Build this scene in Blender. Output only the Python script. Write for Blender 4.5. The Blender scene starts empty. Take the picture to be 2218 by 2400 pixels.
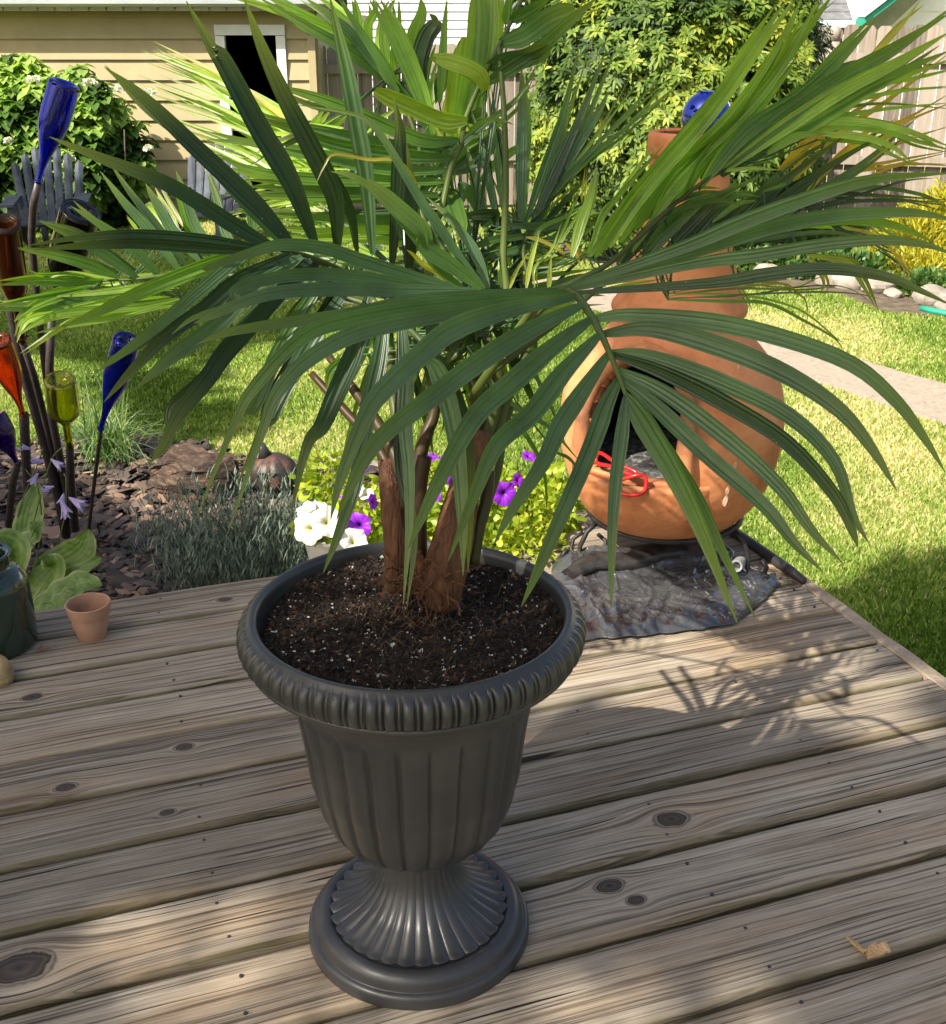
import bpy, math, random
import numpy as np
from mathutils import Vector, Matrix, noise as mn
sc = bpy.context.scene
COL = sc.collection
rad = math.radians
# ---------------- camera ----------------
CAMH = 1.175
F = 2700.0
TH = math.atan(1150 / F)
cd = bpy.data.cameras.new("camera")
cam = bpy.data.objects.new("camera", cd)
COL.objects.link(cam)
cam.location = (0, 0, CAMH)
cam.rotation_euler = (math.pi / 2 - TH, 0, 0)
cd.sensor_fit = 'HORIZONTAL'
cd.sensor_width = 36
cd.lens = 36 * F / 2218
cd.clip_start = 0.05
cd.clip_end = 300
cd.dof.use_dof = False
sc.camera = cam
# ---------------- light ----------------
SUN = Vector((0.525, 0.495, -0.695)).normalized()     # direction the light travels
SUN_EL = math.asin(-SUN.z)
w = bpy.data.worlds.new("World")
sc.world = w
w.use_nodes = True
wt = w.node_tree
bg = wt.nodes["Background"]
sky = wt.nodes.new("ShaderNodeTexSky")
sky.sky_type = 'NISHITA'
sky.sun_disc = False
sky.dust_density = 5
sky.ozone_density = 0.6
sky.sun_elevation = SUN_EL
sky.sun_rotation = math.atan2(-SUN.x, -SUN.y)
wt.links.new(sky.outputs[0], bg.inputs[0])
bg.inputs[1].default_value = 0.10
ld = bpy.data.lights.new("sun", 'SUN')
ld.energy = 5.0
ld.angle = rad(0.5)
ld.color = (1.0, 0.92, 0.79)
lo = bpy.data.objects.new("sun", ld)
COL.objects.link(lo)
lo.rotation_euler = SUN.to_track_quat('-Z', 'Y').to_euler()
sc.view_settings.view_transform = 'Standard'
sc.view_settings.look = 'None'
sc.view_settings.exposure = 0.98
sc.view_settings.gamma = 1
sc.cycles.max_bounces = 8
sc.cycles.transparent_max_bounces = 12
sc.cycles.caustics_reflective = False
sc.cycles.caustics_refractive = False

GZ = -0.6            # level of the lawn; the deck top is z = 0
R = random.Random(7)
NR = np.random.default_rng(11)


def ray(u, v):
    a = (u - 1109) / F
    b = (v - 1200) / F
    return Vector((a, math.cos(TH) - b * math.sin(TH), -math.sin(TH) - b * math.cos(TH)))


def at(u, v, Y=None, z=None):
    d = ray(u, v)
    t = (z - CAMH) / d.z if z is not None else Y / d.y
    return Vector((0, 0, CAMH)) + d * t


def dist(p):
    return p.y * math.cos(TH) + (CAMH - p.z) * math.sin(TH)


# ---------------- object helpers ----------------
def tag(o, label=None, cat=None, group=None, kind=None):
    if label: o['label'] = label
    if cat: o['category'] = cat
    if group: o['group'] = group
    if kind: o['kind'] = kind
    return o


def empty(name, loc, label, cat, group=None):
    o = bpy.data.objects.new(name, None)
    o.empty_display_size = 0.05
    o.location = loc
    COL.objects.link(o)
    return tag(o, label, cat, group)


class MB:
    def __init__(s):
        s.v = []; s.f = []; s.c = []; s.m = []; s.col = (0.5, 0, 0, 0)

    def add(s, vs, fs, cols=None, mi=0):
        k = len(s.v)
        s.v.extend([tuple(p) for p in vs])
        s.f.extend([tuple(i + k for i in f) for f in fs])
        s.c.extend(cols if cols else [s.col] * len(vs))
        s.m.extend([mi] * len(fs))

    def box(s, c, size, rot=None, mi=0):
        hx, hy, hz = [q / 2 for q in size]
        vs = [Vector((x * hx, y * hy, z * hz)) for x in (-1, 1) for y in (-1, 1) for z in (-1, 1)]
        if rot: vs = [rot @ p for p in vs]
        c = Vector(c)
        s.add([p + c for p in vs], [(0, 1, 3, 2), (4, 6, 7, 5), (0, 4, 5, 1), (2, 3, 7, 6), (0, 2, 6, 4), (1, 5, 7, 3)], mi=mi)

    def prism(s, poly, axis, off, mi=0):
        """poly: list of Vector; off: Vector extrusion"""
        n = len(poly)
        vs = list(poly) + [p + off for p in poly]
        fs = [tuple(range(n))[::-1], tuple(range(n, 2 * n))] + [(i, (i + 1) % n, n + (i + 1) % n, n + i) for i in range(n)]
        s.add(vs, fs, mi=mi)

    def tube(s, pts, radii, seg=8, cap=True, mi=0):
        pts = [Vector(p) for p in pts]
        if not hasattr(radii, '__len__'): radii = [radii] * len(pts)
        vs = []; fs = []
        up = None
        for i, p in enumerate(pts):
            a = pts[max(0, i - 1)]; b = pts[min(len(pts) - 1, i + 1)]
            t = (b - a)
            t = t.normalized() if t.length > 1e-9 else Vector((0, 0, 1))
            if up is None:
                up = t.orthogonal().normalized()
            up = (up - t * up.dot(t))
            up = up.normalized() if up.length > 1e-6 else t.orthogonal().normalized()
            sd = t.cross(up)
            for k in range(seg):
                an = 2 * math.pi * k / seg
                vs.append(p + (up * math.cos(an) + sd * math.sin(an)) * radii[i])
        n = len(pts)
        for i in range(n - 1):
            for k in range(seg):
                k2 = (k + 1) % seg
                fs.append((i * seg + k, i * seg + k2, (i + 1) * seg + k2, (i + 1) * seg + k))
        if cap:
            fs.append(tuple(range(seg))[::-1])
            fs.append(tuple((n - 1) * seg + k for k in range(seg)))
        s.add(vs, fs, mi=mi)

    def lathe(s, prof, seg=48, mod=None, cen=(0, 0, 0), rot=None, mi=0, close=False):
        """prof: [(r,z)], mod(i,ang,r,z)->r"""
        vs = []; fs = []
        c = Vector(cen)
        for i, (r, z) in enumerate(prof):
            for k in range(seg):
                an = 2 * math.pi * k / seg
                rr = mod(i, an, r, z) if mod else r
                zz = z
                if isinstance(rr, tuple): rr, zz = rr
                p = Vector((rr * math.cos(an), rr * math.sin(an), zz))
                if rot: p = rot @ p
                vs.append(p + c)
        n = len(prof)
        for i in range(n - 1):
            for k in range(seg):
                k2 = (k + 1) % seg
                fs.append((i * seg + k, i * seg + k2, (i + 1) * seg + k2, (i + 1) * seg + k))
        if close:
            fs.append(tuple(range(seg))[::-1])
            fs.append(tuple((n - 1) * seg + k for k in range(seg)))
        s.add(vs, fs, mi=mi)

    def build(s, name, mats, parent=None, smooth=True, loc=None, sub=0, sharp=None):
        me = bpy.data.meshes.new(name)
        me.from_pydata(s.v, [], s.f)
        if not isinstance(mats, (list, tuple)): mats = [mats]
        for m in mats: me.materials.append(m)
        me.polygons.foreach_set('material_index', s.m)
        me.polygons.foreach_set('use_smooth', [smooth] * len(s.f))
        at_ = me.attributes.new('tint', 'FLOAT_COLOR', 'POINT')
        at_.data.foreach_set('color', np.array(s.c, dtype=np.float32).ravel())
        me.update()
        o = bpy.data.objects.new(name, me)
        COL.objects.link(o)
        if sharp is not None:
            me.set_sharp_from_angle(angle=rad(sharp))
        if parent:
            o.parent = parent
            o.matrix_parent_inverse = parent.matrix_basis.inverted() if parent.type == 'EMPTY' or True else o.matrix_parent_inverse
        if sub:
            sm = o.modifiers.new('s', 'SUBSURF'); sm.levels = sub; sm.render_levels = sub
        return o


def np_mesh(name, V, Fq, tint, mats, parent=None, smooth=True, tri=None, mi=None):
    """V (n,3); Fq (m,4) quads; tri (k,3) tris"""
    me = bpy.data.meshes.new(name)
    nq = 0 if Fq is None else len(Fq)
    nt = 0 if tri is None else len(tri)
    loops = []
    if nq: loops.append(np.asarray(Fq, dtype=np.int32).ravel())
    if nt: loops.append(np.asarray(tri, dtype=np.int32).ravel())
    L = np.concatenate(loops)
    me.vertices.add(len(V)); me.vertices.foreach_set('co', np.asarray(V, dtype=np.float32).ravel())
    me.loops.add(len(L)); me.loops.foreach_set('vertex_index', L)
    me.polygons.add(nq + nt)
    st = np.concatenate([np.arange(nq) * 4, nq * 4 + np.arange(nt) * 3]).astype(np.int32)
    me.polygons.foreach_set('loop_start', st)
    me.polygons.foreach_set('use_smooth', np.full(nq + nt, smooth))
    if mi is not None: me.polygons.foreach_set('material_index', np.asarray(mi, dtype=np.int32))
    if not isinstance(mats, (list, tuple)): mats = [mats]
    for m in mats: me.materials.append(m)
    a = me.attributes.new('tint', 'FLOAT_COLOR', 'POINT')
    a.data.foreach_set('color', np.asarray(tint, dtype=np.float32).ravel())
    me.update(calc_edges=True)
    me.validate()
    o = bpy.data.objects.new(name, me)
    COL.objects.link(o)
    if parent:
        o.parent = parent
        o.matrix_parent_inverse = parent.matrix_basis.inverted()
    return o


def norm(a):
    return a / np.maximum(np.linalg.norm(a, axis=-1, keepdims=True), 1e-9)


def leaf_mesh(name, P, D, S, L, W, mats, parent=None, droop=0.15, fold=0.15, tintk=None, kind=None, shape=(0.35, 1.0, 0.72, 0.8)):
    """P base points, D direction, S side; L, W arrays. 6-vertex leaves, folded along the middle line."""
    n = len(P)
    D = norm(D); S = norm(S - D * np.sum(S * D, axis=1, keepdims=True)); N = np.cross(D, S)
    L = L[:, None]; W = W[:, None]
    a, wa, b, wb = shape
    up = np.array([0, 0, 1.0])
    v0 = P
    m1 = P + D * L * a
    m2 = P + D * L * b - up * L * droop * 0.5
    v1 = m1 - S * W * wa / 2 + N * W * fold
    v2 = m1 + S * W * wa / 2 + N * W * fold
    v3 = m2 - S * W * wb / 2 + N * W * fold
    v4 = m2 + S * W * wb / 2 + N * W * fold
    v5 = P + D * L - up * L * droop
    V = np.stack([v0, v1, m1, v2, v3, m2, v4, v5], axis=1).reshape(-1, 3)
    k = (np.arange(n) * 8)[:, None]
    q = np.concatenate([k + np.array([[1, 2, 5, 4]]), k + np.array([[2, 3, 6, 5]])])
    t = np.concatenate([k + np.array([[0, 2, 1]]), k + np.array([[0, 3, 2]]), k + np.array([[4, 5, 7]]), k + np.array([[5, 6, 7]])])
    r = NR.random(n) if tintk is None else tintk
    kd = np.zeros(n) if kind is None else kind
    T = np.zeros((n, 8, 4)); T[:, :, 0] = r[:, None]; T[:, :, 3] = kd[:, None]
    T[:, :, 1] = np.array([0, a, a, a, b, b, b, 1.0])[None]
    T[:, :, 2] = np.array([.5, 0, .5, 1, 0, .5, 1, .5])[None]
    return np_mesh(name, V, q, T.reshape(-1, 4), mats, parent, True, t)


# ---------------- materials ----------------
def mat(name):
    m = bpy.data.materials.new(name)
    m.use_nodes = True
    nt = m.node_tree
    return m, nt, nt.nodes['Principled BSDF'], nt.nodes['Material Output']


def N(nt, typ, **kw):
    n = nt.nodes.new(typ)
    for k, v in kw.items():
        if k.startswith('i_'):
            key = k[2:]
            n.inputs[int(key) if key.isdigit() else key].default_value = v
        else:
            setattr(n, k, v)
    return n


def ramp(nt, stops, interp='LINEAR'):
    r = nt.nodes.new('ShaderNodeValToRGB')
    r.color_ramp.interpolation = interp
    e = r.color_ramp.elements
    while len(e) < len(stops): e.new(0.5)
    for i, (p, c) in enumerate(stops):
        e[i].position = p
        e[i].color = (*c, 1) if len(c) == 3 else c
    return r


def lk(nt, a, b):
    nt.links.new(a, b)


def noisy(name, c1, c2, scale=8, rough=0.6, bump=0.0, bscale=None, detail=6, metal=0, spec=0.5, c3=None, coat=0.0, dist_=0.0, vec=None):
    m, nt, p, o = mat(name)
    tc = N(nt, 'ShaderNodeTexCoord')
    mp = N(nt, 'ShaderNodeMapping')
    lk(nt, tc.outputs['Object'], mp.inputs[0])
    if vec: mp.inputs['Scale'].default_value = vec
    nz = N(nt, 'ShaderNodeTexNoise', i_Scale=scale, i_Detail=detail, i_Roughness=0.65)
    lk(nt, mp.outputs[0], nz.inputs['Vector'])
    st = [(0.3, c1), (0.7, c2)] if c3 is None else [(0.3, c1), (0.52, c2), (0.72, c3)]
    r = ramp(nt, st)
    lk(nt, nz.outputs['Fac'], r.inputs[0])
    lk(nt, r.outputs[0], p.inputs['Base Color'])
    p.inputs['Roughness'].default_value = rough
    p.inputs['Metallic'].default_value = metal
    p.inputs['Specular IOR Level'].default_value = spec
    p.inputs['Coat Weight'].default_value = coat
    if bump:
        nb = N(nt, 'ShaderNodeTexNoise', i_Scale=bscale or scale * 4, i_Detail=5)
        lk(nt, mp.outputs[0], nb.inputs['Vector'])
        b = N(nt, 'ShaderNodeBump', i_Strength=bump, i_Distance=0.01)
        lk(nt, nb.outputs['Fac'], b.inputs['Height'])
        lk(nt, b.outputs[0], p.inputs['Normal'])
    return m


def foliage(name, stops, trans=0.35, rough=0.45, kindcol=None, tip=None, aged=None, rib=0.0, tcol=None, spec=0.5):
    """colour from tint.r through a ramp, optional other colour by tint.a, tip colour near g=1, pleat stripes from tint.b"""
    m, nt, p, o = mat(name)
    a = N(nt, 'ShaderNodeAttribute', attribute_name='tint')
    sp = N(nt, 'ShaderNodeSeparateColor')
    lk(nt, a.outputs['Color'], sp.inputs[0])
    r = ramp(nt, stops)
    lk(nt, sp.outputs[0], r.inputs[0])
    col = r.outputs[0]
    if kindcol:
        mx = N(nt, 'ShaderNodeMix', data_type='RGBA')
        lk(nt, a.outputs['Alpha'], mx.inputs[0]); lk(nt, col, mx.inputs[6]); mx.inputs[7].default_value = (*kindcol, 1)
        col = mx.outputs[2]
    tc = N(nt, 'ShaderNodeTexCoord')
    if rib:
        wv = N(nt, 'ShaderNodeMath', operation='MULTIPLY', i_1=rib)
        lk(nt, sp.outputs[2], wv.inputs[0])
        sn = N(nt, 'ShaderNodeMath', operation='SINE'); lk(nt, wv.outputs[0], sn.inputs[0])
        mr = N(nt, 'ShaderNodeMapRange', i_1=-1, i_2=1, i_3=0.90, i_4=1.04); lk(nt, sn.outputs[0], mr.inputs[0])
        nz = N(nt, 'ShaderNodeTexNoise', i_Scale=22, i_Detail=4); lk(nt, tc.outputs['Object'], nz.inputs['Vector'])
        mr2 = N(nt, 'ShaderNodeMapRange', i_1=.3, i_2=.7, i_3=0.75, i_4=1.2); lk(nt, nz.outputs['Fac'], mr2.inputs[0])
        mm = N(nt, 'ShaderNodeMath', operation='MULTIPLY'); lk(nt, mr.outputs[0], mm.inputs[0]); lk(nt, mr2.outputs[0], mm.inputs[1])
        mu = N(nt, 'ShaderNodeMix', data_type='RGBA', blend_type='MULTIPLY', i_0=1.0)
        lk(nt, col, mu.inputs[6]); lk(nt, mm.outputs[0], mu.inputs[7])
        col = mu.outputs[2]
        # small pale scars
        vo = N(nt, 'ShaderNodeTexVoronoi', i_Scale=110); lk(nt, tc.outputs['Object'], vo.inputs['Vector'])
        vr = ramp(nt, [(0.0, (1, 1, 1)), (0.10, (0, 0, 0))]); lk(nt, vo.outputs['Distance'], vr.inputs[0])
        nz3 = N(nt, 'ShaderNodeTexNoise', i_Scale=16); lk(nt, tc.outputs['Object'], nz3.inputs['Vector'])
        r3 = ramp(nt, [(0.5, (0, 0, 0)), (0.62, (1, 1, 1))]); lk(nt, nz3.outputs['Fac'], r3.inputs[0])
        m3 = N(nt, 'ShaderNodeMath', operation='MULTIPLY'); lk(nt, vr.outputs[0], m3.inputs[0]); lk(nt, r3.outputs[0], m3.inputs[1])
        mx3 = N(nt, 'ShaderNodeMix', data_type='RGBA'); lk(nt, m3.outputs[0], mx3.inputs[0]); lk(nt, col, mx3.inputs[6]); mx3.inputs[7].default_value = (.22, .24, .10, 1)
        col = mx3.outputs[2]
        bp = N(nt, 'ShaderNodeBump', i_Strength=0.22, i_Distance=0.0015); lk(nt, sn.outputs[0], bp.inputs['Height']); lk(nt, bp.outputs[0], p.inputs['Normal'])
    if aged:
        ra = ramp(nt, [(.55, (0, 0, 0)), (1, (.6, .6, .6))]); lk(nt, sp.outputs[1], ra.inputs[0])
        ma = N(nt, 'ShaderNodeMix', data_type='RGBA'); lk(nt, ra.outputs[0], ma.inputs[0]); lk(nt, col, ma.inputs[6]); ma.inputs[7].default_value = (*aged, 1)
        col = ma.outputs[2]
    if tip:
        nzt = N(nt, 'ShaderNodeTexNoise', i_Scale=30); lk(nt, tc.outputs['Object'], nzt.inputs['Vector'])
        ad = N(nt, 'ShaderNodeMath', operation='MULTIPLY_ADD', i_1=0.12, i_2=0.0); lk(nt, nzt.outputs['Fac'], ad.inputs[0]); lk(nt, sp.outputs[1], ad.inputs[2])
        rt = ramp(nt, [(tip[0], (0, 0, 0)), (tip[0] + 0.05, (1, 1, 1))]); lk(nt, ad.outputs[0], rt.inputs[0])
        mt = N(nt, 'ShaderNodeMix', data_type='RGBA'); lk(nt, rt.outputs[0], mt.inputs[0]); lk(nt, col, mt.inputs[6]); mt.inputs[7].default_value = (*tip[1], 1)
        col = mt.outputs[2]
    lk(nt, col, p.inputs['Base Color'])
    p.inputs['Roughness'].default_value = rough
    p.inputs['Specular IOR Level'].default_value = spec
    tr = N(nt, 'ShaderNodeBsdfTranslucent')
    tm = N(nt, 'ShaderNodeMix', data_type='RGBA', blend_type='MULTIPLY', i_0=1.0)
    lk(nt, col, tm.inputs[6]); tm.inputs[7].default_value = (*(tcol or (1.9, 2.0, 0.6)), 1)
    lk(nt, tm.outputs[2], tr.inputs[0])
    ms = N(nt, 'ShaderNodeMixShader', i_0=trans)
    lk(nt, p.outputs[0], ms.inputs[1]); lk(nt, tr.outputs[0], ms.inputs[2]); lk(nt, ms.outputs[0], o.inputs[0])
    return m


def glass(name, col, dens=0.75):
    m, nt, p, o = mat(name)
    p.inputs['Base Color'].default_value = (*col, 1); p.inputs['Roughness'].default_value = .03
    p.inputs['Transmission Weight'].default_value = .97; p.inputs['IOR'].default_value = 1.45
    return m


def glass_old(name, col, dens=0.75):
    m, nt, p, o = mat(name)
    tr = N(nt, 'ShaderNodeBsdfTransparent'); tr.inputs[0].default_value = (*col, 1)
    gl = N(nt, 'ShaderNodeBsdfGlossy', i_Roughness=0.04)
    df = N(nt, 'ShaderNodeBsdfTranslucent'); df.inputs[0].default_value = (*[c * 0.9 for c in col], 1)
    p.inputs['Base Color'].default_value = (*[c * 0.45 for c in col], 1); p.inputs['Roughness'].default_value = 0.08
    ly = N(nt, 'ShaderNodeLayerWeight', i_Blend=0.25)
    m1 = N(nt, 'ShaderNodeMixShader', i_0=0.45); lk(nt, tr.outputs[0], m1.inputs[1]); lk(nt, df.outputs[0], m1.inputs[2])
    m2 = N(nt, 'ShaderNodeMixShader', i_0=1 - dens); lk(nt, p.outputs[0], m2.inputs[1]); lk(nt, m1.outputs[0], m2.inputs[2])
    m3 = N(nt, 'ShaderNodeMixShader'); lk(nt, ly.outputs['Fresnel'], m3.inputs[0]); lk(nt, m2.outputs[0], m3.inputs[1]); lk(nt, gl.outputs[0], m3.inputs[2])
    lk(nt, m3.outputs[0], o.inputs[0])
    return m
# ================= ground, lawn, path, bed =================
AN = rad(19.3)
EV = Vector((math.cos(AN), math.sin(AN), 0)); NV = Vector((-math.sin(AN), math.cos(AN), 0))


def dk(e, n, z=0.0):
    p = EV * e + NV * n
    return Vector((p.x, p.y, z))


def soil_ground_mat():
    m, nt, p, o = mat('lawn_ground')
    tc = N(nt, 'ShaderNodeTexCoord')
    nz = N(nt, 'ShaderNodeTexNoise', i_Scale=1.3, i_Detail=8, i_Roughness=0.7); lk(nt, tc.outputs['Object'], nz.inputs['Vector'])
    r = ramp(nt, [(0.3, (0.13, 0.18, 0.03)), (0.5, (0.24, 0.26, 0.06)), (0.68, (0.40, 0.35, 0.14))])
    lk(nt, nz.outputs['Fac'], r.inputs[0])
    n2 = N(nt, 'ShaderNodeTexNoise', i_Scale=70, i_Detail=4); lk(nt, tc.outputs['Object'], n2.inputs['Vector'])
    mr = N(nt, 'ShaderNodeMapRange', i_1=.3, i_2=.7, i_3=.6, i_4=1.25); lk(nt, n2.outputs['Fac'], mr.inputs[0])
    mu = N(nt, 'ShaderNodeMix', data_type='RGBA', blend_type='MULTIPLY', i_0=1.0); lk(nt, r.outputs[0], mu.inputs[6]); lk(nt, mr.outputs[0], mu.inputs[7])
    lk(nt, mu.outputs[2], p.inputs['Base Color']); p.inputs['Roughness'].default_value = 0.95
    return m


b = MB()
G = 60
b.add([(-G, -G, GZ), (G, -G, GZ), (G, G * 1.5, GZ), (-G, G * 1.5, GZ)], [(0, 1, 2, 3)])
tag(b.build('ground', soil_ground_mat()), kind='structure')

# path: straight concrete walk crossing behind the fire pot
pa0, pa1 = at(2218, 905, z=GZ), at(1208, 618, z=GZ)
pb0, pb1 = at(2218, 1000, z=GZ), at(1180, 660, z=GZ)
pa0 += (pa0 - pa1) * 0.6; pb0 += (pb0 - pb1) * 0.6
pm = noisy('concrete', (.22, .175, .13), (.34, .285, .22), scale=45, rough=.9, bump=.4, c3=(.40, .34, .27), detail=9)
b = MB(); nseg = 60
rows = []
for i in range(nseg + 1):
    t = i / nseg
    A = pa0.lerp(pa1, t); B = pb0.lerp(pb1, t)
    j = 0.035 * mn.noise(Vector((t * 40, 0, 0))); j2 = 0.035 * mn.noise(Vector((t * 40, 9, 0)))
    d = (B - A).normalized()
    rows.append((A + d * j, B + d * j2))
vs = []; fs = []
for A, B in rows:
    vs += [(A.x, A.y, GZ - .05), (A.x, A.y, GZ + .012), (B.x, B.y, GZ + .012), (B.x, B.y, GZ - .05)]
for i in range(nseg):
    k = i * 4
    for q in range(3): fs.append((k + q, k + q + 1, k + q + 5, k + q + 4))
b.add(vs, fs)
tag(b.build('path', pm, smooth=False), kind='structure')


def side(p, A, B):
    return (B.x - A.x) * (p[1] - A.y) - (B.y - A.y) * (p[0] - A.x)


BED = [at(*q, z=GZ) for q in ((-500, 1120), (0, 1075), (150, 1045), (300, 1045), (450, 1062), (560, 1105), (720, 1100), (1000, 1105), (1330, 1180))]
BED = [(p.x, p.y) for p in BED] + [(0.75, 2.9), (0.6, 1.5), (-4, 0.5)]
BACKBED = [at(*q, z=GZ) for q in ((2500, 790), (2218, 745), (2080, 735), (1960, 690), (1800, 668), (1700, 660), (1500, 640), (1250, 590))]
BACKBED = [(p.x, p.y) for p in BACKBED] + [(1.5, 13), (8, 13)]


def inpoly(x, y, poly):
    x = np.asarray(x); y = np.asarray(y)
    r = np.zeros(x.shape, bool)
    n = len(poly)
    for i in range(n):
        x1, y1 = poly[i]; x2, y2 = poly[(i + 1) % n]
        c = ((y1 > y) != (y2 > y)) & (x < (x2 - x1) * (y - y1) / ((y2 - y1) if y2 != y1 else 1e-9) + x1)
        r ^= c
    return r


# grass blades
def grass():
    n = 620000
    # more blades near: sample distance with falloff
    Y = 2.6 + (11.8 - 2.6) * NR.random(n) ** 1.25
    X = (NR.random(n) * 2 - 1) * (Y * 0.46 + 0.35)
    dE = X * EV.x + Y * EV.y; dN = X * NV.x + Y * NV.y
    ok = ~((dE < 1.56) & (dN < 2.44))
    ok &= ~inpoly(X, Y, BED)
    ok &= ~inpoly(X, Y, BACKBED)
    s1 = (pa1.x - pa0.x) * (Y - pa0.y) - (pa1.y - pa0.y) * (X - pa0.x)
    s2 = (pb1.x - pb0.x) * (Y - pb0.y) - (pb1.y - pb0.y) * (X - pb0.x)
    ed = (NR.random(n) - .5) * 0.12
    ok &= ~(((s1 + ed) * (s2 + ed)) < 0) | (X < pa1.x - .1)
    X = X[ok]; Y = Y[ok]; n = len(X)
    P = np.stack([X, Y, np.full(n, GZ)], 1)
    D = np.stack([NR.normal(0, .55, n), NR.normal(0, .55, n), np.ones(n)], 1)
    S = np.stack([NR.normal(0, 1, n), NR.normal(0, .4, n), np.zeros(n)], 1)
    H = (0.014 + 0.022 * NR.random(n)) * (0.8 + 0.02 * Y)
    W = (0.0028 + 0.0008 * Y)
    D = norm(D); S = norm(S)
    V = np.stack([P - S * W[:, None], P + S * W[:, None], P + D * H[:, None] + np.array([0, 0, 0.0])], 1).reshape(-1, 3)
    t = np.arange(n * 3).reshape(-1, 3)
    patch = np.array([mn.noise(Vector((x * .9, y * .9, 3))) for x, y in zip(X[::20], Y[::20])])
    patch = np.repeat(patch, 20)[:n] if False else np.interp(np.arange(n), np.arange(0, n, 20), patch)
    # patches computed per blade on a coarse lookup
    gx = np.linspace(-7, 7, 141); gy = np.linspace(2, 13, 111)
    lut = np.array([[mn.fractal(Vector((x * .8, y * .8, 1)), 1, 2, 4) for y in gy] for x in gx])
    ix = np.clip(((X + 7) / 14 * 140).astype(int), 0, 140); iy = np.clip(((Y - 2) / 11 * 110).astype(int), 0, 110)
    pv = lut[ix, iy]
    r = np.clip(0.42 + pv * 0.65 + NR.normal(0, .24, n) + (X > 1) * .07, 0, 1)
    T = np.zeros((n, 3, 4)); T[:, :, 0] = r[:, None]; T[:, 2, 1] = 1
    m = foliage('grass_blade', [(0, (.09, .16, .02)), (.40, (.23, .35, .055)), (.7, (.40, .44, .13)), (1, (.64, .56, .32))], trans=.4, rough=.55, tcol=(1.4, 1.5, .6), spec=.3)
    o = np_mesh('grass', V, None, T.reshape(-1, 4), m, None, False, t)
    tag(o, 'short green lawn with dry straw coloured patches', 'grass', kind='stuff')


grass()

# mulch bed: bark chips over dark soil
md = noisy('bed_soil', (.02, .013, .009), (.07, .045, .03), scale=25, rough=1, bump=.6)
b = MB(); b.add([(x, y, GZ + .006) for x, y in BED], [tuple(range(len(BED)))])
tag(b.build('bed_soil', md, smooth=False), kind='structure')
b = MB(); b.add([(x, y, GZ + .006) for x, y in BACKBED], [tuple(range(len(BACKBED)))])
tag(b.build('back_bed_soil', noisy('back_soil', (.05, .04, .025), (.16, .12, .08), scale=12, rough=1), smooth=False), kind='structure')


def mulch():
    n = 34000
    X = NR.uniform(-2.6, .9, n); Y = NR.uniform(2.3, 5.6, n)
    ok = inpoly(X + NR.normal(0, .05, n), Y + NR.normal(0, .05, n), BED)
    X = X[ok]; Y = Y[ok]; n = len(X)
    Z = GZ + .01 + NR.random(n) * .035 + .04 * np.array([mn.noise(Vector((x * 2, y * 2, 0))) for x, y in zip(X, Y)])
    P = np.stack([X, Y, Z], 1)
    an = NR.random(n) * 6.28
    D = np.stack([np.cos(an), np.sin(an), NR.normal(0, .25, n)], 1)
    S = np.stack([-np.sin(an), np.cos(an), NR.normal(0, .3, n)], 1)
    D = norm(D); S = norm(S); U = np.cross(D, S)
    L = (NR.gamma(3, .0065, n) + .006)[:, None]; W = L * NR.uniform(.35, .9, (n, 1)); H = NR.uniform(.002, .007, (n, 1))
    cs = [(-1, -.5), (-.3, -1), (.8, -.7), (1, .4), (.2, 1), (-.8, .7)]
    ring = [P + D * L * (a + NR.uniform(-.2, .2, (n, 1))) + S * W * (c + NR.uniform(-.2, .2, (n, 1))) for a, c in cs]
    V = np.stack(ring + [q - U * H for q in ring] + [P + U * H * 1.2], 1).reshape(-1, 3)
    k = (np.arange(n) * 13)[:, None]
    tri = np.concatenate([k + np.array([[i, (i + 1) % 6, 12]]) for i in range(6)])
    q = np.concatenate([k + np.array([[i, i + 6, (i + 1) % 6 + 6, (i + 1) % 6]]) for i in range(6)])
    T = np.zeros((n, 13, 4)); T[:, :, 0] = NR.random(n)[:, None]
    m, nt, p, o = mat('bark_chip')
    a = N(nt, 'ShaderNodeAttribute', attribute_name='tint'); sp = N(nt, 'ShaderNodeSeparateColor'); lk(nt, a.outputs['Color'], sp.inputs[0])
    r = ramp(nt, [(0, (.02, .015, .014)), (.45, (.06, .044, .038)), (.8, (.13, .09, .065)), (1, (.30, .20, .13))]); lk(nt, sp.outputs[0], r.inputs[0])
    lk(nt, r.outputs[0], p.inputs['Base Color']); p.inputs['Roughness'].default_value = .75
    tag(np_mesh('bark_mulch', V, q, T.reshape(-1, 4), m, None, False, tri), 'brown bark chip mulch covering the garden bed beside the deck', 'mulch', kind='stuff')


mulch()

# ================= deck =================
GAPS = [2.41, 2.2645, 2.1174, 1.979, 1.828, 1.6857, 1.539, 1.3953, 1.2507, 1.1066, .9577, .812, .666, .52, .374, .228, .082, -.064, -.21, -.356, -.502, -.648, -.794]
KN = [(.797, 1.314, .017), (.637, 1.208, .013), (.661, 1.168, .009), (-.185, 1.325, .026), (.231, 2.32, .010), (.083, 1.775, .010), (-.17, 2.04, .011), (-.117, 1.72, .011), (1.30, 1.90, .009), (.037, 1.60, .008)]


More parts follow.
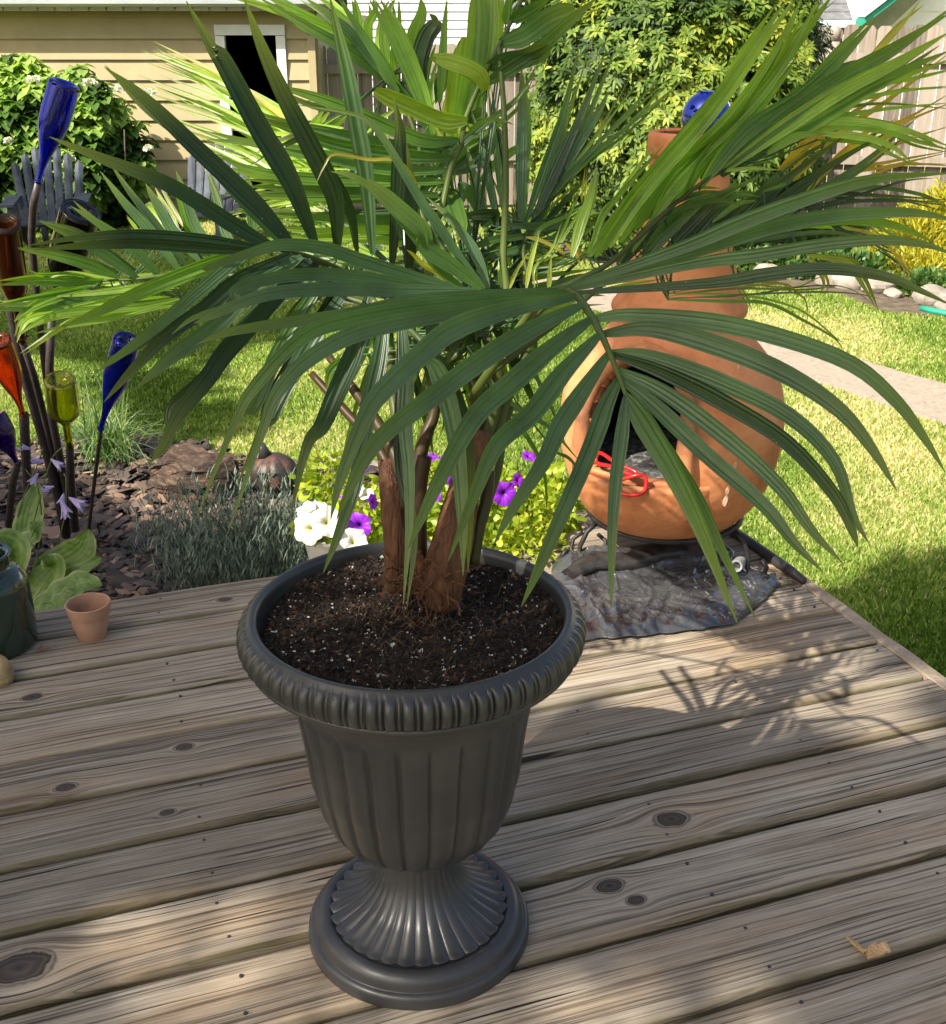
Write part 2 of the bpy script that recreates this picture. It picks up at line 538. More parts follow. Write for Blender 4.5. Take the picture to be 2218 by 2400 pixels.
def wood_mat(name, base=None, warm=1.0):
    m, nt, p, o = mat(name)
    at_ = N(nt, 'ShaderNodeAttribute', attribute_name='tint')    # r = plank id, g = algae, b = painted gap shade and grime
    uv = N(nt, 'ShaderNodeAttribute', attribute_name='grain')    # x along, y across, z plank
    sx = N(nt, 'ShaderNodeSeparateXYZ'); lk(nt, uv.outputs['Vector'], sx.inputs[0])
    X, Y, Z = sx.outputs
    vsum = None; ksum = None
    Mt = lambda op, a, b=None, c=None: _m(nt, op, a, b, c)
    for (ke, kn, kr) in KN:
        dx = Mt('MULTIPLY', Mt('SUBTRACT', X, ke), 1 / (kr * 1.5)); dy0 = Mt('SUBTRACT', Y, kn); dy = Mt('MULTIPLY', dy0, 1 / kr)
        r2 = Mt('ADD', Mt('MULTIPLY', dx, dx), Mt('MULTIPLY', dy, dy))
        g = Mt('DIVIDE', 1.0, Mt('ADD', 1.0, Mt('MULTIPLY', Mt('MULTIPLY', r2, r2), .06)))
        dd = Mt('MULTIPLY', Mt('MULTIPLY', dy0, g), -.85)
        vsum = dd if vsum is None else Mt('ADD', vsum, dd)
        kk = Mt('MINIMUM', r2, 60.0)
        ksum = kk if ksum is None else Mt('MINIMUM', ksum, kk)
    # slow waviness of the grain
    cx = N(nt, 'ShaderNodeCombineXYZ'); lk(nt, Mt('MULTIPLY', X, 1.6), cx.inputs[0]); lk(nt, Mt('MULTIPLY', Y, 4.0), cx.inputs[1]); lk(nt, Mt('MULTIPLY', Z, 7.3), cx.inputs[2])
    wn = N(nt, 'ShaderNodeTexNoise', i_Scale=1.0, i_Detail=2); lk(nt, cx.outputs[0], wn.inputs['Vector'])
    v2 = Mt('ADD', Mt('ADD', Y, vsum), Mt('MULTIPLY', Mt('SUBTRACT', wn.outputs['Fac'], .5), .028))
    def gn(sx_, sy_, off, det=3, rg=.55):
        c = N(nt, 'ShaderNodeCombineXYZ'); lk(nt, Mt('MULTIPLY', X, sx_), c.inputs[0]); lk(nt, Mt('MULTIPLY', v2, sy_), c.inputs[1]); lk(nt, Mt('MULTIPLY_ADD', Z, 3.7, off), c.inputs[2])
        q = N(nt, 'ShaderNodeTexNoise', i_Scale=1.0, i_Detail=det, i_Roughness=rg); lk(nt, c.outputs[0], q.inputs['Vector'])
        return q.outputs['Fac']
    rings = gn(.9, 210, 0, 2, .55)                       # hard growth lines
    fine = gn(9, 420, 5, 3)
    blotch = gn(5, 22, 9, 5)
    crack = gn(1.8, 120, 17, 1)
    rr = ramp(nt, [(.38, (0, 0, 0)), (.46, (.60, .60, .60)), (.58, (1, 1, 1))]); lk(nt, rings, rr.inputs[0])
    fr = ramp(nt, [(.3, (0, 0, 0)), (.7, (1, 1, 1))]); lk(nt, fine, fr.inputs[0])
    tot = Mt('ADD', Mt('MULTIPLY', rr.outputs[0], .55), Mt('MULTIPLY', fr.outputs[0], .45))
    c1 = ramp(nt, [(0, (.06, .046, .034)), (.30, (.21, .170, .125)), (.6, (.39, .33, .25)), (1, (.56, .485, .38))]); lk(nt, tot, c1.inputs[0])
    # grey weathering blotches
    br = ramp(nt, [(.35, (0, 0, 0)), (.68, (1, 1, 1))]); lk(nt, blotch, br.inputs[0])
    mg = N(nt, 'ShaderNodeMix', data_type='RGBA', blend_type='MULTIPLY'); lk(nt, Mt('MULTIPLY', br.outputs[0], .9), mg.inputs[0]); lk(nt, c1.outputs[0], mg.inputs[6]); mg.inputs[7].default_value = (.72, .70, .68, 1)
    b2 = gn(2.3, 9, 29, 3); b2r = ramp(nt, [(.5, (0, 0, 0)), (.7, (1, 1, 1))]); lk(nt, b2, b2r.inputs[0])
    mg2 = N(nt, 'ShaderNodeMix', data_type='RGBA', blend_type='MULTIPLY'); lk(nt, b2r.outputs[0], mg2.inputs[0]); lk(nt, mg.outputs[2], mg2.inputs[6]); mg2.inputs[7].default_value = (.98, .86, .74, 1)
    # per plank tone
    ps = N(nt, 'ShaderNodeSeparateColor'); lk(nt, at_.outputs['Color'], ps.inputs[0])
    pr = N(nt, 'ShaderNodeMapRange', i_3=.70, i_4=1.04); lk(nt, ps.outputs[0], pr.inputs[0])
    mp_ = N(nt, 'ShaderNodeMix', data_type='RGBA', blend_type='MULTIPLY', i_0=1.0); lk(nt, mg2.outputs[2], mp_.inputs[6]); lk(nt, pr.outputs[0], mp_.inputs[7])
    # green algae stain by tint.g (edges of the boards)
    ge = N(nt, 'ShaderNodeMix', data_type='RGBA'); lk(nt, Mt('MULTIPLY', ps.outputs[1], .8), ge.inputs[0]); lk(nt, mp_.outputs[2], ge.inputs[6]); ge.inputs[7].default_value = (.085, .075, .022, 1)
    # knots
    kr_ = N(nt, 'ShaderNodeMath', operation='SQRT'); lk(nt, ksum, kr_.inputs[0])
    kn_ = N(nt, 'ShaderNodeTexNoise', i_Scale=40, i_Detail=4); lk(nt, uv.outputs['Vector'], kn_.inputs['Vector'])
    kd = Mt('ADD', kr_.outputs[0], Mt('MULTIPLY', Mt('SUBTRACT', kn_.outputs['Fac'], .5), .8))
    kcol = ramp(nt, [(0, (.030, .026, .026)), (.10, (.085, .065, .05)), (.17, (.045, .035, .028)), (.20, (.09, .07, .052)), (.235, (.02, .015, .012)), (.27, (.26, .21, .16)), (.31, (.10, .08, .06)), (.34, (.34, .28, .21)), (1, (.34, .28, .21))]); lk(nt, Mt('MULTIPLY', kd, .25), kcol.inputs[0])
    kf = ramp(nt, [(.30, (1, 1, 1)), (.42, (0, 0, 0))]); lk(nt, Mt('MULTIPLY', kd, .25), kf.inputs[0])
    mk = N(nt, 'ShaderNodeMix', data_type='RGBA'); lk(nt, kf.outputs[0], mk.inputs[0]); lk(nt, ge.outputs[2], mk.inputs[6]); lk(nt, kcol.outputs[0], mk.inputs[7])
    # cracks
    cr = ramp(nt, [(.27, (1, 1, 1)), (.30, (0, 0, 0))]); lk(nt, crack, cr.inputs[0])
    mc = N(nt, 'ShaderNodeMix', data_type='RGBA'); lk(nt, cr.outputs[0], mc.inputs[0]); lk(nt, mk.outputs[2], mc.inputs[6]); mc.inputs[7].default_value = (.022, .017, .013, 1)
    md2 = N(nt, 'ShaderNodeMix', data_type='RGBA'); lk(nt, ps.outputs[2], md2.inputs[0]); lk(nt, mc.outputs[2], md2.inputs[6]); md2.inputs[7].default_value = (.020, .015, .008, 1)  # painted gap shade and grime on the lower board sides
    lk(nt, md2.outputs[2], p.inputs['Base Color'])
    p.inputs['Roughness'].default_value = .72; p.inputs['Specular IOR Level'].default_value = .35
    bp = N(nt, 'ShaderNodeBump', i_Strength=.9, i_Distance=.0022)
    lk(nt, Mt('SUBTRACT', tot, Mt('MULTIPLY', cr.outputs[0], 1.5)), bp.inputs['Height']); lk(nt, bp.outputs[0], p.inputs['Normal'])
    return m


def _m(nt, op, a, b=None, c=None):
    n = nt.nodes.new('ShaderNodeMath'); n.operation = op
    for i, v in enumerate((a, b, c)):
        if v is None: continue
        if isinstance(v, (int, float)): n.inputs[i].default_value = v
        else: nt.links.new(v, n.inputs[i])
    return n.outputs[0]


WOOD = wood_mat('weathered_wood')


def plank_mesh(name, planks, parent):
    """planks: (e0, e1, n0, n1, id)"""
    V = []; T = []; Gr = []; Fc = []
    for (e0, e1, n0, n1, pid) in planks:
        w_ = n1 - n0; rr = R.random(); h = R.uniform(-.0025, .0025)
        prof = [(0.0, -.036), (0.0, -.010), (.0015, -.005), (.004, -.0018), (.009, 0)]
        nn = [n0 + a for a, z in prof] + [n0 + w_ * k / 6 for k in range(1, 6)] + [n1 - a for a, z in reversed(prof)]
        zz = [z for a, z in prof] + [-.0008 * (1 - abs(k - 3) / 3) for k in range(1, 6)] + [z for a, z in reversed(prof)]
        st = int((e1 - e0) / .02)
        base = len(V); m_ = len(nn)
        for i in range(st + 1):
            e = e0 + (e1 - e0) * i / st
            for j in range(m_):
                edge = j < 5 or j >= m_ - 5
                wob = .0022 * mn.noise(Vector((e * 7, pid * 3.1 + (0 if j < m_ / 2 else 50), 0))) + .0012 * mn.noise(Vector((e * 30, pid * 3.1 + (0 if j < m_ / 2 else 50), 0))) if edge else 0
                z = zz[j] + h + .001 * mn.noise(Vector((e * 3, pid, 5)))
                n_ = nn[j] + wob
                q = dk(e, n_, z)
                V.append(tuple(q))
                g = 0.0
                if zz[j] < -.0015:
                    g = min(1, max(0, .55 + .9 * mn.noise(Vector((e * 4, pid * 2.0 + j, 2)))))
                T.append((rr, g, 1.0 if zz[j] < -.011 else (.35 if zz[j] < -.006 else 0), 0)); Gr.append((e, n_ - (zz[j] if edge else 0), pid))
        for i in range(st):
            for j in range(m_ - 1):
                a = base + i * m_ + j
                Fc.append((a, a + m_, a + m_ + 1, a + 1))
        # ends
        Fc.append(tuple(base + j for j in range(m_))); Fc.append(tuple(base + st * m_ + j for j in range(m_))[::-1])
    me = bpy.data.meshes.new(name); me.from_pydata(V, [], Fc); me.materials.append(WOOD)
    a = me.attributes.new('tint', 'FLOAT_COLOR', 'POINT'); a.data.foreach_set('color', np.array(T, dtype=np.float32).ravel())
    a = me.attributes.new('grain', 'FLOAT_VECTOR', 'POINT'); a.data.foreach_set('vector', np.array(Gr, dtype=np.float32).ravel())
    me.polygons.foreach_set('use_smooth', [True] * len(Fc)); me.set_sharp_from_angle(angle=rad(50)); me.update()
    o = bpy.data.objects.new(name, me); COL.objects.link(o); o.parent = parent
    o.matrix_parent_inverse = parent.matrix_basis.inverted()
    return o


deck = empty('wooden_deck', dk(.2, 1.3), 'weathered grey brown timber deck under the urn', 'deck')
pl = []
for i in range(len(GAPS) - 1):
    g = .0035 + .0012 * R.random() if i < 5 else .0042 + .0012 * R.random()
    pl.append((-1.9, 1.474 + R.uniform(-.003, .003), GAPS[i + 1] + g, GAPS[i] - g, i + 1))
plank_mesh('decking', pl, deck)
# side trim strip along the right edge (built as a plank turned 90 degrees)
b = MB()
for k in range(1):
    pts = []
    st = 200
    for i in range(st + 1):
        n_ = -.79 + (2.415 + .79) * i / st
        wv = .002 * mn.noise(Vector((n_ * 9, 0, 0)))
        for (e, z) in ((1.477, -.25), (1.477, -.002), (1.480, .001), (1.507 + wv, .001), (1.511 + wv, -.003), (1.511 + wv, -.25)):
            pts.append(dk(e, n_, z + wv))
    fs = []
    for i in range(st):
        for j in range(5):
            a = i * 6 + j; fs.append((a, a + 1, a + 7, a + 6))
    fs.append(tuple(range(6))); fs.append(tuple(st * 6 + j for j in range(6))[::-1])
    b.add(pts, fs)
TRIM = noisy('trim_wood', (.22, .17, .12), (.46, .38, .28), scale=18, rough=.8, bump=.5, vec=(1, 1, 6))
o = b.build('edge_trim', TRIM, deck, smooth=False)
o['label'] = 'pale timber strip along the right edge'
# rim joists and skirts
JW = noisy('joist_wood', (.07, .055, .04), (.16, .125, .09), scale=14, rough=.9)
b = MB()
for (c, s) in ((dk(-.2, 2.385, -.13), (3.3, .03, .18)), (dk(-.2, -.77, -.13), (3.3, .03, .18))):
    b.box(c, s, Matrix.Rotation(AN, 3, 'Z'))
for k in range(6):
    b.box(dk(.09 + .343 * (k - 4) * 1.0 + 1.03, .81, -.10), (.038, 3.1, .12), Matrix.Rotation(AN, 3, 'Z'))
for e in (-1.6, 0, 1.4):
    for n_ in (2.3, .5):
        b.box(dk(e, n_, -.35), (.09, .09, .5), Matrix.Rotation(AN, 3, 'Z'))
b.build('joist_frame', JW, deck, smooth=False)
# nails
b = MB()
for i in range(len(GAPS) - 1):
    for je in (-.597, -.253, .09, .776, 1.12, 1.45):
        for fr in (.24, .76):
            e = je + R.uniform(-.008, .008); n_ = GAPS[i + 1] + (GAPS[i] - GAPS[i + 1]) * fr + R.uniform(-.006, .006)
            c = dk(e, n_, -.0010 + .0008)
            vs = [c + Vector((math.cos(a * math.pi / 4) * .0029, math.sin(a * math.pi / 4) * .0029, 0.0008)) for a in range(8)]
            vs += [c + Vector((math.cos(a * math.pi / 4) * .0029, math.sin(a * math.pi / 4) * .0029, -.004)) for a in range(8)]
            b.add(vs, [tuple(range(8))] + [(k, k + 8, (k + 1) % 8 + 8, (k + 1) % 8) for k in range(8)])
nl = b.build('nail_heads', noisy('nail_metal', (.035, .037, .045), (.09, .09, .10), scale=90, rough=.5, metal=.6), deck, smooth=False)
tag(nl, kind='stuff')

# black rubber edging lying on the far right edge
b = MB()
pts = [dk(1.487 - .012 * math.sin(i * .5), 2.62 - i * .047, .012) for i in range(9)]
pts = [at(1700, 1236, z=.012), at(1745, 1262, z=.012), at(1800, 1300, z=.012), at(1850, 1335, z=.012), at(1884, 1362, z=.010)]
b.tube(pts, [.011, .012, .012, .012, .009], 10)
tag(b.build('edging_strip', noisy('black_rubber', (.02, .02, .022), (.05, .05, .055), scale=30, rough=.55)), 'black rubber edging strip lying along the far right deck edge', 'edging')
# ================= background buildings =================
def rnd_unit(n):
    return norm(NR.normal(0, 1, (n, 3)))


SID = noisy('yellow_siding', (.34, .285, .155), (.43, .36, .205), scale=3, rough=.6, bump=.05)
WHT = noisy('white_trim', (.70, .71, .72), (.82, .82, .82), scale=6, rough=.5)
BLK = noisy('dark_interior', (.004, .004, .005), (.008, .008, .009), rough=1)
GUT = noisy('grey_fascia', (.42, .47, .52), (.58, .62, .66), scale=2, rough=.5)
SOF = noisy('soffit', (.28, .27, .22), (.40, .38, .30), scale=5, rough=.8)


def siding(b, x0, x1, z0, z1, Y, h, depth=.03, y_dir=-1, holes=()):
    """lap siding courses facing -y; holes: (x0,x1,z0,z1)"""
    z = z0
    while z < z1 - 1e-4:
        zt = min(z + h, z1)
        spans = [(x0, x1)]
        for hx0, hx1, hz0, hz1 in holes:
            if zt > hz0 + .01 and z < hz1 - .01:
                ns = []
                for a, c in spans:
                    if hx0 > a: ns.append((a, min(c, hx0)))
                    if hx1 < c: ns.append((max(a, hx1), c))
                spans = [s_ for s_ in ns if s_[1] - s_[0] > .005]
        hs = [(max(h_[0], x0), min(h_[1], x1)) for h_ in holes if z < h_[3] - .01 < zt - .02]
        for a, c in hs:
            zz_ = [h_[3] for h_ in holes][0]
            b.prism([Vector((a, Y - depth * .5, zz_ + .004)), Vector((a, Y - .003, zt + .01)), Vector((a, Y + .03, zt + .01)), Vector((a, Y + .03, zz_ + .004))], 0, Vector((c - a, 0, 0)))
        for a, c in spans:
            b.prism([Vector((a, Y - depth, z + .004)), Vector((a, Y - .003, zt + .01)), Vector((a, Y + .03, zt + .01)), Vector((a, Y + .03, z + .004)), ], 0, Vector((c - a, 0, 0)))
        z += h


# garage
YG = 11.6
gx1 = at(743, 200, Y=YG).x
gtop = at(400, 26, Y=YG).z
dx0, dx1 = at(503, 300, Y=YG).x - .04, at(660, 150, Y=YG).x
dx0 = at(503, 56, Y=YG).x; dx1 = at(668, 56, Y=YG).x; dz1 = at(600, 56, Y=YG).z
gar = empty('garage', (gx1 - 3, YG, GZ), 'pale yellow garage with lap siding and an open dark doorway', 'garage')
b = MB(); siding(b, -9.0, gx1, GZ, gtop, YG, .1805, holes=((dx0 + .02, dx1 - .02, GZ - .1, dz1 - .02),))
b.build('siding', SID, gar, smooth=False)
b = MB(); b.box((gx1 - .03, YG - .012, (GZ + gtop) / 2), (.07, .05, gtop - GZ))
b.box((gx1, YG + 3.03, (GZ + gtop) / 2), (.06, 6, gtop - GZ - .02))
b.build('corner_board', SID, gar, smooth=False)
b = MB()
b.box(((dx0 + dx1) / 2, YG - .01, dz1 - .05), (dx1 - dx0, .07, .09))
for x in (dx0 + .045, dx1 - .045): b.box((x, YG - .012, (GZ + dz1 - .1) / 2), (.085, .068, dz1 - .1 - GZ))
b.build('door_frame', WHT, gar, smooth=False)
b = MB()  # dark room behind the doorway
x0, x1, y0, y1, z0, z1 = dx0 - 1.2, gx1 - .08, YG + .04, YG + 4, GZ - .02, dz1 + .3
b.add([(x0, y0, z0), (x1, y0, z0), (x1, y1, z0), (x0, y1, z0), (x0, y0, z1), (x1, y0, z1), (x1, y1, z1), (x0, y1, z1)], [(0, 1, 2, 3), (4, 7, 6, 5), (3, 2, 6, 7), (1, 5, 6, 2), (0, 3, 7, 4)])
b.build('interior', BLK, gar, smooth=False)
b = MB(); b.tube([(dx1 - .10, YG - .02, GZ + .95), (dx1 - .10, YG - .06, GZ + .95)], [.02, .025], 8)
b.build('door_knob', noisy('brass', (.4, .36, .28), (.6, .55, .45), rough=.3, metal=1), gar)
b = MB()
b.box(((-9 + gx1) / 2, YG - .11, gtop + .012), (9 + gx1 + .3, .24, .02))
b.build('soffit', SOF, gar, smooth=False)
b = MB()
for i in range(60):
    b.box((gx1 + .1 - i * .155, YG - .236, gtop + .018), (.135, .012, .035))
b.build('soffit_vents', SOF, gar, smooth=False)
b = MB(); b.prism([Vector((-9.2, YG - .23, gtop + .03)), Vector((-9.2, YG - .32, gtop + .06)), Vector((-9.2, YG - .34, gtop + .17)), Vector((-9.2, YG - .22, gtop + .17))], 0, Vector((gx1 + 9.2 + .2, 0, 0)))
b.build('gutter', GUT, gar, smooth=False)
SH = noisy('shingle', (.06, .065, .075), (.14, .145, .16), scale=14, rough=.9)
b = MB(); b.prism([Vector((-9.2, YG - .30, gtop + .18)), Vector((-9.2, YG + 3, gtop + 1.6)), Vector((-9.2, YG + 3, gtop + 1.5)), Vector((-9.2, YG - .2, gtop + .16))], 0, Vector((gx1 + 9.2 + .22, 0, 0)))
b.build('roof', SH, gar, smooth=False)

# fence
def fence_mat():
    m, nt, p, o = mat('cedar_fence')
    a = N(nt, 'ShaderNodeAttribute', attribute_name='tint'); sp = N(nt, 'ShaderNodeSeparateColor'); lk(nt, a.outputs['Color'], sp.inputs[0])
    tc = N(nt, 'ShaderNodeTexCoord'); mp = N(nt, 'ShaderNodeMapping'); mp.inputs['Scale'].default_value = (30, 30, 1.6); lk(nt, tc.outputs['Object'], mp.inputs[0])
    nz = N(nt, 'ShaderNodeTexNoise', i_Scale=1, i_Detail=5, i_Roughness=.65); lk(nt, mp.outputs[0], nz.inputs['Vector'])
    ad = _m(nt, 'ADD', _m(nt, 'MULTIPLY', nz.outputs['Fac'], .75), _m(nt, 'MULTIPLY', sp.outputs[0], .3))
    r = ramp(nt, [(.28, (.08, .064, .052)), (.48, (.23, .19, .155)), (.75, (.36, .31, .26))]); lk(nt, ad, r.inputs[0])
    lk(nt, r.outputs[0], p.inputs['Base Color']); p.inputs['Roughness'].default_value = .85
    b_ = N(nt, 'ShaderNodeBump', i_Strength=.5, i_Distance=.01); lk(nt, nz.outputs['Fac'], b_.inputs['Height']); lk(nt, b_.outputs[0], p.inputs['Normal'])
    return m


FM = fence_mat()


def fence(name, A, B, zt, label, post_at=(), rails=(.86, .28), seed=1, pw=.145):
    rr = random.Random(seed)
    root = empty(name, ((A.x + B.x) / 2, (A.y + B.y) / 2, GZ), label, 'fence', None)
    d = (B - A); d.z = 0; L = d.length; d.normalize(); nrm = Vector((d.y, -d.x, 0))
    an = math.atan2(d.y, d.x); rot = Matrix.Rotation(an, 3, 'Z')
    b = MB(); s = 0
    H = zt - GZ
    while s < L:
        w_ = pw * rr.uniform(.94, 1.03)
        b.col = (rr.random(), 0, 0, 0)
        dz = rr.uniform(-.015, .012)
        c = .028
        x0, x1 = s, s + w_ - .008
        t = zt + dz
        poly = [(x0, GZ + .03), (x1, GZ + .03), (x1, t - c * 1.3), (x1 - c, t), (x0 + c, t), (x0, t - c * 1.3)]
        off = rr.uniform(-.004, .004)
        base = Vector((A.x, A.y, 0))
        pv = [base + d * x + Vector((0, 0, z)) + nrm * off for x, z in poly]
        b.prism(pv, 0, -nrm * .018)
        s += w_
    b.build('pickets', FM, root, smooth=False)
    for rz in rails:
        b = MB(); b.col = (.8, 0, 0, 0)
        c = (A + B) / 2; c.z = GZ + H * rz
        b.box(c + nrm * .03, (L, .04, .085), rot)
        b.build('rail', FM, root, smooth=False)
    for pt in post_at:
        b = MB(); b.col = (.95, 0, 0, 0)
        p = A + d * (L * pt)
        r_ = .055
        b.tube([Vector((p.x, p.y, GZ)) + nrm * .12, Vector((p.x, p.y, zt - .13)) + nrm * .12], [r_, r_], 16)
        # slanted, rounded top
        b2 = Vector((p.x, p.y, zt - .13)) + nrm * .12
        b.tube([b2, b2 + Vector((0, 0, .09)) - nrm * .01, b2 + Vector((0, 0, .11)) - nrm * .02], [r_, r_ * 1.02, r_ * .8], 16)
        b.build('post', FM, root)
    return root


fr0, fr1 = at(1890, 200, Y=11.4), at(2700, 200, Y=10.6)
fence('wooden_fence', fr0, fr1, at(2100, 60, Y=11.1).z, 'sunlit grey picket fence with a round post right of the big bush', post_at=(.07,), rails=(.845, .335), seed=3)
fc0, fc1 = at(735, 200, Y=12.0), at(1560, 200, Y=12.4)
fence('wooden_fence', fc0, fc1, at(1000, 103, Y=12.2).z, 'weathered picket fence behind the palm beside the garage corner', post_at=(.001,), rails=(.86, .33), seed=5)
# small dark post beside garage corner
b = MB(); q = at(735, 250, Y=11.75)
b.tube([(q.x - .02, 11.7, GZ), (q.x - .02, 11.7, .62)], [.06, .055], 12); b.tube([(q.x - .02, 11.7, .6), (q.x - .02, 11.7, .66)], [.07, .05], 12)
tag(b.build('gate_post', noisy('old_post', (.06, .055, .06), (.16, .15, .16), scale=20, rough=.9)), 'dark weathered post standing at the garage corner', 'post')

# house behind centre: white lap-sided gable
YH = 19
hb = empty('neighbour_house', (at(950, 50, Y=YH).x, YH, GZ), 'white lap sided house gable beyond the fence behind the palm', 'house')
b = MB()
hx0, hx1 = at(700, 50, Y=YH).x, at(1290, 50, Y=YH).x
z0, z1 = GZ, at(800, -120, Y=YH).z
zz = z0
apex = at(1200, 0, Y=YH); low = at(1290, 42, Y=YH)
sl = (low.z - apex.z) / (low.x - apex.x)
while zz < z1:
    xr = low.x + (zz + .05 - low.z) / sl if zz > low.z else low.x
    b.prism([Vector((hx0, YH - .03, zz)), Vector((hx0, YH - .004, zz + .125)), Vector((hx0, YH + .05, zz + .125)), Vector((hx0, YH + .05, zz))], 0, Vector((xr - hx0, 0, 0)))
    zz += .12
VIN = noisy('white_vinyl', (.62, .64, .70), (.72, .74, .79), scale=2, rough=.45)
b.build('siding', VIN, hb, smooth=False)
b = MB()
up_ = Vector((apex.x - low.x, 0, apex.z - low.z))
p0 = low - up_ * .12; p1 = apex + up_ * 2.5
b.prism([p0 + Vector((0, -.25, 0)), p0 + Vector((.16, -.25, .10)), p1 + Vector((.16, -.25, .10)), p1 + Vector((0, -.25, 0))], 0, Vector((0, .4, 0)))
b.build('rake_board', WHT, hb, smooth=False)
b = MB(); p0 = at(1040, 97, Y=YH - .8); p1 = at(1350, 93, Y=YH - .8)
b.box(((p0.x + p1.x) / 2, YH - .8, p0.z), (p1.x - p0.x, .5, .07)); b.box(((p0.x + p1.x) / 2, YH - .7, (p0.z + GZ) / 2 - .04), (p1.x - p0.x - .05, .05, p0.z - GZ - .08))
b.build('porch_ledge', WHT, hb, smooth=False)

# right: shingled shed, green guttered roof, white house
YS = 17
sh = empty('shingled_shed', (at(1880, 30, Y=YS).x, YS, GZ), 'small shed with grey shingle roof above the right hand fence', 'shed')
a0, a1 = at(1780, 49, Y=YS), at(2006, 47, Y=YS)
b = MB()
for i in range(9):
    y_ = YS + i * .16; z_ = a0.z + i * .16 * .62
    b.prism([Vector((a0.x, y_, z_)), Vector((a0.x, y_ + .2, z_ + .105)), Vector((a0.x, y_ + .2, z_ + .13)), Vector((a0.x, y_, z_ + .03))], 0, Vector((a1.x - a0.x, 0, 0)))
b.build('roof', noisy('grey_shingles', (.07, .073, .082), (.17, .175, .185), scale=9, rough=.9, vec=(1, 1, 2)), sh, smooth=False)
b = MB(); b.box(((a0.x + a1.x) / 2, YS - .02, a0.z - .035), (a1.x - a0.x + .05, .10, .09)); b.build('eave_board', noisy('blue_grey_trim', (.35, .45, .50), (.45, .54, .58), rough=.6), sh, smooth=False)
b = MB(); b.box(((a0.x + a1.x) / 2, YS + .8, (a0.z - .08 + GZ) / 2), (a1.x - a0.x - .3, 1.3, a0.z - .08 - GZ)); b.build('wall', noisy('shed_wall', (.34, .38, .38), (.42, .45, .45), rough=.7), sh, smooth=False)
YW = 16
wh = empty('white_house', (at(2250, 30, Y=YW).x, YW, GZ), 'bright white house wall with green gutter at the top right', 'house')
q0 = at(2058, 20, Y=YW)
b = MB(); siding(b, q0.x, q0.x + 6, GZ, 5, YW, .27, depth=.02); b.box((q0.x + .02, YW + 2, 2.2), (.04, 4, 5.6)); b.build('siding', noisy('white_paint', (.78, .78, .79), (.84, .84, .84), rough=.5), wh, smooth=False)
g0, g1 = at(2007, 44, Y=YW - .2), at(2062, 2, Y=YW - .2)
dv = (g1 - g0) * 3
b = MB(); b.prism([g0, g0 + Vector((0, 0, -.08)), g0 + dv + Vector((0, 0, -.08)), g0 + dv], 0, Vector((0, -.3, 0))); b.build('gutter', noisy('green_paint', (.02, .28, .20), (.03, .36, .26), rough=.5), wh, smooth=False)
b = MB(); b.prism([g0 + Vector((0, 0, .10)), g0 + Vector((0, 0, .02)), g0 + dv + Vector((0, 0, .02)), g0 + dv + Vector((0, 0, .10))], 0, Vector((0, -.34, 0))); b.build('roof_edge', GUT, wh, smooth=False)
b = MB(); b.prism([g0 + Vector((-.15, .05, -.30)), g0 + Vector((.25, .05, -.30)), g0 + dv + Vector((.25, .05, -.12)), g0 + dv + Vector((0, .05, -.10)), g0 + Vector((0, .05, -.1))], 0, Vector((0, .2, 0))); b.build('soffit', SOF, wh, smooth=False)


# ================= trees and bushes =================
BARK = noisy('bark', (.05, .04, .03), (.16, .13, .10), scale=12, rough=.95, bump=.6)


def clumps_tree(name, cx, cy, z0, z1, rx, ry, n, mats, label, cat, group=None, leaf=.09, seed=1, lobes=9, trunk=True):
    root = empty(name, (cx, cy, GZ), label, cat, group)
    rg = np.random.default_rng(seed)
    cz = (z0 + z1) / 2; hz = (z1 - z0) / 2
    lc = rg.normal(0, 1, (lobes, 3)); lc = norm(lc) * rg.uniform(.35, .75, (lobes, 1)) * np.array([rx, ry, hz])
    k = rg.integers(0, lobes, n)
    u = norm(rg.normal(0, 1, (n, 3)))
    rr = rg.random(n) ** .4
    P = lc[k] + u * (rr * rg.uniform(.35, .55, lobes)[k])[:, None] * np.array([rx, ry, hz])
    P = P + np.array([cx, cy, cz])
    D = norm(u * .6 + rg.normal(0, .6, (n, 3)) + np.array([0, 0, -.1]))
    S = rg.normal(0, 1, (n, 3))
    o = leaf_mesh('crown', P, D, S, rg.uniform(.7, 1.3, n) * leaf, rg.uniform(.4, .6, n) * leaf, mats, root)
    if trunk:
        b = MB(); b.tube([(cx, cy, GZ - .1), (cx + .05, cy, (GZ + cz) / 2), (cx, cy, cz)], [.14, .11, .06], 10)
        for i in range(min(6, lobes)):
            b.tube([(cx, cy, z0 * .5 + cz * .5 - hz * .3), (cx + lc[i][0] * .5, cy + lc[i][1] * .5, cz + lc[i][2] * .3), (cx + lc[i][0], cy + lc[i][1], cz + lc[i][2])], [.06, .04, .02], 6)
        b.build('trunk', BARK, root)
    return root


TL = foliage('tree_leaf', [(0, (.015, .035, .008)), (.6, (.045, .09, .015)), (1, (.10, .15, .03))], trans=.3)
q = at(1330, 20, Y=16); clumps_tree('background_tree', q.x, 16, .2, 4.2, 1.0, .8, 9000, TL, 'dark leafy tree beyond the fence right of the white gable', 'tree', leaf=.12, seed=4)
q = at(1990, -40, Y=21); clumps_tree('background_tree', q.x, 21, .0, 4.5, 2.2, 1, 9000, TL, 'green tree crown showing between the shed roof and green gutter', 'tree', leaf=.14, seed=6)


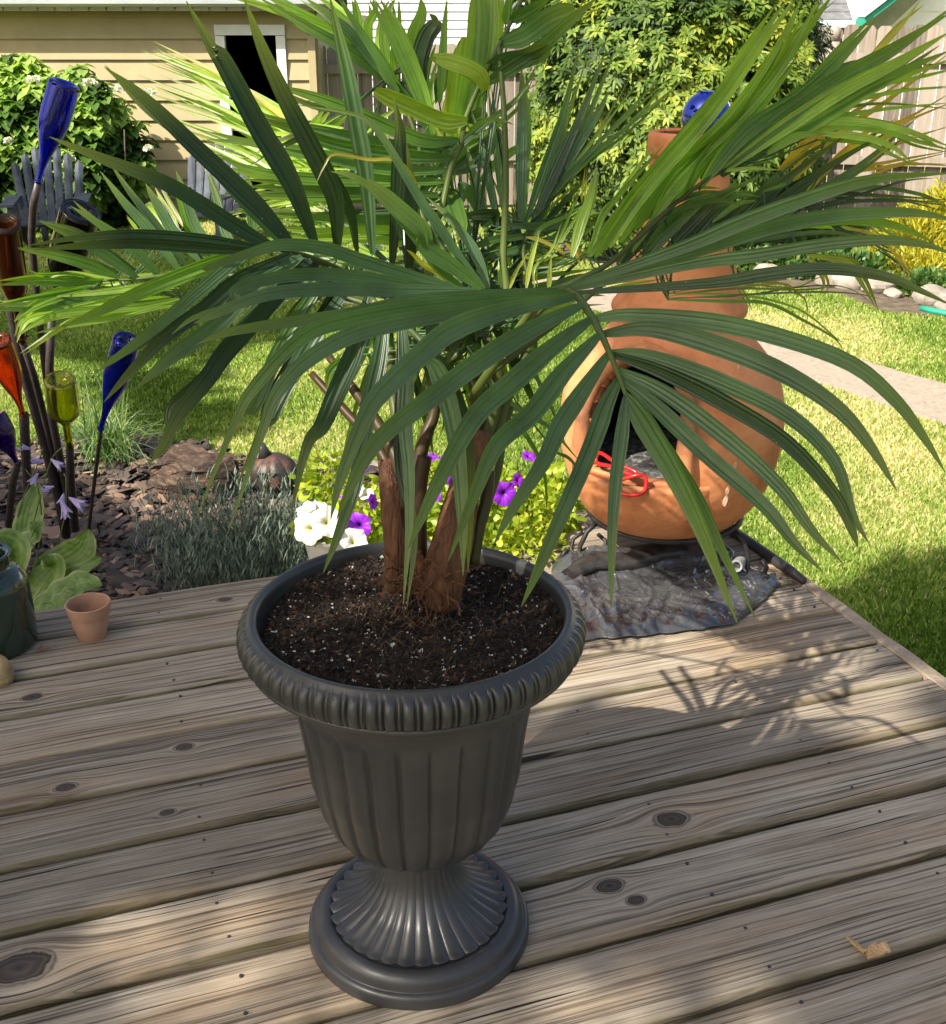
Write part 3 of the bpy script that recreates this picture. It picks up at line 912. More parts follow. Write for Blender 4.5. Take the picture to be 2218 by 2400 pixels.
def rhodo():
    c = at(1590, 300, Y=9.9); cx, cy = c.x, 9.9
    root = empty('rhododendron_bush', (cx, cy, GZ), 'large glossy yellow green bush in front of the fence corner', 'bush')
    rg = np.random.default_rng(5)
    n = 6800
    u = norm(rg.normal(0, 1, (n, 3))); u[:, 1] = -np.abs(u[:, 1]) * .9 - .05; u = norm(u)
    bump = np.array([1 + .22 * mn.fractal(Vector(q_) * 1.8, 1, 2, 3) for q_ in u])
    rr = (0.62 + .40 * rg.random(n) ** .45) * bump
    R3 = np.array([1.22, 1.25, 1.35])
    C = np.array([cx, cy, GZ + 1.15]) + u * rr[:, None] * R3
    C = C[C[:, 2] > GZ + .12]; n = len(C); u = norm(C - np.array([cx, cy, GZ + 1.0]))
    m_ = 9
    ax = norm(u * 1.0 + np.array([0, -.15, .55]) + rg.normal(0, .25, (n, 3)))
    t1 = norm(np.cross(ax, rg.normal(0, 1, (n, 3)))); t2 = np.cross(ax, t1)
    P = []; D = []; S = []; K = []; T = []
    bt = np.clip(.46 + .7 * np.array([mn.noise(Vector(q_) * 2.6) for q_ in C]) + rg.normal(0, .15, n), 0, 1)
    for i in range(m_):
        an = 2 * math.pi * i / m_ + rg.random(n) * .5
        el = rg.uniform(-.25, .55, n)
        rd = t1 * np.cos(an)[:, None] + t2 * np.sin(an)[:, None]
        d = rd * np.cos(el)[:, None] + ax * np.sin(el)[:, None]
        P.append(C + rd * .008); D.append(d); S.append(np.cross(ax, rd))
        T.append(np.clip(bt + rg.normal(0, .14, n), 0, 1))
    P = np.concatenate(P); D = np.concatenate(D); S = np.concatenate(S); T = np.concatenate(T)
    k = len(P)
    m = foliage('rhododendron_leaf', [(0, (.022, .050, .010)), (.35, (.085, .15, .022)), (.75, (.21, .29, .045)), (1, (.34, .36, .05))], trans=.28, rough=.5, spec=.3, tcol=(1.3, 1.4, .4))
    leaf_mesh('foliage', P, D, S, rg.uniform(.045, .09, k), rg.uniform(.017, .030, k), m, root, droop=.2, fold=.12, tintk=T)
    # inner mass of leaves, a darker copy that paints in the bush's deep shade
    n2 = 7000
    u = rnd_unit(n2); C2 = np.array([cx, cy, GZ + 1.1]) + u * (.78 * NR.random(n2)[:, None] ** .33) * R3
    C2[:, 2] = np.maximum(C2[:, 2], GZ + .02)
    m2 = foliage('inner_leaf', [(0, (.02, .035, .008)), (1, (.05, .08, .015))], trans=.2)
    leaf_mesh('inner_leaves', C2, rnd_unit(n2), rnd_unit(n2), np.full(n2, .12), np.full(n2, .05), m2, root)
    b = MB()
    for i in range(40):
        a = R.uniform(0, 6.28); r_ = R.uniform(.3, 1.1); h = R.uniform(.3, 2.0)
        b.tube([(cx + .1 * math.cos(a), cy + .1 * math.sin(a), GZ), (cx + r_ * .6 * math.cos(a), cy + r_ * .6 * math.sin(a), GZ + h * .5), (cx + r_ * math.cos(a), cy - abs(r_ * math.sin(a)), GZ + h)], [.03, .02, .008], 6)
    b.build('branches', BARK, root)


rhodo()


def hydrangea():
    cy = 10.95
    root = empty('hydrangea_bush', (at(150, 300, Y=cy).x, cy, GZ), 'leafy green bush with white flower heads against the yellow wall', 'bush')
    rg = np.random.default_rng(8)
    x0, x1 = at(-120, 300, Y=cy).x, at(335, 300, Y=cy).x
    cx = (x0 + x1) / 2; rx = (x1 - x0) / 2
    n = 5200
    u = norm(rg.normal(0, 1, (n, 3))); u[:, 1] = -np.abs(u[:, 1])
    bm = np.array([1 + .25 * mn.fractal(Vector(q_) * 2.0, 1, 2, 3) for q_ in u])
    C = np.array([cx, cy + .1, GZ + .62]) + u * (rg.random(n) ** .35 * bm)[:, None] * np.array([rx, .55, .80])
    C = C[C[:, 2] > GZ + .05]
    n = len(C)
    P = []; D = []; S = []; T = []
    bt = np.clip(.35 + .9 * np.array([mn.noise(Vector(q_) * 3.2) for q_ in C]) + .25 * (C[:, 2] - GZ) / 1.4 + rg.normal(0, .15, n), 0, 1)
    for i in range(4):
        an = math.pi / 2 * i + rg.random(n)
        d = np.stack([np.cos(an), np.sin(an), rg.uniform(-.5, .25, n)], 1)
        s_ = np.stack([-np.sin(an), np.cos(an), rg.uniform(-.3, .3, n)], 1)
        P.append(C); D.append(d); S.append(s_); T.append(bt)
    P = np.concatenate(P); D = np.concatenate(D); S = np.concatenate(S); T = np.concatenate(T); k = len(P)
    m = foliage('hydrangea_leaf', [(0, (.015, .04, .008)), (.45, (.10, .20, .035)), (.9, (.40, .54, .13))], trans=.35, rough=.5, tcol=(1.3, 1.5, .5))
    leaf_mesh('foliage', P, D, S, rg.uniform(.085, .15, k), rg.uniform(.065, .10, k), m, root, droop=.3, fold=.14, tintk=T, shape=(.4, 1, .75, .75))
    wm = foliage('white_petal', [(0, (.62, .66, .45)), (1, (.82, .82, .70))], trans=.3, tcol=(1, 1, .9))
    for (u_, v_) in ((78, 190), (210, 195), (285, 207), (350, 218), (348, 347), (165, 372), (20, 330)):
        c = at(u_, v_, Y=cy - .55 if u_ < 300 else cy - .4)
        kk = 70; uu = rnd_unit(kk); uu[:, 2] = np.abs(uu[:, 2])
        sz = .055 if v_ < 300 else .025
        leaf_mesh('flower_head', np.array(c) + uu * np.array([sz, sz, sz * .6]), rnd_unit(kk), rnd_unit(kk), np.full(kk, .03), np.full(kk, .026), wm, root, fold=.05)
    b = MB()
    for i in range(30):
        x = rg.uniform(x0 + .3, x1 - .2); b.tube([(x, cy, GZ), (x + R.uniform(-.2, .2), cy - .3, GZ + .9)], [.012, .006], 5)
    b.build('stems', BARK, root)


hydrangea()


def mound(name, pts, n, mats, label, cat, rz, leaf, wl, seed=1, kind=None, rad_=.3, up=.3, group=None):
    """low planting: several centres"""
    rg = np.random.default_rng(seed)
    pts = [np.array(p) for p in pts]
    k = rg.integers(0, len(pts), n)
    base = np.array(pts)[k]
    u = norm(rg.normal(0, 1, (n, 3))); u[:, 2] = np.abs(u[:, 2])
    P = base + u * (rg.random(n) ** .4)[:, None] * np.array([rad_, rad_, rz])
    D = norm(u + rg.normal(0, .4, (n, 3)) + np.array([0, 0, up])); S = rg.normal(0, 1, (n, 3))
    o = leaf_mesh(name, P, D, S, rg.uniform(.7, 1.3, n) * leaf, rg.uniform(.7, 1.3, n) * wl, mats)
    tag(o, label, cat, group, kind)
    return o


YL = foliage('gold_leaf', [(0, (.22, .25, .015)), (.6, (.42, .40, .025)), (1, (.58, .50, .05))], trans=.35, tcol=(1.2, 1.1, .3))
GL = foliage('ground_leaf', [(0, (.03, .08, .02)), (.6, (.08, .17, .04)), (1, (.25, .32, .10))], trans=.3)
mound('golden_shrub', [at(2190, 560, Y=9.6), at(2260, 520, Y=9.6), at(2150, 600, Y=9.3)], 3500, YL, 'golden yellow feathery shrub at the right edge below the fence', 'shrub', .35, .10, .016, 3, rad_=.38)
mound('golden_shrub', [at(2070, 640, z=GZ), at(2140, 655, z=GZ), at(2210, 650, z=GZ)], 2200, YL, 'low spreading golden shrub behind the bed stones', 'shrub', .20, .08, .013, 4, rad_=.30)
gp = [at(1750 + 45 * i, 632 + 3 * i, z=GZ) for i in range(7)] + [at(1900 + 40 * i, 600, z=GZ) for i in range(6)]
mound('ground_cover', gp, 7000, GL, 'low leafy ground cover filling the back bed', 'ground cover', .18, .06, .035, 5, 'stuff', rad_=.30)
mound('leafy_perennial', [at(1960, 560, Y=9.9), at(1900, 575, Y=9.9)], 2500, foliage('fresh_leaf', [(0, (.08, .18, .03)), (1, (.22, .36, .06))], trans=.3), 'bright green plant below the fence post', 'plant', .22, .07, .02, 6, rad_=.25)
mound('dark_shrub', [at(2170, 690, z=GZ), at(2230, 700, z=GZ)], 2500, GL, 'dark leafy low shrub above the stones at right', 'shrub', .16, .055, .03, 7, rad_=.2)
# bed stones
STN = noisy('field_stone', (.16, .14, .115), (.28, .25, .21), scale=9, rough=.9, bump=.5, c3=(.45, .41, .36))


def rock(name, c, r, label, cat='stone', seed=1, sq=(1, .8, .6), m=None, group=None):
    b = MB(); b.lathe([(math.sin(math.pi * (i + .01) / 12.02) * r, -math.cos(math.pi * (i + .01) / 12.02) * r) for i in range(13)], 20)
    vs = []
    for v in b.v:
        v = Vector(v); nn = 1 + .28 * mn.noise(v / r * .9 + Vector((seed * 7, 0, 0))) + .10 * mn.noise(v / r * 3 + Vector((seed, 0, 0)))
        vs.append((v.x * sq[0] * nn, v.y * sq[1] * nn, v.z * sq[2] * nn + sq[2] * r * .6))
    b.v = vs
    o = b.build(name, m or STN, sharp=28); o.location = c; o.rotation_euler.z = seed * 1.3
    return tag(o, label, cat, group)


for i, (u_, v_, r_, lb) in enumerate([(1945, 668, .13, 'pale stone edging the bed near the path end'), (1995, 672, .17, 'largest pale stone edging the back bed'), (2060, 684, .14, 'flat stone between the pale boulder and gold shrub'), (2095, 697, .07, 'smallest stone edging the back bed'),
                                     (2185, 712, .14, 'rounded pale stone at the far right of the bed'), (2214, 724, .08, 'small stone beside the green hose'), (1800, 655, .12, 'grey stone edging the bed left of the others')]):
    rock('bed_stone', at(u_, v_, z=GZ), r_, lb, seed=i + 1)
b = MB(); b.tube([at(2160, 722, z=GZ + .02), at(2185, 728, z=GZ + .02), at(2225, 736, z=GZ + .02), at(2300, 745, z=GZ + .02)], .02, 8)
tag(b.build('garden_hose', noisy('green_hose', (.01, .25, .16), (.02, .32, .2), rough=.4)), 'green garden hose lying on the lawn at the right edge', 'hose')


# adirondack chairs
CHM = noisy('chair_paint', (.032, .042, .058), (.065, .08, .105), scale=7, rough=.8, bump=.3, c3=(.12, .14, .17))


def chair(cx, cy, rz, label):
    root = empty('garden_chair', (cx, cy, GZ), label, 'chair', 'blue grey garden chairs by the garage')
    rot = Matrix.Rotation(rz, 4, 'Z'); T_ = Matrix.Translation((cx, cy, GZ)) @ rot @ Matrix.Scale(.82, 4)

    def put(b, name, m=CHM):
        b.v = [tuple(T_ @ Vector(v)) for v in b.v]
        return b.build(name, m, root, smooth=False)
    # back: seven slats, leaning, rounded top  (local: seat faces -y)
    b = MB()
    for i in range(7):
        x = (i - 3) * .083; h = .80 - .06 * abs(i - 3) ** 1.5 * .6
        fan = (i - 3) * .02
        p = [Vector((x - .038, .22, .30)), Vector((x + .038, .22, .30)), Vector((x + .040 + fan, .22 + h * .42, .30 + h * .9 - .03)), Vector((x + fan, .22 + h * .42, .30 + h * .9 + .01)), Vector((x - .040 + fan, .22 + h * .42, .30 + h * .9 - .03))]
        b.prism(p, 0, Vector((0, .02, -.008)))
    put(b, 'backrest')
    b = MB()
    for i in range(6): b.box((0, -.30 + i * .095, .36 - i * .012), (.56, .085, .02))
    put(b, 'seat')
    for sx in (-1, 1):
        b = MB(); b.box((sx * .34, -.02, .54), (.13, .72, .022)); put(b, 'armrest')
        b = MB(); b.box((sx * .30, -.30, .265), (.09, .03, .53), None); put(b, 'leg')
        b = MB(); b.prism([Vector((sx * .29, -.34, .36)), Vector((sx * .29, -.34, .26)), Vector((sx * .29, .50, 0)), Vector((sx * .29, .56, 0)), Vector((sx * .29, .35, .22))], 0, Vector((.022, 0, 0))); put(b, 'leg')
        b = MB(); b.box((sx * .30, .30, .40), (.04, .05, .28)); put(b, 'arm_support')


q = at(130, 560, z=GZ); chair(at(115, 500, Y=9.6).x, 9.6, rad(14), 'blue grey slatted garden chair left, behind the dark bottle')
q = at(480, 560, z=GZ); chair(at(478, 500, Y=10.0).x, 10.0, rad(-12), 'blue grey slatted garden chair in front of the doorway')
b = MB(); q = at(270, 520, z=GZ)
for i in range(5): b.box((q.x, 9.55 + i * .10, GZ + .25 - i * .012), (.42, .085, .02))
for sx in (-.2, .2):
    b.box((q.x + sx, 9.65, GZ + .12), (.04, .04, .24)); b.box((q.x + sx, 9.95, GZ + .10), (.04, .04, .20))
tag(b.build('foot_stool', CHM, smooth=False), 'low blue grey slatted stool right of the left chair', 'stool')


# ================= unseen leaf canopies added out of view to cast the dappled shade =================
def canopy(name, poly, n, h0, h1, leaf, label, trunk, seed, edge=.03, thin=0):
    rg = np.random.default_rng(seed)
    polys = poly if isinstance(poly[0][0], tuple) else [poly]
    xs = [p[0] for q_ in polys for p in q_]; ys = [p[1] for q_ in polys for p in q_]
    X = rg.uniform(min(xs), max(xs), n * 3); Y = rg.uniform(min(ys), max(ys), n * 3)
    jx, jy = X + rg.normal(0, edge, n * 3), Y + rg.normal(0, edge, n * 3)
    ok = np.zeros(n * 3, bool)
    for q_ in polys: ok |= inpoly(jx, jy, q_)
    if thin:
        p0, p1 = at(440, 1690, z=0), at(60, 2400, z=0)
        sd_ = (p1.x - p0.x) * (Y - p0.y) - (p1.y - p0.y) * (X - p0.x)
        far = at(900, 2010, z=0).y; slope_ = (at(2218, 2260, z=0).y - far) / (at(2218, 2260, z=0).x - at(900, 2010, z=0).x)
        zone = (sd_ > 0) & (Y < far + slope_ * (X - at(900, 2010, z=0).x))
        ok &= ~zone
    X = X[ok][:n]; Y = Y[ok][:n]
    LS = np.ones(len(X))
    if thin:       # sparse small leaves: weaker shade, standing in for light reflected onto near boards
        m2 = 5600
        x2 = rg.uniform(-1.6, 1.8, m2); y2 = rg.uniform(.2, 1.75, m2)
        z2 = ((p1.x - p0.x) * (y2 - p0.y) - (p1.y - p0.y) * (x2 - p0.x) > 0) & (y2 < far + slope_ * (x2 - at(900, 2010, z=0).x))
        X = np.concatenate([X, x2[z2]]); Y = np.concatenate([Y, y2[z2]]); LS = np.concatenate([LS, np.full(int(z2.sum()), thin)])
    k = len(X)
    H = rg.uniform(h0, h1, k)
    s = np.array(SUN) / -SUN.z
    P = np.stack([X - s[0] * H, Y - s[1] * H, H], 1)
    root = empty(name, (trunk[0], trunk[1], GZ), label, 'tree')
    D = norm(rg.normal(0, 1, (k, 3)) * np.array([1, 1, .5])); S = norm(rg.normal(0, 1, (k, 3)) * np.array([1, 1, .5]))
    leaf_mesh('crown', P, D, S, rg.uniform(.8, 1.2, k) * leaf * LS, rg.uniform(.7, 1, k) * leaf * .8 * LS, TL, root)
    b = MB(); c = P.mean(0)
    b.tube([(trunk[0], trunk[1], GZ - .1), (trunk[0] * .9 + c[0] * .1, trunk[1] * .9 + c[1] * .1, h0 * .6), (trunk[0] * .5 + c[0] * .5, trunk[1] * .5 + c[1] * .5, h0)], [.2, .16, .1], 12)
    b.build('trunk', BARK, root)


SH1 = [(-7, 4.9), (-3, 4.5), (-1.9, 3.75), (-1.64, 3.45), (-1.2, 3.3), (-.8, 2.95), (-.45, 2.5), (-.25, 2.15), (-.02, 1.8), (.2, 1.60), (.5, 1.63), (.72, 1.70), (.88, 1.70), (1.0, 1.92), (.93, 2.2), (.80, 2.7), (.76, 3.06), (1.24, 3.26), (2.2, 3.5), (4, 3.6), (4, -1.5), (-7, -1.5)]  # outline of the wanted shade on the deck, not of a real crown
canopy('shade_canopy', SH1, 30000, 5.0, 6.2, .19, 'unseen leaf canopy added behind the camera to shade the near deck', (-5.5, -4.5), 21, thin=.32)
SH2 = [at(-500, 830, z=GZ), at(100, 805, z=GZ), at(620, 790, z=GZ), at(800, 745, z=GZ), at(900, 640, z=GZ), at(700, 560, z=GZ), at(-500, 560, z=GZ)]
s_ = Vector((SUN.x, SUN.y)) / -SUN.z
SH2 = [tuple((p.x + s_.x * GZ, p.y + s_.y * GZ) for p in SH2)]
for (u_, v_, ru, rv) in ((370, 915, 95, 28), (480, 985, 120, 32), (400, 1010, 90, 18), (330, 800, 260, 40)):
    SH2.append(tuple((p.x + s_.x * GZ, p.y + s_.y * GZ) for p in [at(u_ + ru * math.cos(a * .7854), v_ + rv * math.sin(a * .7854), z=GZ) for a in range(8)]))
canopy('shade_canopy', SH2, 11000, 5.5, 6.5, .2, 'unseen leafy tree left of the lawn, added to shade the grass by the chairs', (-7.2, 2.6), 22, .07)
# ================= urn =================
UX, UY = -.076, 1.27
URN = noisy('charcoal_plastic', (.034, .0345, .0355), (.043, .0435, .044), scale=7, rough=.34, bump=.03, bscale=500, spec=.6, c3=(.065, .064, .061), detail=10)
urn = empty('pedestal_urn', (UX, UY, 0), 'charcoal pedestal urn with fluted bowl and beaded rim on the deck', 'urn')


def lerp_prof(pts, n):
    """smooth a profile with catmull-rom"""
    P = [Vector((p[0], 0, p[1])) for p in pts]
    out = []
    for i in range(len(P) - 1):
        p0 = P[max(i - 1, 0)]; p1 = P[i]; p2 = P[i + 1]; p3 = P[min(i + 2, len(P) - 1)]
        for k in range(n):
            t = k / n
            q = 0.5 * ((2 * p1) + (p2 - p0) * t + (2 * p0 - 5 * p1 + 4 * p2 - p3) * t * t + (3 * p1 - p0 - 3 * p2 + p3) * t ** 3)
            out.append((q.x, q.z))
    out.append(pts[-1])
    return out


C0 = (UX, UY, 0)
# rim roll with lobes
NL = 64


def rim_mod(i, a, r, z):
    t = (i - 6) / 22
    if t < 0 or t > 1: return r
    env = math.sin(math.pi * t) ** .45
    ph = (a * NL / (2 * math.pi)) % 1
    # big lobe 0-.62, thin ridge .70-.92
    if ph < .64: h = math.sqrt(max(0, 1 - ((ph - .32) / .32) ** 2)) * .0062
    elif ph < .70: h = -.003
    elif ph < .94: h = math.sqrt(max(0, 1 - ((ph - .82) / .12) ** 2)) * .0042
    else: h = -.003
    return r + h * env


rp = [(.186, .470), (.189, .497), (.1905, .503), (.193, .506), (.1975, .507), (.2005, .505), (.203, .501)]
for k in range(21):
    a = rad(62 - k * 6.6)
    rp.append((.1995 + .0110 * math.cos(a), .4805 + .0215 * math.sin(a)))
rp += [(.205, .462), (.207, .459), (.2065, .4555), (.203, .452), (.196, .449), (.180, .446), (.165, .444)]
b = MB(); b.lathe(rp, NL * 18, rim_mod, C0)
b.build('rim', URN, urn)
# bowl
NF = 24
bp_ = lerp_prof([(.162, .452), (.159, .425), (.152, .395), (.1455, .355), (.1405, .315), (.1365, .275), (.1320, .255), (.1255, .224), (.1145, .198), (.099, .179), (.081, .168), (.062, .163), (.046, .161)], 6)


def bowl_mod(i, a, r, z):
    ph = (a * NF / (2 * math.pi) + .3) % 1
    env = min(1, max(0, (.395 - z) / .006)) * min(1, max(0, (z - .166) / .02))
    # rounded panels meeting in a sharp step
    h = -.0036 + .0052 * math.sin(math.pi * ph) ** .45 - (.0022 if ph > .93 else 0) + .0018 * ph
    return r + h * env


b = MB(); b.lathe(bp_, NF * 20, bowl_mod, C0)
b.build('bowl', URN, urn)
# foot
NFT = 32
fp = lerp_prof([(.044, .168), (.0455, .140), (.0505, .112), (.060, .088), (.076, .068), (.092, .056), (.108, .0465), (.119, .042)], 7)


def foot_mod(i, a, r, z):
    ph = (a * NFT / (2 * math.pi)) % 1
    t = (r - .05) / .069
    amp = .0012 + .0016 * t
    zz = z + amp * (math.sin(math.pi * ph) ** .6 - .6) * min(1, t * 2 + .2)
    rr = r + amp * .7 * (math.sin(math.pi * ph) - .5)
    if t > .93: rr += .0035 * math.sin(math.pi * ph)
    return (rr, zz)


b = MB(); b.lathe(fp, NFT * 16, foot_mod, C0)
b.build('foot', URN, urn)
bs = [(.112, .034), (.117, .0385), (.1205, .0385), (.125, .0405), (.131, .041), (.137, .0385), (.1415, .034), (.144, .028), (.1455, .022), (.1465, .0205), (.1500, .0195), (.1530, .017), (.1545, .012), (.155, .005), (.1545, .0), (.148, .0)]
b = MB(); b.lathe(lerp_prof(bs, 3), 160, None, C0)
b.build('base_ring', URN, urn)

# soil
def soil_mat():
    m, nt, p, o = mat('potting_soil')
    a = N(nt, 'ShaderNodeAttribute', attribute_name='tint'); sp = N(nt, 'ShaderNodeSeparateColor'); lk(nt, a.outputs['Color'], sp.inputs[0])
    r = ramp(nt, [(0, (.008, .005, .003)), (.5, (.022, .013, .008)), (.8, (.055, .030, .017)), (.96, (.15, .075, .038)), (.985, (.75, .73, .68))]); lk(nt, sp.outputs[0], r.inputs[0])
    lk(nt, r.outputs[0], p.inputs['Base Color']); p.inputs['Roughness'].default_value = .9
    return m


SM = soil_mat()


def soil():
    nr, na = 90, 300
    V = []; T = []
    for i in range(nr + 1):
        r = .1895 * (i / nr)
        for k in range(na):
            a = 2 * math.pi * k / na
            x, y = r * math.cos(a), r * math.sin(a)
            z = .486 + .012 * math.exp(-((x - .02) ** 2 + y ** 2) / .006) + .006 * mn.fractal(Vector((x * 22, y * 22, 0)), 1, 2, 3) + .0035 * mn.fractal(Vector((x * 160, y * 160, 3)), .8, 2, 3) + .008 * mn.noise(Vector((x * 9, y * 9, 5)))
            V.append((x, y, z)); T.append((min(.9, max(0, .35 + .55 * mn.noise(Vector((x * 260, y * 260, 1))) + .2 * mn.noise(Vector((x * 30, y * 30, 8))))), 0, 0, 0))
    Fq = [(i * na + k, (i + 1) * na + k, (i + 1) * na + (k + 1) % na, i * na + (k + 1) % na) for i in range(nr) for k in range(na)]
    # crumbs, bark bits and perlite
    n = 17000
    rr = .186 * np.sqrt(NR.random(n)); aa = NR.random(n) * 6.283
    X = rr * np.cos(aa); Y = rr * np.sin(aa)
    Z = np.array([.486 + .012 * math.exp(-((x - .02) ** 2 + y ** 2) / .006) + .006 * mn.fractal(Vector((x * 22, y * 22, 0)), 1, 2, 3) + .008 * mn.noise(Vector((x * 9, y * 9, 5))) for x, y in zip(X, Y)]) + .001
    kind = NR.random(n)
    s = np.where(kind < .972, NR.gamma(2.0, .00045, n) + .0005, NR.gamma(3, .00025, n) + .0007)
    t = np.where(kind < .80, NR.random(n) * .6, np.where(kind < .972, NR.uniform(.78, .965, n), 1.0))
    base = np.array([(1, 1, 1), (1, -1, -1), (-1, 1, -1), (-1, -1, 1), (1.3, 0, 0), (-1.2, .2, 0)]) * .7
    Q = NR.normal(0, 1, (n, 3, 3)) * np.where(kind > .972, .25, .6)[:, None, None] + np.eye(3)
    pv = np.einsum('ij,njk->nik', base, Q) * s[:, None, None] + np.stack([X, Y, Z], 1)[:, None, :]
    k0 = len(V)
    tf = np.array([(0, 1, 4), (0, 4, 3), (1, 2, 4), (2, 3, 4), (0, 3, 5), (0, 5, 1), (1, 5, 2), (2, 5, 3)])
    tri = (np.arange(n)[:, None, None] * 6 + tf[None] + k0).reshape(-1, 3)
    V2 = np.concatenate([np.array(V), pv.reshape(-1, 3)])
    T2 = np.zeros((n, 6, 4)); T2[:, :, 0] = t[:, None]
    T3 = np.concatenate([np.array(T), T2.reshape(-1, 4)])
    V2 = V2 + np.array([UX, UY, 0])
    o = np_mesh('potting_soil', V2, np.array(Fq), T3, SM, None, False, tri)
    tag(o, 'dark potting soil flecked with white perlite in the urn', 'soil', kind='stuff')


soil()
# root fibres in the soil
b = MB()
for i in range(130):
    a = R.uniform(0, 6.28); r_ = abs(R.gauss(0, .055)) + .012
    x, y = UX + .015 + r_ * math.cos(a), UY - .02 + r_ * math.sin(a) * .8
    z = .486 + .012 * math.exp(-((x - UX - .02) ** 2 + (y - UY) ** 2) / .006) + .005
    pts = []; d = R.uniform(0, 6.28)
    for k in range(5):
        pts.append((x, y, z + .005 * math.sin(k * 1.3 + i) + .003)); d += R.uniform(-.9, .9); x += .005 * math.cos(d); y += .005 * math.sin(d)
    b.tube(pts, .00035, 3, False)
tag(b.build('root_fibres', noisy('root_fibre', (.09, .055, .03), (.22, .15, .085), scale=90, rough=.9)), 'fine tan roots around the palm stems on the soil', 'roots', kind='stuff')
# plastic liner scraps at front of rim
PLB = None


def plastic(name, c=.03, rough=.22):
    m, nt, p, o = mat(name)
    tc = N(nt, 'ShaderNodeTexCoord')
    nz = N(nt, 'ShaderNodeTexNoise', i_Scale=5, i_Detail=5); lk(nt, tc.outputs['Object'], nz.inputs['Vector'])
    r = ramp(nt, [(.35, (c, c * 1.04, c * 1.12)), (.65, (c * 1.9, c * 1.95, c * 2.05))]); lk(nt, nz.outputs['Fac'], r.inputs[0]); lk(nt, r.outputs[0], p.inputs['Base Color'])
    p.inputs['Roughness'].default_value = rough; p.inputs['Specular IOR Level'].default_value = .8; p.inputs['Coat Weight'].default_value = .6; p.inputs['Coat Roughness'].default_value = .12
    v = N(nt, 'ShaderNodeTexNoise', i_Scale=24, i_Detail=4, i_Distortion=1.2); lk(nt, tc.outputs['Object'], v.inputs['Vector'])
    b_ = N(nt, 'ShaderNodeBump', i_Strength=.28, i_Distance=.006); lk(nt, v.outputs['Fac'], b_.inputs['Height']); lk(nt, b_.outputs[0], p.inputs['Normal']); lk(nt, b_.outputs[0], p.inputs['Coat Normal'])
    return m


PLB = plastic('black_plastic_film')
b = MB()
n = 70
vs = []; fs = []
for i in range(n + 1):
    a = rad(-125 + 62 * i / n)
    for j in range(4):
        r_ = .1895 - .0025 * j + .003 * mn.noise(Vector((i * .35, j, 0)))
        z = .497 - .010 * j + .010 * max(0, mn.noise(Vector((i * .15, 0, 3)))) + .004 * mn.noise(Vector((i * .6, j * .5, 9)))
        if j > 1: r_ -= .006 * max(0, mn.noise(Vector((i * .22, 7, 3))))
        vs.append((UX + r_ * math.cos(a), UY + r_ * math.sin(a), z))
for i in range(n):
    for j in range(3):
        k = i * 4 + j; fs.append((k, k + 4, k + 5, k + 1))
b.add(vs, fs)
tag(b.build('liner_film', PLB), 'black plastic liner film showing between the soil and urn rim', 'liner')


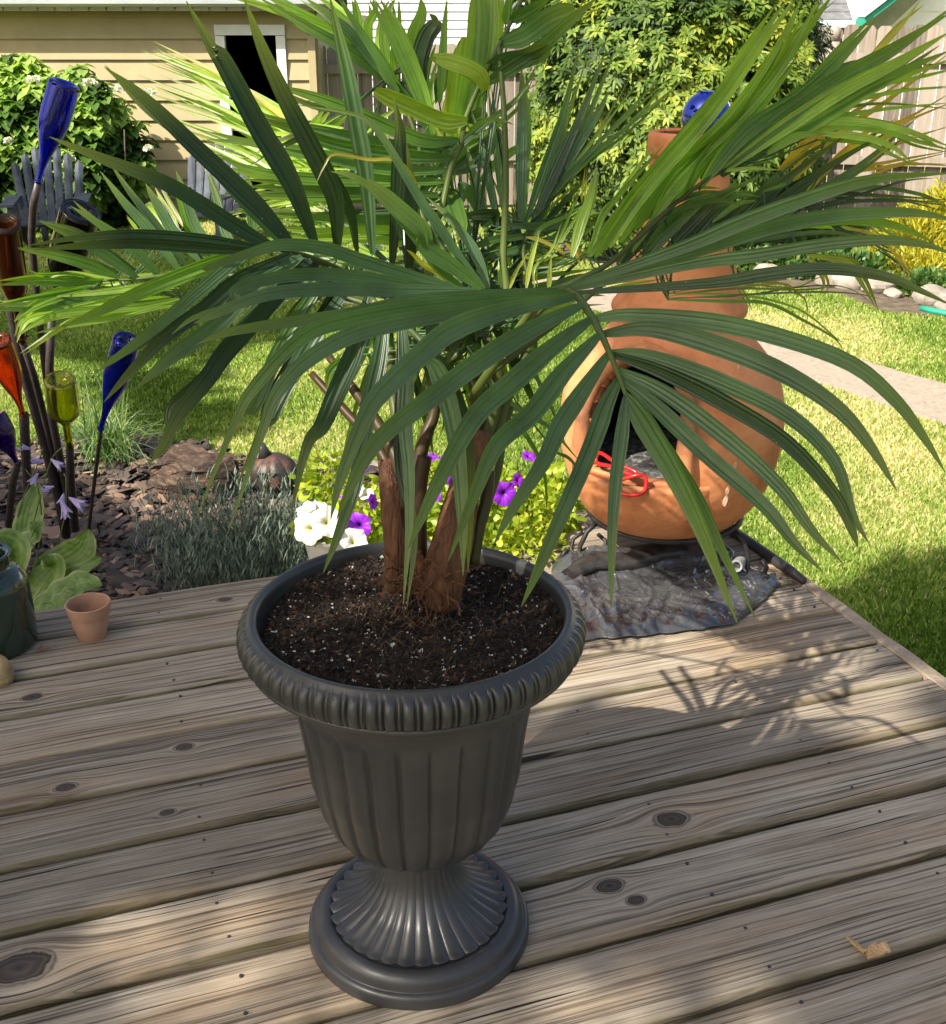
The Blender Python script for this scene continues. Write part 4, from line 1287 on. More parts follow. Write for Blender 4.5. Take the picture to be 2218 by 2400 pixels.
# ================= black bag =================
def bag():
    top = [at(*q, z=0) for q in ((1290, 1322), (1370, 1308), (1470, 1318), (1580, 1298), (1690, 1292), (1800, 1352), (1822, 1378))]
    bot = [at(*q, z=0) for q in ((1330, 1512), (1400, 1501), (1480, 1498), (1560, 1489), (1640, 1480), (1720, 1468), (1792, 1410))]
    nx, ny = 300, 170
    V = []

    def pl_(P, t):
        t *= len(P) - 1; i = min(int(t), len(P) - 2); return P[i].lerp(P[i + 1], t - i)
    for j in range(ny + 1):
        for i in range(nx + 1):
            s, t = i / nx, j / ny
            p = pl_(bot, s).lerp(pl_(top, s), t)
            q = Vector((p.x * 9, p.y * 9, 1.7))
            edge = min(1, min(s, 1 - s, t, 1 - t) * 12)
            rg = 1 - abs(mn.noise(q)) * 2.2
            rg2 = 1 - abs(mn.noise(q * 2.9 + Vector((5, 1, 2)))) * 2.2
            z = .006 + edge * (.012 * (mn.noise(q * .6) + .5) + .004 * mn.noise(q * 2)) + .0015 * mn.noise(q * 8)
            for ia, (an_, fx, fy, hh) in enumerate(((.3, 3, 13, .010), (1.4, 4, 16, .008), (2.3, 3, 12, .008), (.9, 8, 34, .004), (2.0, 9, 38, .004), (.1, 10, 45, .003))):
                ca_, sa_ = math.cos(an_), math.sin(an_)
                wob_ = .02 * mn.noise(Vector((p.x * 12, p.y * 12, ia)))
                uu_, vv_ = (p.x * ca_ + p.y * sa_), (-p.x * sa_ + p.y * ca_ + wob_)
                z += .5 * hh * edge * max(0, 1 - abs(mn.noise(Vector((uu_ * fx, vv_ * fy, ia * 5.0)))) * 7)
            if t > .72 and s < .72: z += .030 * edge * math.sin((t - .72) / .28 * math.pi * .6) * (1 + .6 * mn.noise(Vector((s * 8, t * 6, 4))))
            z += .022 * max(0, s - .80) / .2 * edge
            wv = .006 * mn.noise(Vector((s * 14, t * 10, 6)))
            V.append((p.x + wv, p.y + wv, z))
    Fq = [(j * (nx + 1) + i, j * (nx + 1) + i + 1, (j + 1) * (nx + 1) + i + 1, (j + 1) * (nx + 1) + i) for j in range(ny) for i in range(nx)]
    o = np_mesh('plastic_bag', V, np.array(Fq), np.zeros((len(V), 4)), plastic('bag_film', .040, .22), None, True)
    sm = o.modifiers.new('s', 'SOLIDIFY'); sm.thickness = .0015
    tag(o, 'crumpled shiny black plastic bag lying flat behind the urn', 'bag')
    # bunched dark neck of the bag at its left
    b = MB()
    nb = noisy('bag_grime', (.012, .012, .012), (.05, .045, .04), scale=60, rough=.3)
    pts = [at(1330, 1350, z=.02), at(1390, 1318, z=.03), at(1470, 1320, z=.03), at(1540, 1300, z=.035), at(1620, 1290, z=.03)]
    b.tube(pts, [.018, .028, .022, .025, .015], 18)
    b.v = [tuple(Vector(v) + Vector((1, 1, 1)) * .010 * mn.noise(Vector(v) * 45)) for v in b.v]
    n_ = b.build('bunched_neck', nb, sharp=35); n_.parent = o


bag()
# small white pipe offcut on the bag
b = MB(); c = at(1731, 1322, z=.035); r_ = .014
rot = Matrix.Rotation(rad(78), 3, 'X') @ Matrix.Rotation(0, 3, 'Y')
rot = Matrix.Rotation(rad(-25), 3, 'Z') @ rot
b.lathe([(r_ * .68, -.022), (r_, -.022), (r_, .022), (r_ * .68, .022), (r_ * .68, -.022)], 24, cen=c, rot=rot)
tag(b.build('pipe_offcut', noisy('white_pvc', (.34, .34, .31), (.50, .50, .46), rough=.5), sharp=40), 'short white plastic pipe piece on top of the black bag', 'pipe')

# wood chip in the near gap
b = MB()
CH = noisy('fresh_wood_chip', (.42, .26, .12), (.62, .42, .22), scale=60, rough=.9, bump=.5)
c = at(2030, 2237, z=.004)
for i, (a, l, w_, tz) in enumerate(((2.2, .030, .010, .010), (.25, .034, .012, .004), (.5, .020, .008, .010), (2.6, .014, .006, .016))):
    d = Vector((math.cos(a), math.sin(a), .15)); s_ = Vector((-math.sin(a), math.cos(a), .3))
    ring = []
    for k in range(8):
        t = k / 7
        ring.append((c + d * l * t + s_ * w_ * (.5 + .35 * mn.noise(Vector((i, t * 5, 0)))) + Vector((0, 0, tz * .6 + .004 * mn.noise(Vector((t * 4, i, 1)))))))
    ring2 = [c + d * l * (k / 7) - s_ * w_ * (.5 + .35 * mn.noise(Vector((i, k * .9, 4)))) + Vector((0, 0, tz * .3)) for k in range(8)]
    vs = ring + ring2 + [v - Vector((0, 0, .004)) for v in ring + ring2]
    fs = []
    for k in range(7): fs += [(k, k + 1, k + 9, k + 8), (k + 16, k + 24, k + 25, k + 17), (k, k + 16, k + 17, k + 1), (k + 8, k + 9, k + 25, k + 24)]
    b.add(vs, fs)
tag(b.build('wood_chip', CH, smooth=False), 'torn splinter of light brown wood stuck in the deck gap', 'wood chip')


# ================= chiminea =================
TC = noisy('terracotta', (.40, .135, .045), (.66, .25, .095), scale=7, rough=.75, bump=.35, bscale=26, c3=(.72, .32, .15))
CX, CY = .455, 2.52
# soot stains round the mouth of the fire pot
_nt = TC.node_tree; _p = _nt.nodes['Principled BSDF']; _src = _p.inputs['Base Color'].links[0].from_socket
_g = N(_nt, 'ShaderNodeTexCoord'); _v = N(_nt, 'ShaderNodeVectorMath', operation='DISTANCE'); lk(_nt, _g.outputs['Object'], _v.inputs[0])
_v.inputs[1].default_value = (.455 + .25 * math.cos(rad(-120)), 2.52 + .25 * math.sin(rad(-120)), .40)
_n = N(_nt, 'ShaderNodeTexNoise', i_Scale=16, i_Detail=7, i_Roughness=.7); lk(_nt, _g.outputs['Object'], _n.inputs['Vector'])
_d = _m(_nt, 'ADD', _v.outputs['Value'], _m(_nt, 'MULTIPLY', _n.outputs['Fac'], .16))
_r = ramp(_nt, [(.17, (.85, .85, .85)), (.26, (0, 0, 0))]); lk(_nt, _d, _r.inputs[0])
_x = N(_nt, 'ShaderNodeMix', data_type='RGBA'); lk(_nt, _r.outputs[0], _x.inputs[0]); lk(_nt, _src, _x.inputs[6]); _x.inputs[7].default_value = (.05, .025, .015, 1)
_n2 = N(_nt, 'ShaderNodeTexNoise', i_Scale=70, i_Detail=6); lk(_nt, _g.outputs['Object'], _n2.inputs['Vector'])
_r2 = ramp(_nt, [(.60, (0, 0, 0)), (.72, (.25, .25, .25))]); lk(_nt, _n2.outputs['Fac'], _r2.inputs[0])
_x2 = N(_nt, 'ShaderNodeMix', data_type='RGBA'); lk(_nt, _r2.outputs[0], _x2.inputs[0]); lk(_nt, _x.outputs[2], _x2.inputs[6]); _x2.inputs[7].default_value = (.20, .075, .035, 1)
lk(_nt, _x2.outputs[2], _p.inputs['Base Color'])
# blackened interior material
SOOT = noisy('soot', (.006, .005, .005), (.02, .016, .013), scale=20, rough=1)
chi = empty('chiminea', (CX, CY, .08), 'round bellied terracotta chiminea with tall neck behind the black bag', 'chiminea')
pr_ = lerp_prof([(.055, .078), (.10, .080), (.150, .095), (.198, .140), (.232, .200), (.250, .270), (.254, .335), (.246, .400), (.226, .455), (.196, .500), (.160, .540), (.142, .562), (.140, .575), (.148, .588), (.149, .602), (.139, .616), (.126, .640), (.114, .70), (.104, .76), (.094, .82), (.086, .875), (.082, .905), (.081, .915), (.088, .922), (.089, .95), (.085, .962), (.078, .965), (.070, .960)], 4)
MA = rad(-90 - 30)      # mouth direction
md_ = Vector((math.cos(MA), math.sin(MA), 0)); ms_ = Vector((-math.sin(MA), math.cos(MA), 0))


def in_mouth(p):
    q = Vector(p) - Vector((CX, CY, 0))
    if q.dot(md_) < .05: return False
    s, z = q.dot(ms_), q.z
    if z < .27 or z > .53: return False
    zz = (z - .33) / .15
    hw = .105
    if z > .385: hw = .105 * math.sqrt(max(0, 1 - ((z - .385) / .135) ** 2))
    elif z < .29: hw = .105 * math.sqrt(max(0, 1 - ((.29 - z) / .03) ** 2))
    return abs(s) < hw


b = MB()
seg = 220
prf = []
for i in range(len(pr_) - 1):
    sub_ = 3 if .2 < pr_[i][1] < .52 else 1
    for k in range(sub_):
        t = k / sub_; prf.append((pr_[i][0] * (1 - t) + pr_[i + 1][0] * t, pr_[i][1] * (1 - t) + pr_[i + 1][1] * t))
prf.append(pr_[-1])


def chmod(i, a, r, z):
    return r * (1 + .012 * mn.noise(Vector((math.cos(a) * 2, math.sin(a) * 2, z * 6))) + .004 * mn.noise(Vector((math.cos(a) * 9, math.sin(a) * 9, z * 30))))


b.lathe(prf, seg, chmod, (CX, CY, 0))
fs = []
for f in b.f:
    c = sum((Vector(b.v[i]) for i in f), Vector()) / len(f)
    if not in_mouth(c): fs.append(f)
b.f = fs; b.m = [0] * len(fs)
body = b.build('body', [TC, SOOT], chi)
so = body.modifiers.new('s', 'SOLIDIFY'); so.thickness = .022; so.offset = -1; so.material_offset = 1; so.material_offset_rim = 0
# bottom disc and top inner dark
b = MB(); b.lathe([(.002, .0785), (.056, .0785)], 40, cen=(CX, CY, 0)); b.build('bottom', TC, chi)


def surf(s, z, out=.0):
    """point on the belly surface at sideways s and height z, towards the mouth"""
    r = np.interp(z, [q[1] for q in prf], [q[0] for q in prf]) + out
    d = math.sqrt(max(1e-6, r * r - s * s))
    return Vector((CX, CY, 0)) + md_ * d + ms_ * s + Vector((0, 0, z))


# lip round the mouth: arch + jambs
arch = []
for k in range(37):
    a = math.pi * k / 36
    arch.append((.118 * math.cos(a), .385 + .148 * math.sin(a)))
arch = [(.116, .262), (.119, .30), (.119, .33)] + arch + [(-.119, .33), (-.119, .30), (-.116, .262)]
b = MB(); b.tube([surf(s, z, .004) for s, z in arch], [.017 + .004 * (1 if i < 3 or i > 39 else 0) for i in range(len(arch))], 14)
b.v = [tuple(Vector(v) + Vector((1, 1, 1)) * .003 * mn.noise(Vector(v) * 22)) for v in b.v]
b.build('mouth_lip', TC, chi)
# apron bulging below the mouth
b = MB(); vs = []; fs = []
na_, nb_ = 40, 14
for i in range(na_ + 1):
    s = -.17 + .34 * i / na_
    for j in range(nb_ + 1):
        t = j / nb_
        z = .10 + .165 * t
        bul = .036 * math.cos(s / .17 * math.pi / 2) ** .7 * math.sin(math.pi * min(1, t * .5 + .08)) ** .8
        p = surf(s, z, bul - .004)
        vs.append(p)
    p = surf(s * .93, .268 - .004, .036 * math.cos(s / .17 * math.pi / 2) ** .7 - .022); vs.append(p)
    p = surf(s * .93, .240, -.02); vs.append(p)
m_ = nb_ + 3
for i in range(na_):
    for j in range(m_ - 1):
        k = i * m_ + j; fs.append((k, k + m_, k + m_ + 1, k + 1))
b.add(vs, fs); b.build('apron', TC, chi)
# unglazed white chips on the clay
BARE = noisy('bare_clay', (.42, .25, .15), (.66, .48, .36), scale=60, rough=1)
for (u_, v_, r_) in ((1733, 865, .008), (1722, 1095, .012), (1700, 1172, .014), (1705, 1150, .010)):
    d_ = ray(u_, v_).normalized(); o_ = Vector((0, 0, CAMH))
    # march to the belly
    t = 1.5
    for _ in range(2500):
        p = o_ + d_ * t; q = math.hypot(p.x - CX, p.y - CY)
        if q < np.interp(p.z, [w[1] for w in prf], [w[0] for w in prf]) * 1.006: break
        t += .0015
    n_ = Vector((p.x - CX, p.y - CY, (p.z - .33) * .8)).normalized(); s1 = n_.orthogonal().normalized(); s2 = n_.cross(s1)
    ring = [p + (s1 * math.cos(a) * r_ * (.45 + .4 * abs(mn.noise(Vector((a * 2, u_, 0))))) + Vector((0, 0, 1)) * math.sin(a) * r_ * (.9 + .5 * mn.noise(Vector((a * 2, v_, 3))))) + n_ * .0022 for a in [i * math.pi / 8 for i in range(16)]]
    b = MB(); b.add(ring + [q - n_ * .01 for q in ring], [tuple(range(16))] + [(i, i + 16, (i + 1) % 16 + 16, (i + 1) % 16) for i in range(16)])
    b.build('worn_patch', BARE, chi, smooth=False)
# ash bed
b = MB(); b.lathe([(.001, .262), (.10, .262), (.20, .255), (.215, .235)], 40, lambda i, a, r, z: (r, z + .012 * mn.noise(Vector((r * 40 * math.cos(a), r * 40 * math.sin(a), 0)))), (CX, CY, 0))
b.v = [tuple(v) for v in b.v]
ash = b.build('ash_bed', noisy('ash', (.012, .012, .012), (.08, .08, .08), scale=60, rough=1, c3=(.42, .42, .41)), chi, smooth=False)
# red wire handles lying in the mouth
RM = noisy('red_vinyl', (.55, .01, .012), (.68, .02, .02), rough=.25)


def handle(pts2, name, label):
    b = MB(); P = [surf(s, z, o_) for s, z, o_ in pts2]
    n = len(P); Q = []
    for i in range(n):
        p0, p1, p2, p3 = P[(i - 1) % n], P[i], P[(i + 1) % n], P[(i + 2) % n]
        for k in range(6):
            t = k / 6; Q.append(.5 * (2 * p1 + (p2 - p0) * t + (2 * p0 - 5 * p1 + 4 * p2 - p3) * t * t + (3 * p1 - p0 - 3 * p2 + p3) * t ** 3))
    Q.append(Q[0])
    b.tube(Q, .0042, 8, False)
    tag(b.build(name, RM), label, 'tool handle')


handle([(-.075, .292, .0), (-.072, .312, -.01), (-.02, .308, .01), (.028, .300, .02), (.020, .292, .02), (-.03, .297, .01)], 'wire_handle', 'upper long loop of red coated wire in the chiminea mouth')
handle([(-.022, .262, .035), (.020, .252, .045), (.052, .262, .035), (.048, .292, .02), (.022, .290, .025)], 'wire_handle', 'lower rounded loop of red coated wire at the chiminea lip')
# iron stand
IR = noisy('wrought_iron', (.012, .012, .013), (.045, .04, .04), scale=40, rough=.5, metal=.4)
sd = empty('iron_stand', (CX, CY, 0), 'low black wrought iron ring stand carrying the chiminea', 'stand')
b = MB(); rr_ = .178; b.tube([(CX + rr_ * math.cos(a), CY + rr_ * math.sin(a), .105) for a in [i * math.pi / 32 for i in range(65)]], .007, 8, False)
b.build('ring', IR, sd)
for a in (rad(-158), rad(-38), rad(82)):
    d = Vector((math.cos(a), math.sin(a), 0)); c = Vector((CX, CY, 0)); b = MB()
    pts = [c + d * .178 + Vector((0, 0, .105)), c + d * .205 + Vector((0, 0, .085)), c + d * .222 + Vector((0, 0, .05)), c + d * .222 + Vector((0, 0, .018)), c + d * .240 + Vector((0, 0, .006)), c + d * .262 + Vector((0, 0, .012)), c + d * .268 + Vector((0, 0, .035)), c + d * .255 + Vector((0, 0, .05))]
    b.tube(pts, .006, 8); b.build('leg', IR, sd)
b = MB(); b.tube([at(1402, 1252, z=.06), at(1420, 1268, z=.05), at(1418, 1300, z=.02), at(1392, 1322, z=.01), at(1360, 1315, z=.02), at(1338, 1288, z=.035), at(1345, 1262, z=.06), at(1368, 1247, z=.075)], [.005] * 8, 8); b.build('scroll', IR, sd)
# gazing ball on neck
BB = at(1655, 300, Y=CY)
m, nt, p, o_ = mat('blue_mirror_glass'); p.inputs['Base Color'].default_value = (.005, .03, .45, 1); p.inputs['Metallic'].default_value = .55; p.inputs['Roughness'].default_value = .06; p.inputs['Coat Weight'].default_value = 1
b = MB(); rb = .052
b.lathe([(rb * math.sin(math.pi * i / 24 + .0001), -rb * math.cos(math.pi * i / 24)) for i in range(25)], 40, cen=(BB.x, CY, .955 + rb * .72))
b.lathe([(.02, -.012), (.022, .0)], 20, cen=(BB.x, CY, .955 + rb * 1.70))
tag(b.build('gazing_ball', m), 'shiny cobalt blue glass ball resting on the chiminea neck', 'glass ball')


# ================= left: jar, pot, stones =================
GZM = noisy('green_glaze', (.012, .030, .020), (.022, .045, .030), scale=8, rough=.12, coat=.6, bump=.02)
p = at(-10, 1512, z=0)
jar = empty('glazed_jar', p, 'dark green glazed ceramic jar at the left edge of the deck', 'jar')
b = MB(); jp = lerp_prof([(.070, .0), (.0815, .006), (.084, .03), (.0845, .08), (.084, .125), (.080, .150), (.068, .166), (.057, .172), (.053, .178), (.054, .190), (.057, .198), (.059, .203), (.057, .206), (.050, .204), (.046, .196), (.046, .17), (.06, .15), (.07, .10), (.07, .03), (.001, .02)], 4)
b.lathe(jp, 72, None, p); b.build('body', GZM, jar)
b = MB(); b.lathe([(.048, .195), (.0562, .1985), (.060, .2035), (.0585, .2075), (.0535, .2065), (.048, .202)], 72, None, p)
b.build('rim', noisy('blue_glaze', (.008, .022, .035), (.015, .035, .05), rough=.12, coat=.6), jar)
p = at(217, 1492, z=0)
TP = noisy('flowerpot_clay', (.40, .22, .14), (.50, .29, .19), scale=14, rough=.8, bump=.12)
fp_ = empty('flower_pot', p, 'small empty terracotta flower pot on the deck beside the green jar', 'flower pot')
b = MB(); b.lathe([(.001, 0), (.0275, 0), (.029, .002), (.0375, .052), (.0405, .053), (.0412, .0545), (.0455, .0775), (.0455, .079), (.0445, .080), (.0415, .0795), (.0375, .054), (.036, .03), (.030, .012), (.001, .010)], 72, None, p)
b.build('body', TP, fp_, sharp=35)
b = MB(); b.lathe([(.001, .030), (.015, .031), (.0345, .028)], 30, lambda i, a, r, z: (r, z + .002 * mn.noise(Vector((math.cos(a) * r * 200, math.sin(a) * r * 200, 0)))), p); b.build('soil', noisy('dry_soil', (.05, .03, .018), (.14, .08, .05), scale=80, rough=1), fp_, smooth=False)
q = at(-12, 1590, z=0); rock('stone', (q.x, q.y, 0), .045, 'rough tan stone on the deck below the green jar', seed=14, sq=(1, .8, .75), m=noisy('tan_stone', (.30, .20, .09), (.55, .40, .20), scale=18, rough=.9, bump=.6))
# dead leaf scrap
b = MB(); c = at(80, 1528, z=.004); b.add([c, c + Vector((.020, .004, .006)), c + Vector((.032, .012, .002)), c + Vector((.012, .010, .010))], [(0, 1, 2, 3)])
tag(b.build('dead_leaf', noisy('dead_leaf_brown', (.10, .04, .02), (.25, .12, .06), scale=60, rough=.9)), 'small curled dead leaf on the deck right of the jar', 'leaf')


# ================= bottle tree =================
RODM = noisy('painted_rod', (.025, .018, .02), (.07, .055, .055), scale=60, rough=.45)
bt = empty('bottle_tree', at(140, 1235, z=GZ), 'cluster of dark metal rods holding upturned glass bottles', 'bottle tree')


def rod(pts, r0, r1):
    b = MB(); P = [at(u_, v_, Y=y_) for u_, v_, y_ in pts]; b.tube(P, [r0 + (r1 - r0) * i / (len(P) - 1) for i in range(len(P))], 10)
    b.build('rod', RODM, bt)


def bottle(name, label, top, neck, Yt, Yn, dpx, m, kind='wine'):
    """top: pixel of the base end (up), neck: pixel of the mouth end (down)"""
    A = at(*top, Y=Yt); B = at(*neck, Y=Yn)
    L = (A - B).length; ax = (A - B).normalized()
    r = dpx * dist(A) / F / 2
    rot = ax.to_track_quat('Z', 'Y').to_matrix()
    if kind == 'wine': pf = [(.34, 0), (.37, .01), (.37, .05), (.33, .055), (.33, .26), (.42, .32), (.70, .40), (.93, .48), (1, .56), (1, .96), (.93, .99), (.80, 1.0), (.55, .985), (.2, .93), (.001, .92)]
    elif kind == 'slim': pf = [(.20, 0), (.24, .01), (.24, .03), (.20, .035), (.23, .16), (.42, .30), (.72, .44), (.92, .56), (1, .66), (1, .95), (.93, .99), (.80, 1.0), (.55, .985), (.2, .94), (.001, .93)]
    else: pf = [(.24, 0), (.26, .02), (.25, .30), (.30, .35), (.60, .42), (.92, .50), (1, .56), (1, .92), (.95, .97), (.85, .99), (.70, .985), (.5, .94), (.001, .90)]
    b = MB(); b.lathe([(r * a, L * z) for a, z in lerp_prof(pf, 3)], 40, None, B, rot)
    o = b.build(name, m); so_ = o.modifiers.new('s', 'SOLIDIFY'); so_.thickness = .0035; so_.offset = -1; tag(o, label, 'bottle', 'upturned glass bottles on the rods')
    return A, B


GB = glass('cobalt_glass', (.02, .05, .85), .55); GO = glass('orange_glass', (.95, .22, .02), .35); GY = glass('yellow_green_glass', (.62, .62, .03), .35)
GD = glass('dark_glass', (.05, .045, .03), .85); GA = glass('amber_glass', (.35, .13, .02), .75); GP = glass('purple_glass', (.10, .01, .40), .8)
bottle('glass_bottle', 'cobalt blue bottle standing tallest on its rod before the green bush', (152, 192), (88, 430), 3.15, 3.15, 72, GB, 'slim')
bottle('glass_bottle', 'nearly black bottle tilted right of the tall blue bottle', (190, 492), (122, 735), 3.2, 3.3, 92, GD)
bottle('glass_bottle', 'dark amber bottle with an orange streak at the left edge', (12, 520), (52, 800), 3.0, 3.2, 66, GA)
bottle('glass_bottle', 'orange to red bottle leaning in from the left edge', (-8, 795), (56, 975), 3.0, 3.1, 66, GO, 'slim')
bottle('glass_bottle', 'squat yellow green bottle upright among the rods', (140, 886), (163, 1046), 3.2, 3.3, 73, GY, 'squat')
bottle('glass_bottle', 'deep blue bottle on a thin rod over the lawn', (298, 794), (235, 1008), 3.2, 3.3, 64, GB, 'slim')
bottle('glass_bottle', 'purple bottle at the left edge beneath the orange one', (-20, 975), (42, 1088), 2.9, 2.9, 66, GP, 'slim')
rod([(90, 428, 3.15), (78, 480, 3.17), (74, 560, 3.22), (88, 700, 3.3), (105, 860, 3.4), (125, 1000, 3.5), (150, 1130, 3.6), (172, 1225, 3.7)], .010, .011)
rod([(122, 735, 3.3), (116, 860, 3.35), (122, 980, 3.4), (150, 1120, 3.6), (178, 1240, 3.75)], .012, .014)
rod([(20, 560, 3.25), (28, 730, 3.3), (58, 880, 3.4), (100, 1020, 3.5), (140, 1180, 3.65), (155, 1255, 3.75)], .017, .017)
rod([(52, 800, 3.2), (80, 880, 3.3), (110, 1000, 3.45), (150, 1180, 3.7), (160, 1250, 3.8)], .010, .011)
rod([(56, 972, 3.1), (60, 1050, 3.2), (66, 1170, 3.4), (90, 1280, 3.6)], .014, .014)
rod([(163, 1043, 3.3), (166, 1120, 3.45), (176, 1240, 3.7)], .012, .014)
rod([(42, 1085, 2.9), (30, 1130, 3.0), (20, 1230, 3.2)], .010, .011)
b = MB(); P = [at(237, 1006, Y=3.3), at(228, 1080, Y=3.4), at(215, 1180, Y=3.5), at(206, 1262, Y=3.6)]; b.tube(P, [.006, .006, .006, .006], 8)
tag(b.build('bottle_stake', RODM), 'thin black stake carrying the deep blue bottle', 'stake')

# ================= garden bed plants =================
LV = foliage('lavender_leaf', [(0, (.06, .10, .07)), (.5, (.14, .19, .14)), (1, (.28, .33, .26))], trans=.2, rough=.7, tcol=(1, 1.1, .9))


def lavender():
    c0 = at(585, 1280, Y=3.05); cx, cy = c0.x, 3.05
    rg = np.random.default_rng(3); P = []; D = []; S = []
    for i in range(860):
        a = rg.random() * 6.28; r_ = .27 * math.sqrt(rg.random())
        x0 = cx + r_ * .55 * math.cos(a) * 1.1; y0 = cy + r_ * .5 * math.sin(a)
        h = rg.uniform(.40, .62) * (1 - .25 * (r_ / .30) ** 2)
        dx = r_ * math.cos(a) * .75; dy = r_ * math.sin(a) * .5
        for k in range(22):
            t = (k + rg.random()) / 22
            p = (x0 + dx * t * t, y0 + dy * t * t, GZ + h * (.12 + .88 * t))
            az = rg.random() * 6.28
            P.append(p); D.append((math.cos(az), math.sin(az), 1.5)); S.append((-math.sin(az), math.cos(az), 0))
    n = len(P)
    root = empty('lavender_bush', (cx, cy, GZ), 'grey green feathery lavender bush beyond the deck left of the urn', 'bush')
    leaf_mesh('foliage', np.array(P), np.array(D), np.array(S), rg.uniform(.022, .045, n), rg.uniform(.0028, .0045, n), LV, root, droop=0, fold=.1)
    b = MB()
    for i in range(60):
        a = rg.random() * 6.28; r_ = .25 * math.sqrt(rg.random())
        b.tube([(cx + r_ * .4 * math.cos(a), cy + r_ * .4 * math.sin(a), GZ), (cx + r_ * math.cos(a), cy + r_ * .7 * math.sin(a), GZ + rg.uniform(.25, .45))], [.004, .0015], 5)
    b.build('stems', LV, root)


lavender()


def grass_clump():
    c = at(235, 1120, z=GZ); rg = np.random.default_rng(9)
    gm = foliage('striped_grass', [(0, (.06, .13, .04)), (.6, (.16, .27, .10)), (1, (.45, .50, .30))], trans=.3)
    b = MB()
    for i in range(230):
        a = rg.random() * 6.28; sp_ = rg.uniform(.05, .30); h = rg.uniform(.18, .42); w_ = rg.uniform(.003, .006)
        x0 = c.x + rg.normal(0, .05); y0 = c.y + .15 + rg.normal(0, .05)
        d = Vector((math.cos(a), math.sin(a), 0)); s_ = Vector((-math.sin(a), math.cos(a), 0))
        vs = []
        for k in range(7):
            t = k / 6
            p = Vector((x0, y0, GZ)) + d * sp_ * t ** 1.5 * 1.2 + Vector((0, 0, h * (1.5 * t - .85 * t * t * (sp_ / .2))))
            p.z = max(p.z, GZ + .02)
            ww = w_ * (1 - t * .85); vs += [p - s_ * ww, p + s_ * ww]
        b.col = (rg.random(), 0, 0, 0)
        b.add(vs, [(2 * k, 2 * k + 1, 2 * k + 3, 2 * k + 2) for k in range(6)])
    tag(b.build('ornamental_grass', gm), 'clump of narrow striped grass blades behind the bottle rods', 'grass clump')


grass_clump()


def blade_strip(b, P, w_, nrm, nseg=10, fold=.15, ruf=0, col=None, prof=None, veins=0):
    """broad leaf along a list of points"""
    pts = spline(P, nseg)
    n = len(pts)
    for i, p in enumerate(pts):
        pass
    vs = []; cs = []
    na = 9
    for i, p in enumerate(pts):
        t = i / (n - 1)
        T_ = (pts[min(i + 1, n - 1)] - pts[max(i - 1, 0)]).normalized()
        S_ = T_.cross(nrm).normalized(); U = S_.cross(T_)
        ww = w_ * (prof(t) if prof else math.sin(math.pi * min(1, t * .93 + .07)) ** .7)
        for j in range(na):
            x = j / (na - 1) * 2 - 1
            q = p + S_ * x * ww / 2 + U * (abs(x) * ww * fold + ruf * math.sin(t * 22 + (3 if x > 0 else 0)) * abs(x) ** 2)
            vs.append(q); cs.append((col or R.random(), t, (x + 1) / 2, 0.8 if abs(x) > .95 else 0.0))
    fs = [(i * na + j, (i + 1) * na + j, (i + 1) * na + j + 1, i * na + j + 1) for i in range(n - 1) for j in range(na - 1)]
    b.add(vs, fs, cs)


def spline(P, nseg):
    P = [Vector(p) for p in P]; out = []
    for i in range(len(P) - 1):
        p0 = P[i - 1] if i > 0 else P[0] * 2 - P[1]; p1 = P[i]; p2 = P[i + 1]; p3 = P[i + 2] if i + 2 < len(P) else P[-1] * 2 - P[-2]
        for k in range(nseg):
            t = k / nseg
            out.append(.5 * (2 * p1 + (p2 - p0) * t + (2 * p0 - 5 * p1 + 4 * p2 - p3) * t * t + (3 * p1 - p0 - 3 * p2 + p3) * t ** 3))
    out.append(P[-1]); return out


